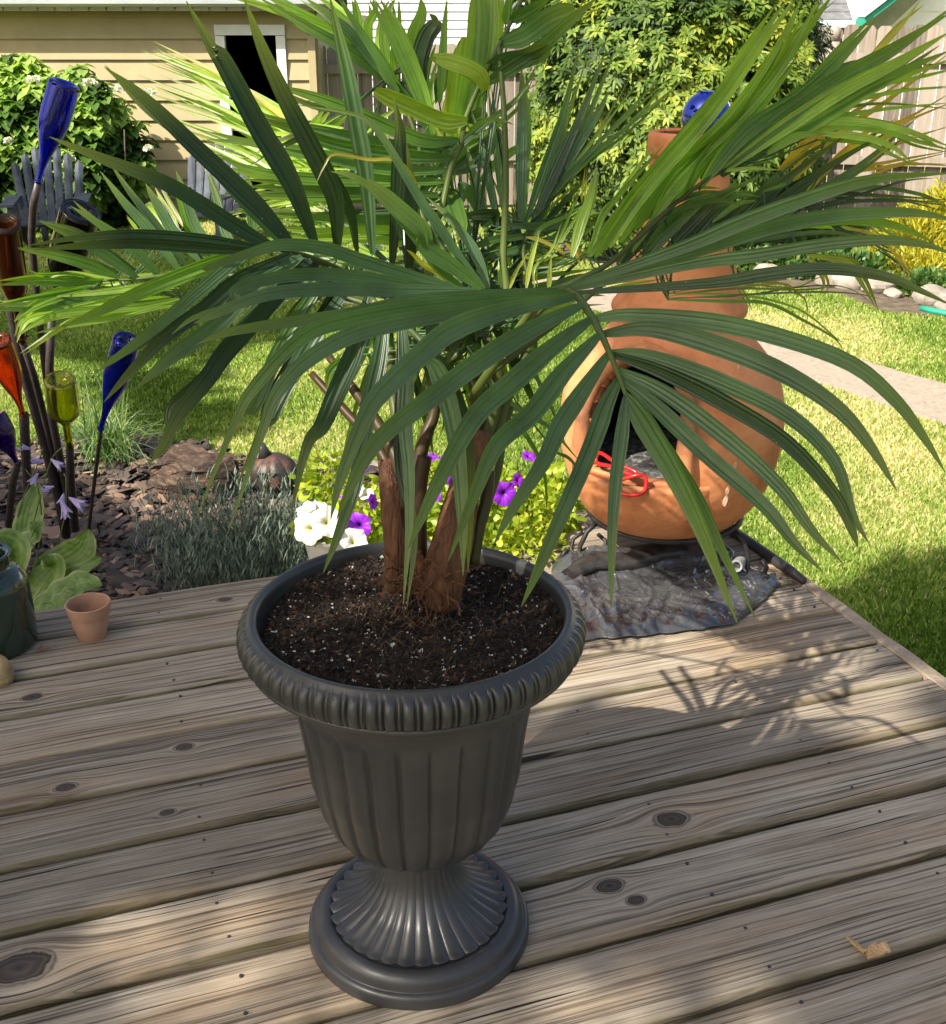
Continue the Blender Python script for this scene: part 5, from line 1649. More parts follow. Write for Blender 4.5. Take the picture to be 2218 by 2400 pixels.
def hosta():
    root = empty('hosta_plant', at(60, 1400, Y=2.9), 'broad leaved hosta with cream edges beside the green jar', 'plant')
    hm = foliage('hosta_leaf', [(0, (.10, .20, .03)), (.5, (.16, .27, .05)), (1, (.24, .34, .09))], trans=.3, rough=.4, kindcol=(.40, .45, .20), rib=44, tcol=(1.3, 1.3, .5))
    data = [  # native pixel paths base->tip, Y start/end, width
        ([(60, 1290), (70, 1215), (90, 1130)], 2.95, 3.05, .085, (0, -1, .5)),
        ([(20, 1330), (50, 1290), (85, 1255), (70, 1225)], 2.85, 2.8, .10, (0, -.4, 1)),
        ([(70, 1400), (120, 1340), (190, 1290), (208, 1240)], 2.8, 2.85, .10, (.2, -.8, .6)),
        ([(50, 1410), (95, 1375), (130, 1330), (110, 1300)], 2.75, 2.75, .10, (-.3, -.7, .7)),
        ([(80, 1425), (130, 1400), (190, 1370), (240, 1372)], 2.62, 2.62, .085, (.1, -.5, .9)),
        ([(60, 1440), (110, 1395), (180, 1345), (240, 1305)], 2.70, 2.8, .06, (.1, -.6, .8)),
        ([(0, 1380), (30, 1330), (20, 1280), (-30, 1260)], 2.8, 2.75, .11, (0, -.5, .8)),
        ([(90, 1430), (130, 1420), (165, 1398), (200, 1390)], 2.58, 2.6, .06, (.1, -.4, 1)),
    ]
    for P, y0, y1, w_, nn in data:
        b = MB(); n = len(P)
        pts = [at(u_, v_, Y=y0 + (y1 - y0) * i / (n - 1)) for i, (u_, v_) in enumerate(P)]
        blade_strip(b, pts, w_, Vector(nn).normalized(), 8, .10, .006)
        b.build('leaf', hm, root)
    st = foliage('hosta_stalk', [(0, (.10, .14, .04)), (1, (.16, .20, .06))], trans=.1)
    b = MB()
    for P in ([(60, 1290), (50, 1400), (40, 1500)], [(20, 1330), (25, 1420), (35, 1500)], [(70, 1400), (60, 1450), (40, 1510)], [(80, 1425), (60, 1470), (45, 1500)]):
        b.tube([at(u_, v_, Y=2.9) for u_, v_ in P], [.005, .007, .008], 6)
    b.build('stalks', st, root)
    # flower spikes with lilac bells
    lm = foliage('lilac_petal', [(0, (.42, .34, .62)), (1, (.66, .58, .80))], trans=.35, tcol=(1.1, 1, 1.2))
    spikes = [([(50, 1330), (85, 1200), (120, 1080), (150, 1045)], 2.95), ([(110, 1350), (150, 1220), (155, 1130), (150, 1110)], 2.9), ([(20, 1300), (50, 1180), (90, 1085), (100, 1050)], 3.0), ([(60, 1400), (95, 1260), (90, 1150), (60, 1100)], 3.0)]
    b = MB()
    for P, y in spikes: b.tube(spline([at(u_, v_, Y=y) for u_, v_ in P], 5), .002, 5)
    b.build('flower_stalks', st, root)
    for (u_, v_, y, a, s_) in ((118, 1075, 2.93, -.6, 1), (105, 1083, 2.93, 2.9, .9), (150, 1155, 2.88, -1.9, .8), (128, 1140, 2.9, 3.3, .7), (160, 1165, 2.86, -.5, 1.25), (142, 1170, 2.86, -1.2, 1.1), (75, 1053, 2.97, 2.8, .7), (90, 1108, 2.95, -2.2, .9), (118, 1152, 2.9, 2.9, .6), (150, 1185, 2.88, -1.5, .9)):
        c = at(u_, v_, Y=y); b = MB()
        d = Vector((math.cos(a), -.25, math.sin(a))).normalized(); sx = d.orthogonal().normalized(); sy = d.cross(sx)
        for k in range(6):
            an = k * math.pi / 3; o_ = sx * math.cos(an) + sy * math.sin(an); t_ = d.cross(o_)
            L = .042 * s_
            vs = [c + o_ * .002, c + d * L * .5 + o_ * .006 * s_ - t_ * .005 * s_, c + d * L * .5 + o_ * .006 * s_ + t_ * .005 * s_, c + d * L * .8 + o_ * .011 * s_ - t_ * .005 * s_, c + d * L * .8 + o_ * .011 * s_ + t_ * .005 * s_, c + d * L + o_ * .018 * s_]
            b.add(vs, [(0, 1, 2), (1, 3, 4, 2), (3, 5, 4)], [(R.random(), 0, 0, 0)] * 6)
        b.build('flower', lm, root)


hosta()


def petal_flower(b, c, r, nrm, cols=(.5,), throat=.25, ruffle=.12):
    n = Vector(nrm).normalized(); s = n.orthogonal().normalized(); t = n.cross(s)
    rings = [(.06, -.45), (.18, -.22), (.42, -.05), (.75, .02), (1, -.04)]
    vs = [c - n * r * .8]; cs = [(.95, 0, 0, 1)]
    m_ = 40; ph = R.random() * 6
    for k, (rr, zz) in enumerate(rings):
        for i in range(m_):
            a = 2 * math.pi * i / m_
            lob = 1 - (.16 * abs(math.sin(a * 2.5 + ph)) ** .5 * (rr ** 2)) * 0 - .18 * rr ** 3 * (1 - abs(math.cos(a * 2.5 + ph)) ** .5)
            q = c + (s * math.cos(a) + t * math.sin(a)) * r * rr * lob + n * r * (zz + ruffle * rr ** 2 * math.sin(a * 5 + ph * 2) * .8 + .05 * rr * math.sin(a * 13))
            vs.append(q); cs.append((R.uniform(.3, .9) if k > 1 else .5, rr, 0, 1.0 if k == 0 else (.55 if k == 1 else 0)))
    fs = [(0, 1 + i, 1 + (i + 1) % m_) for i in range(m_)]
    for k in range(len(rings) - 1):
        for i in range(m_):
            a = 1 + k * m_ + i; a2 = 1 + k * m_ + (i + 1) % m_
            fs.append((a, a + m_, a2 + m_, a2))
    b.add(vs, fs, cs)


PUR = foliage('purple_petal', [(0, (.16, .01, .45)), (1, (.36, .03, .75))], trans=.35, kindcol=(.05, .0, .12), tcol=(1.1, .8, 1.1), rough=.5)
WHP = foliage('petunia_white', [(0, (.74, .74, .68)), (1, (.84, .84, .80))], trans=.3, kindcol=(.55, .52, .12), tcol=(1, 1, .95), rough=.5)
LIME = foliage('lime_leaf', [(0, (.16, .26, .02)), (.6, (.36, .46, .03)), (1, (.56, .60, .08))], trans=.4, tcol=(1.2, 1.2, .3))


def petunias():
    rg = np.random.default_rng(12)
    c = dk(.83, 2.56, -.22)
    # window-box style planter on the ground behind the deck
    root = empty('purple_petunias', (c.x, c.y, GZ), 'purple petunias with lime green leaves behind the urn', 'plant')
    n = 3400
    x = rg.uniform(-1, 1, n); th_ = rg.uniform(0, math.pi, n)
    ctrs = [(at(940, 1230, Y=2.62)), (at(1080, 1220, Y=2.60)), (at(1230, 1225, Y=2.62)), (at(860, 1200, Y=2.72)), (at(1160, 1150, Y=2.72)), (at(1000, 1140, Y=2.8)), (at(1290, 1180, Y=2.75)), (at(780, 1130, Y=2.9)), (at(1230, 1290, Y=2.5)), (at(1130, 1280, Y=2.5))]
    C = np.array([list(q_) for q_ in ctrs]); k = rg.integers(0, len(C), n)
    u = norm(rg.normal(0, 1, (n, 3)))
    P = C[k] + u * (rg.random(n) ** .4)[:, None] * np.array([.095, .08, .075])
    D = norm(u + rg.normal(0, .5, (n, 3)) + np.array([0, -.2, .2])); S = rg.normal(0, 1, (n, 3))
    leaf_mesh('foliage', P, D, S, rg.uniform(.018, .034, n), rg.uniform(.011, .020, n), LIME, root, droop=.2, fold=.1)
    fl = [(1182, 1157, .030, (.2, -1, .1), 2.42), (840, 1232, .030, (-.2, -1, .25), 2.27), (875, 1175, .020, (.8, -.4, .3), 2.5), (1215, 1125, .018, (.6, -.6, .4), 2.5), (1012, 1070, .016, (.1, -.3, 1), 2.65), (1042, 1078, .014, (.5, -.5, 1), 2.65), (855, 1085, .026, (-.9, -.4, .2), 2.6), (1240, 1068, .018, (.3, -.4, 1), 2.6), (1020, 1160, .018, (-.5, -.8, .2), 2.55), (900, 1215, .014, (1, -.3, 0), 2.45), (790, 1170, .015, (-.5, -.6, .5), 2.6), (1060, 1130, .015, (.6, -.6, .4), 2.6), (990, 1085, .014, (0, -.5, 1), 2.65), (1095, 1110, .016, (0, -.8, .4), 2.6)]
    for u_, v_, r_, nn, y in fl:
        b = MB(); petal_flower(b, at(u_, v_, Y=y), r_, nn); b.build('flower', PUR, root)
    b = MB()
    for i in range(60):
        q_ = ctrs[i % len(ctrs)]
        b.tube([(q_.x + R.uniform(-.03, .03), 2.66, -.16), (q_.x + R.uniform(-.08, .08), q_.y + R.uniform(-.05, .05), q_.z)], [.003, .0015], 5)
    b.build('stems', LIME, root)
    b = MB(); pc = at(1050, 1300, Y=2.66)
    pl_ = empty('planter_box', (pc.x, 2.66, GZ), 'dark planter box on the ground behind the deck under the petunias', 'planter')
    b.box((pc.x, 2.68, -.38), (.56, .20, .44)); b.build('box', noisy('planter_wood', (.05, .04, .03), (.11, .09, .07), scale=20, rough=.9), pl_, smooth=False)
    b = MB(); b.box((pc.x, 2.68, -.152), (.60, .24, .02)); b.build('rim', noisy('planter_rim', (.06, .05, .04), (.12, .10, .08), scale=20, rough=.9), pl_, smooth=False)
    # bigger bright leaves right of petunias
    b = MB(); root2 = empty('broad_leaf_plant', at(1290, 1200, Y=3.0), 'bright green broad leaved plant left of the chiminea belly', 'plant')
    for P_, y, w_ in (([(1270, 1250), (1280, 1180), (1300, 1110), (1330, 1080)], 2.9, .05), ([(1290, 1260), (1310, 1190), (1320, 1150)], 2.9, .05), ([(1260, 1260), (1262, 1180), (1275, 1100), (1268, 1075)], 3.0, .06), ([(1300, 1270), (1330, 1230), (1350, 1215)], 2.8, .045), ([(1285, 1240), (1255, 1150), (1235, 1110)], 2.95, .05), ([(1300, 1230), (1330, 1160), (1345, 1120)], 3.0, .05)):
        b = MB(); blade_strip(b, [at(a_, c_, Y=y) for a_, c_ in P_], w_, Vector((0, -1, .4)).normalized(), 7, .1, .003); b.build('leaf', LIME, root2)
    b = MB()
    for u_ in (1270, 1290, 1300): b.tube([at(u_, 1250, Y=2.9), (at(u_, 1250, Y=2.9).x, 2.95, GZ)], [.004, .006], 5)
    b.build('stalks', LIME, root2)


petunias()


def white_petunia():
    c = at(772, 1338, z=0)
    pot = empty('white_pot', c, 'small white plant pot mostly hidden behind the urn rim', 'pot')
    b = MB(); b.lathe([(.001, .001), (.035, 0), (.038, .003), (.055, .085), (.060, .086), (.062, .090), (.062, .098), (.058, .100), (.054, .098), (.050, .085), (.001, .080)], 60, None, c)
    b.build('body', noisy('white_ceramic', (.62, .60, .52), (.76, .74, .66), scale=8, rough=.4), pot, sharp=40)
    pl_ = empty('white_petunia', c + Vector((0, 0, .09)), 'white petunia blooms in the white pot left of the urn', 'plant')
    rg = np.random.default_rng(2); n = 420
    u = rnd_unit(n); u[:, 2] = np.abs(u[:, 2])
    cc = np.array(c + Vector((0, 0, .10)))
    leaf_mesh('foliage', cc + u * np.array([.06, .055, .05]) * (rg.random(n) ** .5)[:, None], u, rnd_unit(n), rg.uniform(.02, .04, n), rg.uniform(.012, .022, n), LIME, pl_)
    for u_, v_, r_, nn, y in ((722, 1240, .036, (-.35, -1, .35), 2.25), (768, 1222, .036, (.3, -.8, .6), 2.24), (716, 1192, .024, (-.4, -.3, .9), 2.3), (830, 1268, .032, (.3, -.7, .7), 2.24), (858, 1157, .020, (0, -.4, 1), 2.55), (835, 1150, .020, (-.3, -.5, 1), 2.55), (745, 1190, .022, (.1, -.4, 1), 2.3)):
        b = MB(); petal_flower(b, at(u_, v_, Y=y), r_, nn, ruffle=.16); b.build('flower', WHP, pl_)


white_petunia()
# clay pumpkin lantern
pq = at(647, 1172, z=GZ)
PM = noisy('burnt_clay', (.015, .014, .015), (.05, .035, .03), scale=9, rough=.5, c3=(.24, .085, .045), bump=.3)
pk = empty('clay_pumpkin', (pq.x, pq.y, GZ), 'blackened clay pumpkin ornament behind the lavender', 'ornament')
b = MB(); rp_ = .088
b.lathe([(rp_ * 1.08 * math.sin(math.pi * (i + .02) / 20.04), rp_ * .9 - rp_ * .9 * math.cos(math.pi * (i + .02) / 20.04)) for i in range(21)], 64, lambda i, a, r, z: r * (1 - .09 * abs(math.cos(a * 4)) ** 6), (pq.x, pq.y, GZ + .04))
b.build('body', PM, pk)
b = MB(); b.tube([(pq.x - .03, pq.y, GZ + .04 + rp_ * 1.7), (pq.x - .035, pq.y, GZ + .04 + rp_ * 1.95), (pq.x - .045, pq.y - .01, GZ + .04 + rp_ * 2.2)], [.030, .020, .022], 12); b.build('stem', noisy('black_clay', (.02, .02, .022), (.05, .05, .055), rough=.4), pk)
b = MB()
for sx in (-1, 1):
    cz = GZ + .04 + rp_ * 1.05
    for k in range(1):
        pts = [Vector((pq.x + sx * (.030 + .018 * math.cos(t * math.pi)), pq.y - rp_ * 1.02, cz + .016 * math.sin(t * math.pi))) for t in [i / 8 for i in range(9)]]
        b.tube(pts, .004, 6)
b.build('carved_eyes', noisy('carved_dark', (.004, .004, .004), (.01, .01, .01), rough=1), pk)
# rotten log
lq = at(455, 1195, z=GZ)
b = MB()
LG = noisy('rotten_bark', (.012, .008, .006), (.06, .038, .027), scale=14, rough=.95, bump=1.0, bscale=60, c3=(.20, .13, .085), vec=(1, 1, 5), detail=9)
b.lathe([(.001, -.17), (.07, -.165), (.10, -.12), (.115, -.05), (.11, .02), (.10, .09), (.085, .14), (.05, .165), (.001, .17)], 64, lambda i, a, r, z: r * (1 + .32 * mn.noise(Vector((math.cos(a) * 1.6, math.sin(a) * 1.6, z * 7))) + .30 * mn.noise(Vector((math.cos(a) * 5, math.sin(a) * 5, z * 9))) * 1), (lq.x, lq.y + .08, GZ + .09), Matrix.Rotation(rad(86), 3, 'Y') @ Matrix.Rotation(rad(20), 3, 'X'))
b.v = [tuple(Vector(v) + Vector((1, .5, 1)) * (.030 * mn.noise(Vector((v[0] * 12, v[1] * 30, v[2] * 55))) + .018 * mn.noise(Vector(v) * 45))) for v in b.v]
tag(b.build('rotten_log', LG, smooth=False), 'crumbling brown log chunk lying on the bark mulch', 'log')
# mossy stepping stone
rock('edging_stone', at(830, 1095, z=GZ), .09, 'pale stone between the clay pumpkin and petunias on the bed edge', seed=31, sq=(1.6, .7, .35))
# ================= palm =================
FR = {'A': (0, 400, .32468), 'B': (500, 400, .32468), 'C': (1000, 400, .32468), 'D': (1600, 400, .33442), 'E': (500, 0, .32468), 'F': (1000, 0, .37879),
      'G': (600, 700, .45), 'H': (1200, 700, .5509), 'I': (0, 700, .45), 'J': (0, 0, .40043), 'K': (1478, 0, .40043)}
PLM = foliage('palm_leaf', [(0, (.009, .024, .006)), (.16, (.024, .055, .020)), (.27, (.095, .165, .098)), (.4, (.060, .125, .042)), (.7, (.12, .23, .03)), (1, (.32, .46, .08))], trans=.47, rough=.30, rib=27, tip=(1.02, (.22, .12, .04)), kindcol=(.50, .30, .05), tcol=(2.4, 2.6, .5), spec=.6, aged=(.17, .21, .035))  # darkest stops paint in shade, the pale bluish stop a sky sheen
STM = foliage('palm_stalk', [(0, (.03, .035, .012)), (.5, (.07, .10, .025)), (1, (.16, .20, .04))], trans=.0, rough=.45, kindcol=(.045, .02, .010), spec=.25)
TRK = noisy('palm_trunk_fibre', (.025, .010, .005), (.125, .048, .020), scale=9, rough=.7, bump=.9, bscale=30, c3=(.24, .11, .05), vec=(9, 9, 1.0), detail=9)
palm = empty('potted_palm', (UX, UY, .47), 'bushy palm with two brown trunks and arching fronds planted in the urn', 'palm')


PLEAT = [0, .055, .03, .095, .16, .095, .03, .055, 0]


def P2(s):
    tk = s.split(); out = []
    for i in range(0, len(tk), 3):
        ox, oy, sc_ = FR[tk[i]]
        out.append((ox + float(tk[i + 1]) * sc_, oy + float(tk[i + 2]) * sc_))
    return out


def leaflet(b, s, y0, y1, w, tint=.35, kind=0.0, roll=None, bow=.0, blunt=False, split=False, fold=None):
    pp = P2(s) if isinstance(s, str) else s
    n = len(pp)
    # arc-length parameter so depth goes evenly
    ln = [0]
    for i in range(1, n): ln.append(ln[-1] + math.dist(pp[i], pp[i - 1]))
    pts = []
    for i, (u_, v_) in enumerate(pp):
        t = ln[i] / ln[-1]
        pts.append(at(u_, v_, Y=y0 + (y1 - y0) * t + bow * math.sin(math.pi * t)))
    q = spline(pts, max(4, int(28 / (n - 1))))
    m_ = len(q); na = 9
    roll = R.uniform(-.35, .35) if roll is None else roll
    fold = R.uniform(.05, .15) if fold is None else fold
    ww = w * 1.0 * dist(q[m_ // 3]) / F
    vs = []; cs = []
    eye = Vector((0, 0, CAMH))
    tw = R.uniform(-.4, .4)
    tipf = R.choice((1, 1, 1.03, 1.06, 1.10))
    for i, p in enumerate(q):
        t = i / (m_ - 1)
        T_ = (q[min(i + 1, m_ - 1)] - q[max(i - 1, 0)]).normalized()
        vd = (p - eye).normalized()
        S_ = T_.cross(vd).normalized(); U = S_.cross(T_)
        a = roll + tw * t
        S2 = S_ * math.cos(a) + U * math.sin(a); U2 = -S_ * math.sin(a) + U * math.cos(a)
        if blunt: pf = (.45 + .55 * min(1, t / .25)) * (1 - max(0, (t - .8) / .2) ** 2 * .55)
        else: pf = (.30 + .70 * min(1, t / .28) ** .7) * max(0.02, 1 - t ** 2.6) ** .85
        wd = ww * pf / max(.75, math.cos(a))
        for j in range(na):
            x = j / (na - 1) * 2 - 1
            z = (.16 - PLEAT[j]) * wd * fold * 9
            vs.append(p + S2 * x * wd / 2 - U2 * z); cs.append((tint, t * tipf, (x + 1) / 2, kind))
    fs = [(i * na + j, (i + 1) * na + j, (i + 1) * na + j + 1, i * na + j + 1) for i in range(m_ - 1) for j in range(na - 1)]
    b.add(vs, fs, cs)


def stalk(b, s, ys, r0, r1, tint=.5, kind=0.0):
    pp = P2(s) if isinstance(s, str) else s
    n = len(pp)
    if len(ys) == 2: ys = [ys[0] + (ys[1] - ys[0]) * i / (n - 1) for i in range(n)]
    q = spline([at(u_, v_, Y=y) for (u_, v_), y in zip(pp, ys)], 6)
    b.col = (tint, .3, .5, kind)
    b.tube(q, [r0 + (r1 - r0) * i / (len(q) - 1) for i in range(len(q))], 8)


def frond(leaves, rach, label=None, tj=.12, hub=None, dt=0, wk=1, dup=0):
    b = MB()
    line = []
    if rach and not hub:
        for r_ in rach:
            pp = P2(r_[0]) if isinstance(r_[0], str) else r_[0]
            ys = r_[1]
            if len(ys) == 2: ys = [ys[0] + (ys[1] - ys[0]) * i / (len(pp) - 1) for i in range(len(pp))]
            line += spline([at(u_, v_, Y=y_) for (u_, v_), y_ in zip(pp, ys)], 8)
    else:
        line = spline([at(u_, v_, Y=y_) for u_, v_, y_ in (hub or [(1115, 800, 1.33), (1110, 730, 1.38), (1100, 660, 1.42)])], 8)
    if dup:
        extra = []
        for l in leaves:
            if R.random() > dup: continue
            pp = P2(l[0]) if isinstance(l[0], str) else l[0]
            dx, dy = R.uniform(-14, 14), R.uniform(-16, 16); n_ = len(pp)
            L_ = math.dist(pp[0], pp[-1])
            q = [(x + dx + R.uniform(-.05, .05) * L_ * i / n_, y_ + dy + R.uniform(-.06, .06) * L_ * i / n_) for i, (x, y_) in enumerate(pp)]
            kw = dict(l[4]) if len(l) > 4 else {}
            kw['tint'] = kw.get('tint', .4) + R.choice([-.35, -.25, .1, .2])
            extra.append((q, l[1] + R.uniform(.02, .07), l[2] + R.uniform(.02, .10), l[3] * R.uniform(.6, .95), kw))
        leaves = leaves + extra
    for l in leaves:
        s, y0, y1, w = l[:4]
        w *= wk
        kw = dict(l[4]) if len(l) > 4 else {}
        kw['tint'] = min(1, max(0, kw.get('tint', .4) + dt + R.uniform(-tj, tj)))
        leaflet(b, s, y0, y1, w, **kw)
        # short stalk joining each blade to its rachis
        u0, v0 = (P2(s) if isinstance(s, str) else s)[0]
        p_ = at(u0, v0, Y=y0)
        q_ = min(line, key=lambda c_: (c_ - p_).length)
        if (q_ - p_).length > .008:
            b.col = (.3, .3, .5, 0)
            b.tube([p_, p_.lerp(q_, .5) + Vector((0, .006, -.006)), q_], .0011, 5)
    o = b.build('frond', PLM, palm)
    if label: o['label'] = label
    if rach:
        b = MB()
        for r_ in rach: stalk(b, *r_)
        s_ = b.build('rachis', STM)
        s_.parent = o
    return o


# ---- front frond reaching to the camera, sky sheen painted into its bluish tint
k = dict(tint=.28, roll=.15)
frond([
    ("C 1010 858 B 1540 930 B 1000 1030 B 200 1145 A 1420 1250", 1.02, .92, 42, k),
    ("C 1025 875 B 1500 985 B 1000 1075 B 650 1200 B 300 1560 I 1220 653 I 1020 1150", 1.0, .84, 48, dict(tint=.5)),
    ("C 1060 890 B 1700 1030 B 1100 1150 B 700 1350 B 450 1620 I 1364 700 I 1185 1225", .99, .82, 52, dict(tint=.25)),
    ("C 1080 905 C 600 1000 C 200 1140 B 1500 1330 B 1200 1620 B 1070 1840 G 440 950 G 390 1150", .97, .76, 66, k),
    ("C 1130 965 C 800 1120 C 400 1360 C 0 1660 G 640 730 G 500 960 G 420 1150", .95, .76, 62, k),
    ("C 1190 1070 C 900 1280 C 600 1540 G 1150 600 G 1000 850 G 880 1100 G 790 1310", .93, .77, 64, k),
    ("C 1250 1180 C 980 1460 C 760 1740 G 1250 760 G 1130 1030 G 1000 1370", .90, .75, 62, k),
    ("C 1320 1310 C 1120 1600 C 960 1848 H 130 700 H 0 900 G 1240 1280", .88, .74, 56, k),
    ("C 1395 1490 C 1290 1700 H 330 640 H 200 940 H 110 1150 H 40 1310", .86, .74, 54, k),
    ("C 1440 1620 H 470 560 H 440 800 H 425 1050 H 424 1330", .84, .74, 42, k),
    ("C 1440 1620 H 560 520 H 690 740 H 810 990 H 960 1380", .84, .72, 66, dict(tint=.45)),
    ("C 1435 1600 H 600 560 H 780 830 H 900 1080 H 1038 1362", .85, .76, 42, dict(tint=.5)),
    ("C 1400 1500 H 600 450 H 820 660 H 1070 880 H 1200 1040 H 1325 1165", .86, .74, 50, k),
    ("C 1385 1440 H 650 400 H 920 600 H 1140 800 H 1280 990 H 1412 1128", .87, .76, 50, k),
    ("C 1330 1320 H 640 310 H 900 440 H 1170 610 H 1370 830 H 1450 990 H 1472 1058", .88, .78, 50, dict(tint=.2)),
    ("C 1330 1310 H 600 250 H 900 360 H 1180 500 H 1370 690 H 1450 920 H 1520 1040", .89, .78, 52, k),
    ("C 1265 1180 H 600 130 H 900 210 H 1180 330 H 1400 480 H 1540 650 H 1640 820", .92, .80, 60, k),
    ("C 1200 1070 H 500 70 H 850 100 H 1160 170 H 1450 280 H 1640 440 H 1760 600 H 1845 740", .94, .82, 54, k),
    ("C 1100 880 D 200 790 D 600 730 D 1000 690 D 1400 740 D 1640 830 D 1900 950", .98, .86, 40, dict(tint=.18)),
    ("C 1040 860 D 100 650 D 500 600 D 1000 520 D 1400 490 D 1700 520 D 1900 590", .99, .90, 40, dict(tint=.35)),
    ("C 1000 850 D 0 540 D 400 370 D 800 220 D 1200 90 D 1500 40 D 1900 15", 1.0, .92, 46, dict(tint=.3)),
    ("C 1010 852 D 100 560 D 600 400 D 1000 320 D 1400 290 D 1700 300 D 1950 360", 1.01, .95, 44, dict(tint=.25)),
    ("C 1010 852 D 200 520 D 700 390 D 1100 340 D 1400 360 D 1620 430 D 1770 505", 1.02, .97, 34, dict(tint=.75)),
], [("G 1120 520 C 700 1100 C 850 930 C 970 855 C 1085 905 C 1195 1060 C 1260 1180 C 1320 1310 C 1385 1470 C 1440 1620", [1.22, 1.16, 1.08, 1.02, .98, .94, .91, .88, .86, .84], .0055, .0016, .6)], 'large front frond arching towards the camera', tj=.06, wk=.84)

# ---- left frond, long blades up and down with shade painted into their tint
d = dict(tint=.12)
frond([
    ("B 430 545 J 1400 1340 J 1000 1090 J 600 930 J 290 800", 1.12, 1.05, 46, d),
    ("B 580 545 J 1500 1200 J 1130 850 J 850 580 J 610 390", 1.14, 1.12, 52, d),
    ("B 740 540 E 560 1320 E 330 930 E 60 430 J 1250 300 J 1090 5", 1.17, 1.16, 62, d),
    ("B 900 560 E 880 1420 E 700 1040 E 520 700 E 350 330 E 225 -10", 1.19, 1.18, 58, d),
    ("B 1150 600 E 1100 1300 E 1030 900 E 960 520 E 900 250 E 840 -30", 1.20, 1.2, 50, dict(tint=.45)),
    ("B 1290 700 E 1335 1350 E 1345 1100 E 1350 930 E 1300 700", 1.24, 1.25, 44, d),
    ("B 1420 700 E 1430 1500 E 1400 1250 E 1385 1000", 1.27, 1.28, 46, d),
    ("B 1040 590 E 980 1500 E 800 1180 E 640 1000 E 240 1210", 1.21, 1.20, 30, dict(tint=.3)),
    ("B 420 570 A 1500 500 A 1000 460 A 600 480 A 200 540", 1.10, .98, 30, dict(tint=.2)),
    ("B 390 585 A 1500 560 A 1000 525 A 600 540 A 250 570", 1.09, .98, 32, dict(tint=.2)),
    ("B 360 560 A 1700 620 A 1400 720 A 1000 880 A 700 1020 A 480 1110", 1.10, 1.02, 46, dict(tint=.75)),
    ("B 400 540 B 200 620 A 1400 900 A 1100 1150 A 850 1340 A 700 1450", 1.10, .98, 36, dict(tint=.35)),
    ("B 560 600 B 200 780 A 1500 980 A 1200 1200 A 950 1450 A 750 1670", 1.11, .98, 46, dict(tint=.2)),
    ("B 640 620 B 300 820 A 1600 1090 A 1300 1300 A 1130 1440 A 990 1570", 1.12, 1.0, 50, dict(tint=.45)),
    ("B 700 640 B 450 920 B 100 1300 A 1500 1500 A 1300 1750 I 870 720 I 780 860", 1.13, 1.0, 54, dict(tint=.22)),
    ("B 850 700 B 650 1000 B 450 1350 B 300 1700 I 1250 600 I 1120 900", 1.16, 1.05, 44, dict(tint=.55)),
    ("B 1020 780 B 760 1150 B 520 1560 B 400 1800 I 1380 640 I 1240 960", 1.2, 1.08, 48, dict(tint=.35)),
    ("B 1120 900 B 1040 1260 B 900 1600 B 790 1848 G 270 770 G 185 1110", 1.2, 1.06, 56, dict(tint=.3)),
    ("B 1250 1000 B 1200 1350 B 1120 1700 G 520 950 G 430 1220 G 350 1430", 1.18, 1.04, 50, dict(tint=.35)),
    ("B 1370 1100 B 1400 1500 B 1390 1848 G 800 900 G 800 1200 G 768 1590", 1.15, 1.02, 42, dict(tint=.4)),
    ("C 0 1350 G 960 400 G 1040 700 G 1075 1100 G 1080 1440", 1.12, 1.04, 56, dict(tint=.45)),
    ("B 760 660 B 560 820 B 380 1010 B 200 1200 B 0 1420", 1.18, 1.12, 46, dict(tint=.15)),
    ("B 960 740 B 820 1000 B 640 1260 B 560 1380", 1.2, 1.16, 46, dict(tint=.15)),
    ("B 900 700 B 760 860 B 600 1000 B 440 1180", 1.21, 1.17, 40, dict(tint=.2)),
], [("C 130 1250 B 1450 980 B 1060 790 B 800 665 B 640 605 B 430 560", [1.28, 1.27, 1.22, 1.17, 1.14, 1.10], .005, .0016, .25)], 'frond fanning out to the left, coloured dark as if shaded', tj=.05, dt=-.12, wk=.88, dup=.35)

# ---- curved blades left of the front frond (between the two)
frond([
    ("C 220 850 B 1500 780 B 1100 660 B 800 560 B 500 535 B 250 600 A 1500 700 A 1470 720", 1.12, 1.0, 38, dict(tint=.4)),
    ("C 250 858 B 1450 830 B 1100 770 B 700 745 B 350 790 B 150 870 A 1700 960 A 1400 1060 A 1240 1180", 1.10, .98, 36, dict(tint=.35)),
    ("C 350 862 B 1500 870 B 1000 860 B 500 880 B 200 960 B 0 1050 A 1400 1100", 1.08, .97, 40, dict(tint=.3)),
    ("C 420 850 C 250 640 C 100 420 B 1500 220 B 1380 20 E 1200 960 E 1040 830 E 600 755", 1.2, 1.16, 28, dict(tint=.35)),
    ("C 400 850 C 200 700 C 0 560 B 1500 430 B 1300 250 B 1100 80", 1.18, 1.14, 44, dict(tint=.5, blunt=True)),
    ("C 260 845 C 100 720 B 1500 520 B 1350 340 B 1200 170 B 1000 40 B 850 5", 1.18, 1.14, 34, dict(tint=.55)),
    ("C 450 850 C 380 650 C 300 500 C 160 330 C 0 190", 1.22, 1.25, 30, dict(tint=.3)),
    ("C 150 830 B 1620 740 B 1520 680 B 1440 600 B 1395 570", 1.19, 1.15, 14, dict(tint=.9, kind=.5)),
    ("E 1500 1400 E 1420 1240 E 1300 1150 E 1120 1150 E 880 1110 E 800 1200 E 740 1330", 1.2, 1.15, 10, dict(tint=.9, kind=.7)),
    ("C 0 700 B 1700 640 B 1600 600 B 1500 380 B 1480 260", 1.25, 1.25, 22, dict(tint=.5)),
], None, tj=.05, wk=.9)

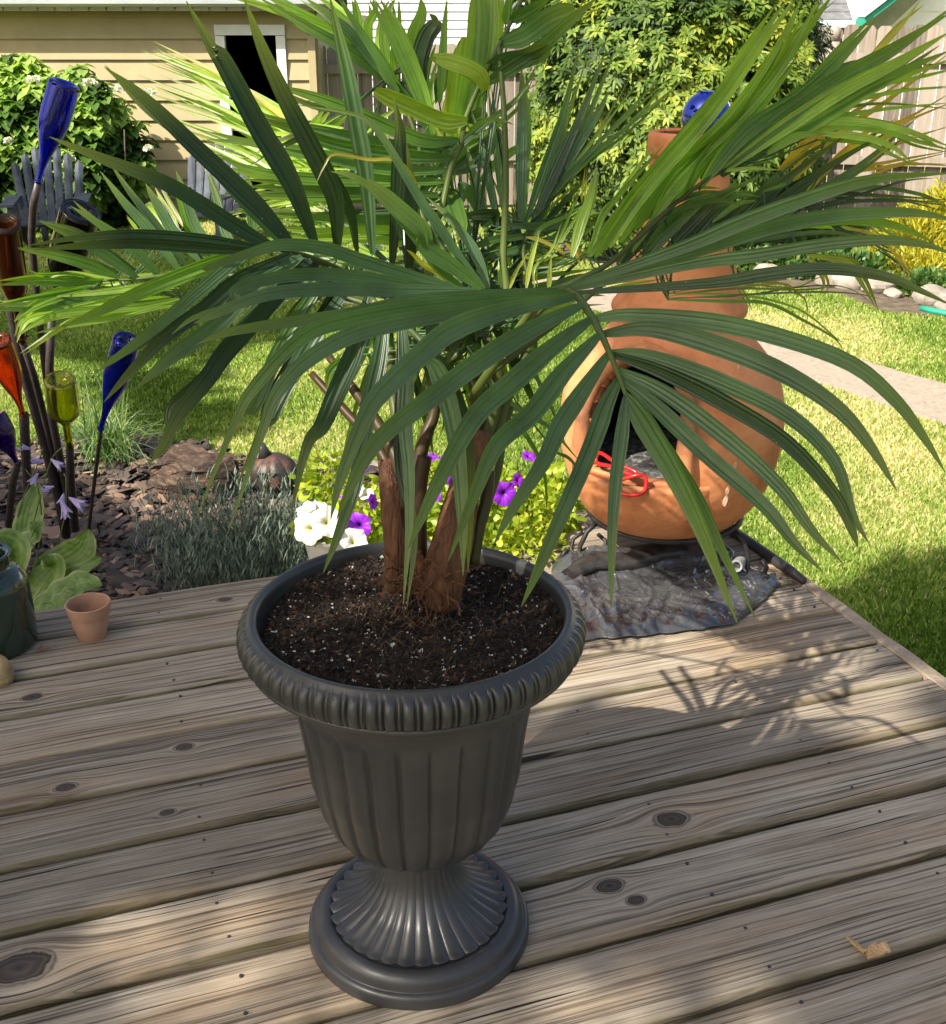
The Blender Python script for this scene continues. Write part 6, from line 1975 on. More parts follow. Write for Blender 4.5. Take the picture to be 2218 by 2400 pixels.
# ---- lower left frond
m_ = dict(tint=.5)
frond([
    ("A 1170 780 A 960 560 A 740 400 A 510 255", 1.42, 1.40, 36, m_), ("A 1000 775 A 750 600 A 540 480 A 290 365", 1.42, 1.38, 36, m_),
    ("A 850 770 A 620 680 A 400 620 A 130 562", 1.42, 1.36, 34, m_), ("A 1310 740 A 1080 430 A 900 230 A 725 5", 1.43, 1.45, 36, m_),
    ("A 1450 660 A 1250 430 A 1130 230 A 1050 90", 1.44, 1.46, 36, m_), ("A 1600 600 A 1430 430 A 1330 160 A 1270 0", 1.45, 1.48, 34, m_),
    ("A 1700 560 A 1620 430 A 1560 200 A 1500 20", 1.46, 1.5, 32, m_), ("B 300 560 B 280 350 B 270 150 B 250 40", 1.48, 1.5, 30, m_),
    ("A 740 790 A 500 800 A 250 800 A -20 825", 1.42, 1.34, 30, m_), ("A 640 830 A 400 900 A 230 980 A 100 1090", 1.42, 1.33, 44, dict(tint=.7)),
    ("A 900 870 A 600 920 A 300 960 A -30 975", 1.42, 1.35, 30, m_), ("A 1000 880 A 700 960 A 350 1040 A 190 1090 A 120 1240", 1.42, 1.35, 30, dict(tint=.9)),
    ("A 900 1000 A 660 1010 A 450 1130 A 170 1330", 1.42, 1.34, 20, dict(tint=1., kind=.15)), ("A 1300 920 A 1000 980 A 700 1000 A 420 1030 A 240 1110 A 120 1200", 1.42, 1.35, 26, dict(tint=.8)),
    ("A 1300 840 A 1100 830 A 850 860 A 600 890 A 330 910", 1.42, 1.38, 24, dict(tint=1)), ("A 1250 730 A 1000 770 A 800 790 A 500 740 A 320 790", 1.44, 1.42, 22, dict(tint=1)),
    ("A 1350 960 A 1100 980 A 800 1060 A 480 1120 A 230 1180", 1.43, 1.36, 24, dict(tint=.9)), ("A 700 780 A 500 740 A 300 745 A 210 718", 1.42, 1.36, 10, dict(tint=.6)),
    ("A 1180 440 A 1130 360 A 1060 270", 1.6, 1.62, 34, dict(tint=1, blunt=True)), ("A 1300 450 A 1220 300 A 1120 120", 1.6, 1.65, 22, dict(tint=1, kind=.2)),
    ("A 1000 440 A 960 390 A 915 335", 1.6, 1.6, 10, dict(tint=1)),
    ("A 1220 745 A 1050 760 A 900 790 A 640 840", 1.5, 1.48, 16, dict(tint=1)), ("A 600 960 A 300 1000 A 100 1000 A -30 1010", 1.4, 1.32, 18, m_), ("A 600 850 A 300 900 A 100 940 A -20 965", 1.4, 1.32, 16, m_),
], [("C 60 1300 B 1200 1000 B 700 860 A 1700 760 A 1300 745 A 1000 780 A 730 795", [1.3, 1.33, 1.36, 1.38, 1.4, 1.42, 1.42], .0045, .0013, .3)], 'lower frond spreading to the left edge', dup=1, wk=.76)

# ---- bright back-left fan with dried tips
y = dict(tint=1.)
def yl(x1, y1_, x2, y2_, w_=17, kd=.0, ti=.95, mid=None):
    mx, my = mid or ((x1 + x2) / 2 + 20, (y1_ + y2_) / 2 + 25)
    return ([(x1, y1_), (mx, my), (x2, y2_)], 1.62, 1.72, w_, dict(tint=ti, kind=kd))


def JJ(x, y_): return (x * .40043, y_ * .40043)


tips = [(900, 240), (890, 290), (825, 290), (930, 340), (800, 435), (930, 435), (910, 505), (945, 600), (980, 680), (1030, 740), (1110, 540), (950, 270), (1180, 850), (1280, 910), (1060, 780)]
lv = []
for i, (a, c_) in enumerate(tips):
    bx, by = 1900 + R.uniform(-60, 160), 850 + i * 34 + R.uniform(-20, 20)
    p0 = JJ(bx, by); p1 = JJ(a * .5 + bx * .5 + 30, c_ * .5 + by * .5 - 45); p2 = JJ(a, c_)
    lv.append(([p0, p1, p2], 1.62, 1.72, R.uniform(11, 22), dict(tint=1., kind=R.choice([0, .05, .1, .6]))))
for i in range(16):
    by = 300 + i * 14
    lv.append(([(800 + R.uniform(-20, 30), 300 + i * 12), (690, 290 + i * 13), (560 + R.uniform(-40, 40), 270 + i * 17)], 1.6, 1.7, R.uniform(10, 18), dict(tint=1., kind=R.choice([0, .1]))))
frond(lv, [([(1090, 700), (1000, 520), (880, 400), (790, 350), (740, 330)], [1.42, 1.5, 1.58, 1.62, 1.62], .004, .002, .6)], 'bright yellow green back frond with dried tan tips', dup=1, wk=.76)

# ---- rear centre frond, broad blades to the left of its stalk
g = dict(tint=.55)
frond([
    ("E 1775 1010 E 1500 1010 E 1000 800 E 700 690 E 415 612", 1.42, 1.36, 46, g), ("E 1740 1140 E 1400 1120 E 900 1040 E 560 920 E 280 838", 1.42, 1.34, 46, g),
    ("E 1835 870 E 1650 860 E 1400 750 E 1165 650", 1.44, 1.40, 50, dict(tint=.8, kind=.12, blunt=True)), ("E 1705 1230 E 1300 1220 E 800 1130 E 400 1060 E -60 945", 1.42, 1.34, 44, g),
    ("E 1670 1310 E 1200 1300 E 700 1290 E 300 1230 E 30 1130", 1.42, 1.35, 42, g), ("E 1650 1410 E 1200 1380 E 700 1370 E 200 1340", 1.42, 1.36, 38, g),
    ("B 1690 100 B 1300 60 B 700 90 B 200 60", 1.44, 1.38, 34, g), ("B 1650 220 B 1200 200 B 700 200 B 30 170", 1.45, 1.39, 32, g), ("B 1600 330 B 1200 350 B 700 330 B 100 290", 1.45, 1.4, 30, g),
    ("B 1560 440 B 1200 420 B 800 430 B 300 400", 1.46, 1.42, 28, dict(tint=.8)), ("B 1540 560 B 1200 500 B 700 480 B 200 500", 1.47, 1.44, 26, dict(tint=.9)),
    ("F 365 560 F 330 470 F 220 410 F 55 368", 1.44, 1.40, 48, dict(tint=.8, kind=.15, blunt=True)),
    ("C 160 130 C 190 260 C 240 400 C 230 510", 1.44, 1.34, 66, dict(tint=.6, blunt=False)), 
    ("F 210 880 F 330 760 F 440 740 F 545 770", 1.44, 1.4, 16, g), ("F 0 1180 F 180 930 F 330 790 F 560 610 F 695 380", 1.42, 1.45, 26, g),
    ("E 1500 1440 E 1600 1240 E 1790 1060", 1.43, 1.45, 34, g),
    ("B 1330 500 B 1450 300 B 1640 20", 1.45, 1.44, 30, dict(tint=.4)),
], [("G 980 250 C 0 640 B 1560 400 E 1640 1540 E 1720 1200 E 1790 1040 F 240 740 F 340 500 F 470 240 F 590 0 F 640 -120", [1.33, 1.36, 1.4, 1.4, 1.42, 1.43, 1.45, 1.46, 1.48, 1.5, 1.5], .005, .0022, .55)], 'rear frond with broad blades to the left of its stalk', dup=1, wk=.76)

# right hand greyish blades of the same stalk + pale pleated group behind
frond([
    ("F 360 520 F 520 420 F 700 300 F 900 120 F 1060 -20", 1.46, 1.36, 38, dict(tint=.30)), ("F 385 410 F 500 370 F 620 340 F 750 275", 1.47, 1.40, 44, dict(tint=.30, blunt=True)),
    ("F 455 270 F 600 220 F 760 110 F 920 50", 1.48, 1.42, 46, dict(tint=.30, blunt=True)), ("F 520 125 F 640 60 F 780 -30", 1.49, 1.45, 34, dict(tint=.30)),
    ("F 490 150 F 500 60 F 515 -60", 1.5, 1.5, 26, dict(tint=.6)),
    ("F 120 1100 F 190 800 F 230 400 F 250 230", 1.62, 1.66, 44, dict(tint=1., blunt=True)), ("F 150 1080 F 220 760 F 290 300 F 305 -40", 1.62, 1.66, 46, dict(tint=1., blunt=True)),
    ("F 170 1080 F 260 740 F 340 300 F 350 -40", 1.63, 1.67, 46, dict(tint=1., blunt=True)), ("F 200 1060 F 290 700 F 380 300 F 400 -40", 1.63, 1.67, 46, dict(tint=1., blunt=True)),
    ("F 210 1040 F 300 680 F 400 330 F 450 -40", 1.64, 1.68, 44, dict(tint=.95, blunt=True)), ("F 100 1240 F 150 960 F 170 600 F 200 300", 1.64, 1.68, 40, dict(tint=1., kind=.12, blunt=True)),
    ("F 60 1200 F 80 900 F 150 500 F 155 320", 1.66, 1.69, 20, dict(tint=1., kind=.3)),
    ("F 80 640 F 95 420 F 110 200 F 128 -20", 1.52, 1.55, 22, dict(tint=.8)), ("F -10 660 F 60 560 F 150 440", 1.7, 1.7, 34, dict(tint=.12, blunt=True)),
    ("F 250 830 F 290 740 F 370 690", 1.6, 1.6, 34, dict(tint=.12, blunt=True)), ("F 150 1060 F 300 960 F 460 800", 1.6, 1.6, 52, dict(tint=.12, blunt=True)),
    ("F 330 1120 F 450 1000 F 560 920 F 670 890", 1.6, 1.6, 24, dict(tint=.6)), ("F 200 1130 F 280 1200 F 330 1300 F 390 1400", 1.5, 1.5, 32, dict(tint=.15)),
], None, 'sunlit pale green pleated blades at the top centre')

# ---- top-left back blades
frond([
    ("E 1330 640 E 1000 380 E 700 200 E 330 -20", 1.5, 1.5, 42, dict(tint=.35)), ("E 1080 330 E 800 200 E 500 90 E 130 -20", 1.52, 1.5, 30, dict(tint=.8)),
    ("E 1000 290 E 760 160 E 560 60 E 380 -20", 1.54, 1.52, 30, dict(tint=.8)), ("E 1200 520 E 1000 250 E 850 120 E 660 -20", 1.48, 1.5, 34, dict(tint=.4)),
    ("E 1340 660 E 1160 380 E 1000 130 E 900 -20", 1.45, 1.45, 26, dict(tint=.6)), ("E 1560 900 E 1420 560 E 1280 260 E 1120 -20", 1.44, 1.45, 36, dict(tint=.75)),
    ("E 1600 1000 E 1500 620 E 1350 260 E 1200 -20", 1.44, 1.45, 38, dict(tint=.85)), ("E 1650 1100 E 1400 700 E 1250 560 E 1160 400", 1.46, 1.46, 26, dict(tint=.5)),
    ("E 1000 160 E 900 90 E 820 20 E 750 -20", 1.55, 1.55, 18, dict(tint=.9)), ("E 1260 460 E 1230 300 E 1250 120 E 1320 -20", 1.58, 1.6, 32, dict(tint=.8)),
    ("E 1330 600 E 1300 430 E 1340 200 E 1340 -20", 1.6, 1.6, 24, dict(tint=.85)), ("E 1140 310 E 1120 180 E 1170 80 E 1150 -20", 1.58, 1.58, 30, dict(tint=.85)),
    ("E 1060 220 E 1040 100 E 1020 -20", 1.58, 1.58, 26, dict(tint=.8)), ("E 1420 360 E 1450 230 E 1500 100 E 1500 -20", 1.58, 1.58, 42, dict(tint=.8)),
    ("E 1490 560 E 1480 420 E 1530 250 E 1600 150 E 1560 95", 1.56, 1.56, 44, dict(tint=.08)), ("E 1400 420 E 1440 300 E 1480 180", 1.6, 1.6, 20, dict(tint=.1)),
    ("E 1560 850 E 1540 560 E 1610 300", 1.6, 1.62, 22, dict(tint=.6)),
    ("E 700 940 E 740 870 E 800 790", 1.7, 1.7, 24, dict(tint=.9)), ("E 760 960 E 860 900 E 960 860", 1.7, 1.7, 26, dict(tint=.9)), ("E 1100 960 E 1180 880 E 1340 770", 1.7, 1.7, 20, dict(tint=.9)), ("E 1130 1040 E 1260 960 E 1330 900", 1.7, 1.7, 18, dict(tint=.95)),
], [("C 200 700 B 1500 300 E 1500 1120 E 1380 760 E 1250 560", [1.38, 1.42, 1.44, 1.46, 1.48], .004, .002, .4)], 'back blades rising to the top left', dup=1, wk=.76)

# ---- middle spears and the fan in front of the bush
s5 = dict(tint=.35)
frond([
    ("F 585 1360 F 585 1100 F 590 800 F 590 600 F 588 405", 1.45, 1.5, 34, s5), ("F 440 1400 F 390 1150 F 340 900 F 280 690", 1.45, 1.5, 22, s5), ("F 470 1300 F 440 1000 F 410 780 F 383 555", 1.46, 1.5, 20, s5),
    ("F 390 1390 F 340 1220 F 290 1050 F 250 900", 1.45, 1.48, 20, s5), ("F 615 1370 F 720 1060 F 850 680 F 945 290", 1.45, 1.5, 26, s5), ("F 660 1380 F 800 1060 F 960 700 F 1115 305", 1.45, 1.5, 28, dict(tint=.25)),
    ("F 700 1290 F 770 1090 F 840 860 F 875 730", 1.47, 1.5, 22, dict(tint=.2, roll=.1)), ("F 760 1190 F 860 980 F 940 800 F 1005 610", 1.47, 1.5, 24, dict(tint=.2, roll=.1)), ("F 860 1050 F 960 860 F 1060 700 F 1130 560", 1.47, 1.5, 28, dict(tint=.2, roll=.1)),
    ("F 700 1290 F 900 1060 F 1200 820 F 1620 470", 1.46, 1.5, 18, dict(tint=.6)), ("F 740 1250 F 900 1060 F 1200 740 F 1520 410", 1.46, 1.5, 14, dict(tint=.6)), ("F 760 1230 F 950 1030 F 1250 780 F 1500 500", 1.46, 1.5, 12, dict(tint=.5)),
    ("F 680 1290 F 860 1080 F 1060 830 F 1330 480", 1.46, 1.5, 12, dict(tint=.7)), ("F 660 1360 F 700 1290 F 740 1230", 1.45, 1.46, 10, dict(tint=1, kind=.4)),
    ("F 900 1590 F 950 1400 F 1010 1220 F 1060 1030", 1.38, 1.42, 32, dict(tint=.9)), ("F 1010 1570 F 1090 1340 F 1180 1220 F 1330 1050 F 1470 895", 1.38, 1.44, 18, dict(tint=.85)),
    ("F 640 1590 F 700 1420 F 860 1340 F 960 1280", 1.4, 1.42, 14, dict(tint=.7)), ("F 500 1390 F 700 1400 F 900 1385 F 1200 1385", 1.42, 1.46, 24, dict(tint=.2)),
    ("F 230 1550 F 420 1480 F 600 1460 F 760 1380", 1.4, 1.44, 22, dict(tint=.5)), ("F 380 1590 F 600 1530 F 800 1470 F 1000 1420", 1.4, 1.44, 22, dict(tint=.4)),
    ("F 340 1400 F 420 1330 F 280 1330 F 230 1340", 1.43, 1.4, 34, dict(tint=.2)), ("F 760 1590 F 820 1480 F 900 1300 F 950 1180", 1.4, 1.42, 10, dict(tint=.9)),
    ("F 800 1560 F 880 1420 F 1000 1230 F 1010 1200", 1.4, 1.42, 9, dict(tint=.9)), ("C 720 850 C 740 720 C 780 560 C 815 450", 1.34, 1.38, 15, dict(tint=1., kind=.25)),
    ("C 600 850 C 640 740 C 740 580", 1.34, 1.38, 12, dict(tint=1., kind=.3)), ("C 890 840 C 890 740 C 900 600", 1.34, 1.38, 13, dict(tint=1., kind=.2)), ("C 780 840 C 780 700 C 900 570 C 980 360", 1.36, 1.4, 9, dict(tint=1., kind=.1)),
    ("C 540 845 C 530 760 C 520 640", 1.34, 1.36, 12, dict(tint=.9)), ("C 1000 520 C 1080 600 C 1110 700", 1.4, 1.4, 12, dict(tint=1., kind=.8)), ("C 720 480 C 820 500 C 960 570 C 1000 620", 1.4, 1.4, 12, dict(tint=1., kind=.6)),
    ("C 480 790 C 600 740 C 800 680 C 1000 640", 1.38, 1.42, 16, dict(tint=.2)), ("C 1120 470 C 1160 430 C 1200 400", 1.4, 1.4, 12, dict(tint=.8)),
    ("F 1065 880 F 1075 780 F 1085 710", 1.5, 1.5, 6, dict(tint=1, kind=.6)), ("F 960 1260 F 970 1140 F 985 1020", 1.5, 1.5, 6, dict(tint=1, kind=.6)),
], [("G 930 330 C 540 1000 F 475 1584 F 490 1200 F 485 800 F 460 420 F 450 290", [1.33, 1.36, 1.38, 1.4, 1.42, 1.45, 1.46], .0055, .0028, .55),
    ("G 1000 330 C 640 1000 C 760 900 C 700 600 F 640 1380", [1.33, 1.36, 1.38, 1.4, 1.44], .004, .002, .3)], 'upright spear shaped blades at the centre', dup=1, wk=.85)

# ---- right upper frond, bright pleated blades
br = lambda t_, **k_: dict(tint=t_, roll=R.uniform(-.9, -.2), **k_)
frond([
    ("F 1090 1550 F 1300 1200 K 450 640 K 700 300 K 930 -20", 1.35, 1.42, 34, br(.75)), ("F 1130 1530 F 1350 1190 K 480 660 K 740 300 K 965 -20", 1.35, 1.42, 30, br(.95)),
    ("F 1190 1500 F 1420 1150 K 540 700 K 800 360 K 1010 -20", 1.36, 1.43, 30, br(.85)), ("F 1300 1420 F 1500 1100 K 600 720 K 850 380 K 1060 -20", 1.36, 1.44, 32, br(.7)),
    ("F 1390 1370 F 1560 1080 K 680 640 K 900 360 K 1110 -20", 1.37, 1.44, 30, br(.9)), ("F 1480 1310 K 420 920 K 740 560 K 960 270 K 1170 -20", 1.37, 1.45, 32, br(.7)),
    ("K 310 1150 K 480 860 K 800 480 K 1040 160 K 1190 -40", 1.38, 1.46, 34, br(.6)), ("K 410 1080 K 560 860 K 780 600 K 960 380", 1.38, 1.44, 26, br(.8)),
    ("K 440 1060 K 700 760 K 1000 560 K 1250 320 K 1440 110", 1.38, 1.44, 40, dict(tint=.4)),
    ("K 535 990 K 850 720 K 1200 470 K 1500 300 K 1880 70", 1.39, 1.42, 44, dict(tint=.55)), ("K 545 995 K 900 740 K 1250 520 K 1550 370 K 1880 180", 1.39, 1.42, 40, dict(tint=.9)),
    ("K 550 998 K 900 800 K 1260 580 K 1560 430 K 1880 290", 1.4, 1.43, 36, dict(tint=.65)), ("K 555 1000 K 860 840 K 1200 650 K 1500 480 K 1880 350", 1.4, 1.43, 30, dict(tint=.8)),
    ("K 560 1000 K 1000 740 K 1400 650 K 1880 600", 1.4, 1.44, 14, dict(tint=.9)), ("K 1200 600 K 1400 565 K 1600 530 K 1880 500", 1.44, 1.46, 11, dict(tint=.85)), ("K 1350 500 K 1600 470 K 1880 410", 1.45, 1.46, 10, dict(tint=.9)),
    ("K 1000 730 K 1300 710 K 1600 760 K 1880 860", 1.42, 1.40, 20, dict(tint=.95)), ("K 1000 790 K 1250 740 K 1500 770 K 1700 830 K 1890 880", 1.42, 1.4, 16, dict(tint=.85)), ("K 1080 780 K 1350 800 K 1520 850 K 1650 950", 1.42, 1.38, 18, dict(tint=.95)),
    ("K 560 1000 K 720 985 K 870 995", 1.38, 1.37, 10, dict(tint=1.)), ("K 800 900 K 960 800 K 1160 780", 1.4, 1.4, 22, dict(tint=.8)),
    ("F 1270 1560 F 1480 1250 K 300 1080 K 380 960", 1.35, 1.37, 20, br(.8)), ("F 1000 1590 F 1200 1330 F 1400 1080 F 1560 900", 1.34, 1.38, 22, br(.6)), ("F 1040 1590 F 1250 1280 F 1480 1000 F 1700 780 F 1850 600", 1.34, 1.4, 28, br(.7)),
], [("G 1130 420 C 880 950 C 1050 810 C 1330 660 F 1480 1310 K 300 1160 K 440 1055 K 560 990", [1.3, 1.3, 1.31, 1.33, 1.36, 1.38, 1.38, 1.39], .0042, .0018, .15)], 'bright pleated blades rising to the upper right', dup=1, wk=1.0, dt=.08)

# ---- right lower rear frond: dark bluish blades and orange dying ones
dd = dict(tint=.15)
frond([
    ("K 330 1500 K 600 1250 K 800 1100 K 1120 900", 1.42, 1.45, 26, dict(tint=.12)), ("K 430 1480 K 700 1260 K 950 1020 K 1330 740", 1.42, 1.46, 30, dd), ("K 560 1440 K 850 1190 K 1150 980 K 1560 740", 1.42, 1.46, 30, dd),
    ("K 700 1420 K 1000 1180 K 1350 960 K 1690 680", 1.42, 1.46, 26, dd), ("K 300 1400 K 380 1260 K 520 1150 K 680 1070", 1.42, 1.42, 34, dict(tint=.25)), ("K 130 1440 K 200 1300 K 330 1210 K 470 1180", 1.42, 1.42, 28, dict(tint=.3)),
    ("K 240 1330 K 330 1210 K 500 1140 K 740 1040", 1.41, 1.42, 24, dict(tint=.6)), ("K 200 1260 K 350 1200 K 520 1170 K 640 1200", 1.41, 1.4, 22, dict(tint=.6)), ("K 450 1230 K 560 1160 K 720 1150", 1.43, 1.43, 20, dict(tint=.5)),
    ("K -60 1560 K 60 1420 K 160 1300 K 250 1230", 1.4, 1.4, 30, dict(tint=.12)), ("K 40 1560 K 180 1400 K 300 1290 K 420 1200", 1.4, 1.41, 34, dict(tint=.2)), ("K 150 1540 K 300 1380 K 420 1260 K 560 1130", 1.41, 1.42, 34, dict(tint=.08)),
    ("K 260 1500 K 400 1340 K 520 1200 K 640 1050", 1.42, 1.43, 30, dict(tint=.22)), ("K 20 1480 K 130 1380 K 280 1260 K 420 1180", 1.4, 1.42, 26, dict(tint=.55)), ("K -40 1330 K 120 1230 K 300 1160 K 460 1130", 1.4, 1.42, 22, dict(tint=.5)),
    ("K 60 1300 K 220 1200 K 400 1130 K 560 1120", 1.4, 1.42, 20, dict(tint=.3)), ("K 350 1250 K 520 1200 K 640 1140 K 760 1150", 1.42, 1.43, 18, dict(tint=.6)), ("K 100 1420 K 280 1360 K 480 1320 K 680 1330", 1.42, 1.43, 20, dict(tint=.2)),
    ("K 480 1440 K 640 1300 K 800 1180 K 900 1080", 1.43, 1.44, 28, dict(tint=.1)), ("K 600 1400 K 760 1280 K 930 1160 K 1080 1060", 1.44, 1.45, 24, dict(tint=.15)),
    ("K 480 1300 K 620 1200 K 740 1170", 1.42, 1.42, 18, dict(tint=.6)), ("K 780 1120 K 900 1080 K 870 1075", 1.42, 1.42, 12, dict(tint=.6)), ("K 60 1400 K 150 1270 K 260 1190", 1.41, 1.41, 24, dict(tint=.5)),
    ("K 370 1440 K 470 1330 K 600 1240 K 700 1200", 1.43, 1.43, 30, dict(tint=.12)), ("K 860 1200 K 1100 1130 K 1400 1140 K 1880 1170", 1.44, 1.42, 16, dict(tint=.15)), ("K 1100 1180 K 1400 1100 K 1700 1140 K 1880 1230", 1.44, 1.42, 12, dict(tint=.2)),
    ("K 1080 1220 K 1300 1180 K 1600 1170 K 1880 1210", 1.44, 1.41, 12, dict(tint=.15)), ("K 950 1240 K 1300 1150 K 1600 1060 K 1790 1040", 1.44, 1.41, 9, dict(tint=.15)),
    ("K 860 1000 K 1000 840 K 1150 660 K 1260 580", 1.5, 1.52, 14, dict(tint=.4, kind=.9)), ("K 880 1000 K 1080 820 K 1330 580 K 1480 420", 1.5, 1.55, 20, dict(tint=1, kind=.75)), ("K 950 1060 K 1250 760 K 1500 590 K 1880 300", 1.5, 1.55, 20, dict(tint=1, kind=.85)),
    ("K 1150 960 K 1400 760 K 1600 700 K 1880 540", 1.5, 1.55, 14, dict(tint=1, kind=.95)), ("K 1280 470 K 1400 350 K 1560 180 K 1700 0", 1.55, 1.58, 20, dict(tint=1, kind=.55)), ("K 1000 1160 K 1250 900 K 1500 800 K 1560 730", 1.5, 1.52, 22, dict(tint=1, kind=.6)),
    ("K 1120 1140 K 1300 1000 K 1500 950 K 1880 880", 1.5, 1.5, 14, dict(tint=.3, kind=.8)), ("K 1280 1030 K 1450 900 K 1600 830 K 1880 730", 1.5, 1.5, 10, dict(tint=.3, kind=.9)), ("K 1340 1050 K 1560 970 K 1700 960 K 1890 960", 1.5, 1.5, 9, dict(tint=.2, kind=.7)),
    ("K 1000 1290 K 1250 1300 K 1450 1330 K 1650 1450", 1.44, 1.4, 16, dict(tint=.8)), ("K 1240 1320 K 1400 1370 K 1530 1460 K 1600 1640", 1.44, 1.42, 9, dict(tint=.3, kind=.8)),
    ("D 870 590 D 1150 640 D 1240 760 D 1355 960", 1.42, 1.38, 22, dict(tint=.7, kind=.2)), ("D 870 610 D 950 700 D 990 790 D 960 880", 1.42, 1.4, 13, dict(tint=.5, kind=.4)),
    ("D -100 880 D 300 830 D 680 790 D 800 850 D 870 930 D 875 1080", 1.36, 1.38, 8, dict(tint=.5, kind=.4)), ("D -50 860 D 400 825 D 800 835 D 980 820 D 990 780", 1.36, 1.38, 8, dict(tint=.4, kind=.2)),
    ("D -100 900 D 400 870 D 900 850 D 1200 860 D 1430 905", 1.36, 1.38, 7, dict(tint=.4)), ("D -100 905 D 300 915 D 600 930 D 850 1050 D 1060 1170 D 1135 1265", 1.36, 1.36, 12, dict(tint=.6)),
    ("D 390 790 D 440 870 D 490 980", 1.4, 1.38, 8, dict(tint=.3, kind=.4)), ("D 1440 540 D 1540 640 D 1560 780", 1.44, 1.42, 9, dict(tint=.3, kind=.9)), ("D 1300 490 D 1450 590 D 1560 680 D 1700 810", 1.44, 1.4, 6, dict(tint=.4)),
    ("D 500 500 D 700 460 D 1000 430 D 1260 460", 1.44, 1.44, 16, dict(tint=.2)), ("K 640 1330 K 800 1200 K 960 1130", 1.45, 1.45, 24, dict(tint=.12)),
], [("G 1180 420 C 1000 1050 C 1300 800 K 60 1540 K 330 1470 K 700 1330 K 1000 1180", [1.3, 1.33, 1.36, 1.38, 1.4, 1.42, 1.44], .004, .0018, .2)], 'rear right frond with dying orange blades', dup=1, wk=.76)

# ---- filler blades inside the crown (arching from the crown in all directions)
lv = []
rr = random.Random(77)
for i in range(95):
    a = rr.uniform(.1, 3.0); L_ = rr.uniform(160, 480)
    cx_, cy_ = 1110 + rr.uniform(-160, 140), 700 + rr.uniform(-60, 90)
    ex, ey = cx_ - math.cos(a) * L_, cy_ - math.sin(a) * L_ * .8
    mx, my = (cx_ + ex) / 2 + rr.uniform(-15, 15), (cy_ + ey) / 2 - 20
    lv.append(([(cx_, cy_), (mx, my), (ex, ey)], 1.44 + rr.uniform(0, .05), 1.5 + rr.uniform(0, .2), rr.uniform(9, 20), dict(tint=rr.choice([.02, .1, .2, .4, .6, .9]))))
for i in range(34):     # hanging inner blades
    cx_ = 1000 + rr.uniform(-160, 240); cy_ = 740 + rr.uniform(-20, 80)
    ex = cx_ + rr.uniform(-130, 130); ey = cy_ + rr.uniform(120, 300)
    lv.append(([(cx_, cy_), ((cx_ + ex) / 2 + rr.uniform(-15, 15), (cy_ + ey) / 2), (ex, ey)], 1.32 + rr.uniform(0, .1), 1.36 + rr.uniform(0, .12), rr.uniform(10, 26), dict(tint=rr.choice([.1, .2, .4, .6]))))
frond(lv, None, 'tangle of inner blades around the crown')

# extra hanging rear blades seen between the trunks
frond([
    ("C 0 1000 C 60 1200 C 20 1500 G 780 700", 1.25, 1.25, 40, dict(tint=.15)), ("C 200 1000 C 220 1200 C 130 1420", 1.3, 1.3, 30, dict(tint=.15)), ("C 380 980 C 330 1150 C 250 1300", 1.3, 1.32, 26, dict(tint=.15)),
    ("C 0 1350 C 120 1560 C 190 1750 G 1010 620", 1.2, 1.2, 34, dict(tint=.4)), ("C 200 1380 C 400 1600 C 620 1700 C 740 1740", 1.34, 1.4, 30, dict(tint=.15)), ("C 500 1250 C 560 1400 C 600 1520", 1.36, 1.4, 12, dict(tint=.7)),
    ("G 1020 520 G 1130 470 G 1300 470 G 1480 440", 1.4, 1.45, 8, dict(tint=.1)), ("G 1300 600 G 1500 650 G 1690 850", 1.4, 1.45, 12, dict(tint=.3)), ("G 1240 560 G 1400 700 G 1500 900 G 1520 1150", 1.4, 1.42, 12, dict(tint=.35)),
    ("G 480 300 G 390 380 G 370 480", 1.35, 1.35, 24, dict(tint=.7)), ("G 360 380 G 420 330 G 460 270", 1.35, 1.36, 16, dict(tint=.8)),
    ("G 1560 800 G 1640 840 G 1720 960", 1.4, 1.42, 9, dict(tint=.4)), ("G 1100 250 G 1180 380 G 1300 520", 1.3, 1.3, 16, dict(tint=.3)),
], None)

# ---- trunks and leaf stalks
def trunk(pts, ys, rs, label, seed):
    q = spline([at(u_, v_, Y=y) for (u_, v_), y in zip(pts, ys)], 8)
    b = MB(); n = len(q)
    rr_ = [float(np.interp(i / (n - 1), np.linspace(0, 1, len(rs)), rs)) for i in range(n)]
    b.tube(q, rr_, 40)
    vs = []
    for i, v in enumerate(b.v):
        v = Vector(v); k_ = min(n - 1, i // 40); an = (i % 40) / 40 * 6.283
        d_ = (v - q[k_]) if (v - q[k_]).length > 1e-6 else Vector((0, 0, 1))
        f_ = .10 * mn.noise(Vector((math.cos(an) * 2.2, math.sin(an) * 2.2, v.z * 9 + seed))) + .05 * mn.noise(Vector((math.cos(an) * 7, math.sin(an) * 7, v.z * 14 + seed)))
        st_ = .045 * (1 if (v.z * 11 + .35 * math.sin(an + seed)) % 1 > .5 else 0)
        vs.append(tuple(q[k_] + d_ * (1 + f_ + st_)))
    b.v = vs
    o = b.build('trunk', TRK, palm); o['label'] = label


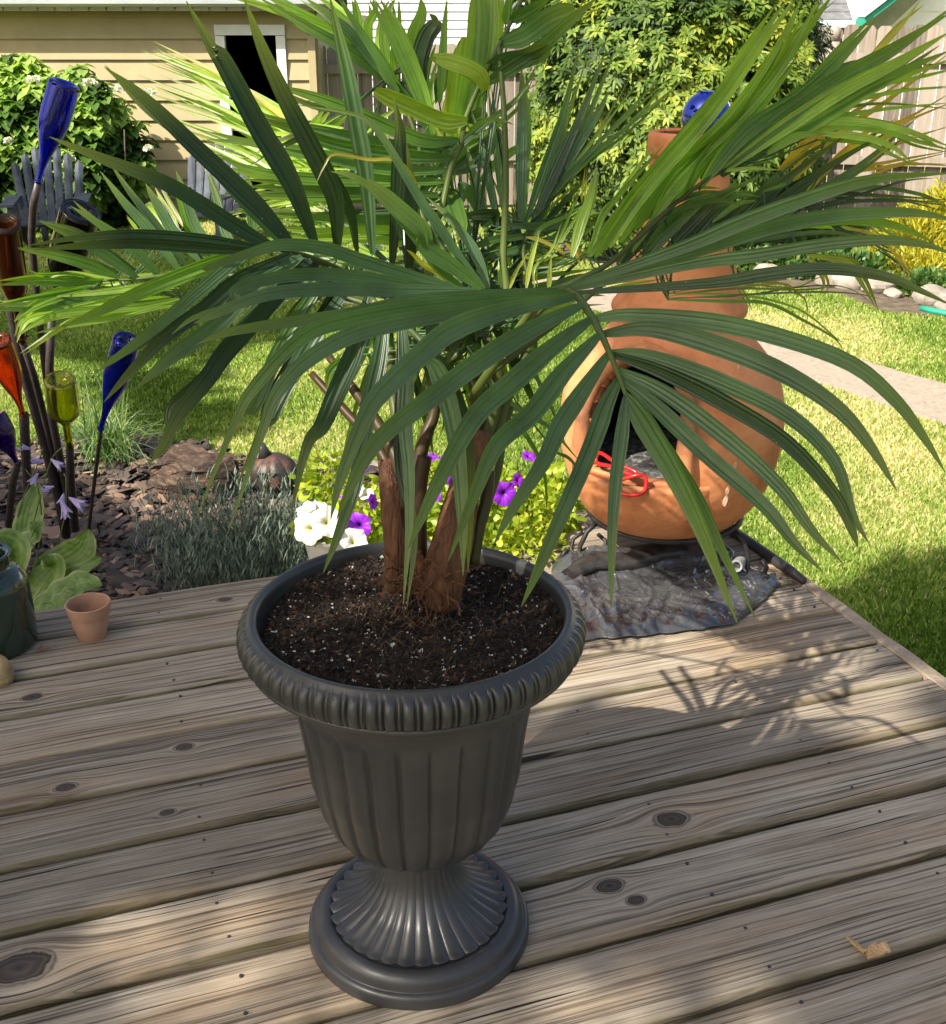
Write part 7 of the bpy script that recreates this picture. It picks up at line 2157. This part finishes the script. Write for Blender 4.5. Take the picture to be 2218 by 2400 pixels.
trunk([(930, 1378), (932, 1310), (925, 1220), (918, 1150), (905, 1080)], [1.285, 1.285, 1.29, 1.30, 1.32], [.0155, .0155, .0148, .0140, .010], 'straight left trunk', 3)
trunk([(1035, 1412), (1042, 1350), (1062, 1260), (1090, 1150), (1115, 1060), (1128, 1010)], [1.26, 1.26, 1.27, 1.29, 1.30, 1.31], [.024, .027, .0235, .0185, .014, .010], 'thicker leaning right trunk', 9)
b = MB()
for s, ys, r0, r1, ti, kd in [
    ("G 748 1150 G 722 960 G 640 780 G 470 590 G 290 390", [1.29, 1.31, 1.34, 1.38, 1.42], .010, .0045, .1, .8), ("G 765 1100 G 750 900 G 700 760 G 600 600 G 500 460 G 380 300", [1.29, 1.31, 1.33, 1.36, 1.38, 1.42], .011, .005, .15, .7),
    ("G 850 1400 G 848 1250 G 850 1000 G 880 820", [1.275, 1.285, 1.30, 1.31], .011, .009, .1, .9),
    ("G 1130 1380 G 1160 1200 G 1200 1050 G 1215 900", [1.275, 1.285, 1.30, 1.32], .008, .008, .25, .6),
    ("G 820 1150 G 850 850 G 890 700 G 930 590 G 960 300", [1.30, 1.32, 1.33, 1.34, 1.36], .010, .006, .1, .7), ("G 790 900 G 740 650 G 710 480 G 700 250", [1.31, 1.33, 1.35, 1.36], .008, .005, .45, .2),
    ("G 1130 900 G 1190 720 G 1240 560 G 1260 380 G 1200 200", [1.30, 1.33, 1.34, 1.34, 1.33], .012, .006, .35, .2), ("G 1160 920 G 1240 740 G 1290 560 G 1370 380 G 1420 250", [1.31, 1.34, 1.36, 1.37, 1.38], .010, .005, .4, .1),
    ("G 1110 950 G 1130 760 G 1150 600 G 1130 400", [1.30, 1.32, 1.33, 1.32], .010, .006, .2, .5), ("G 1200 1080 G 1260 900 G 1290 700 G 1330 560", [1.33, 1.35, 1.37, 1.38], .006, .004, .5, .2),
    ("G 960 1250 G 930 1380 G 880 1480", [1.27, 1.27, 1.26], .006, .003, .1, 1)]:
    stalk(b, s, ys, r0, r1, ti, kd)
b.build('leaf_stalk', STM, palm)
# frayed fibres between the trunks
b = MB()
for i in range(50):
    x0 = 930 + R.uniform(0, 110); y0 = 1330 + R.uniform(0, 60)
    p = at(x0, y0, Y=1.25 + R.uniform(-.02, .02)); pts = [p]; dv_ = Vector((R.uniform(-1, 1), R.uniform(-.6, .2), R.uniform(-.4, .8))).normalized()
    for k_ in range(5):
        dv_ = (dv_ + Vector((R.uniform(-.4, .4), R.uniform(-.4, .4), R.uniform(-.5, .2)))).normalized(); pts.append(pts[-1] + dv_ * .009)
    for q_ in pts: q_.z = max(q_.z, .492)
    b.tube(pts, R.uniform(.0006, .0018), 4)
for i in range(10):
    p = at(940 + R.uniform(-10, 30) + i * 4, 1345 + R.uniform(-30, 40), Y=1.25); L = .05
    q_ = p + Vector((R.uniform(-.02, .02), -.005, R.uniform(.02, .05)))
    b.add([p, p + Vector((.008, 0, .002)), q_ + Vector((.006, 0, 0)), q_], [(0, 1, 2, 3)])
b.build('fibres', TRK, palm, smooth=False)
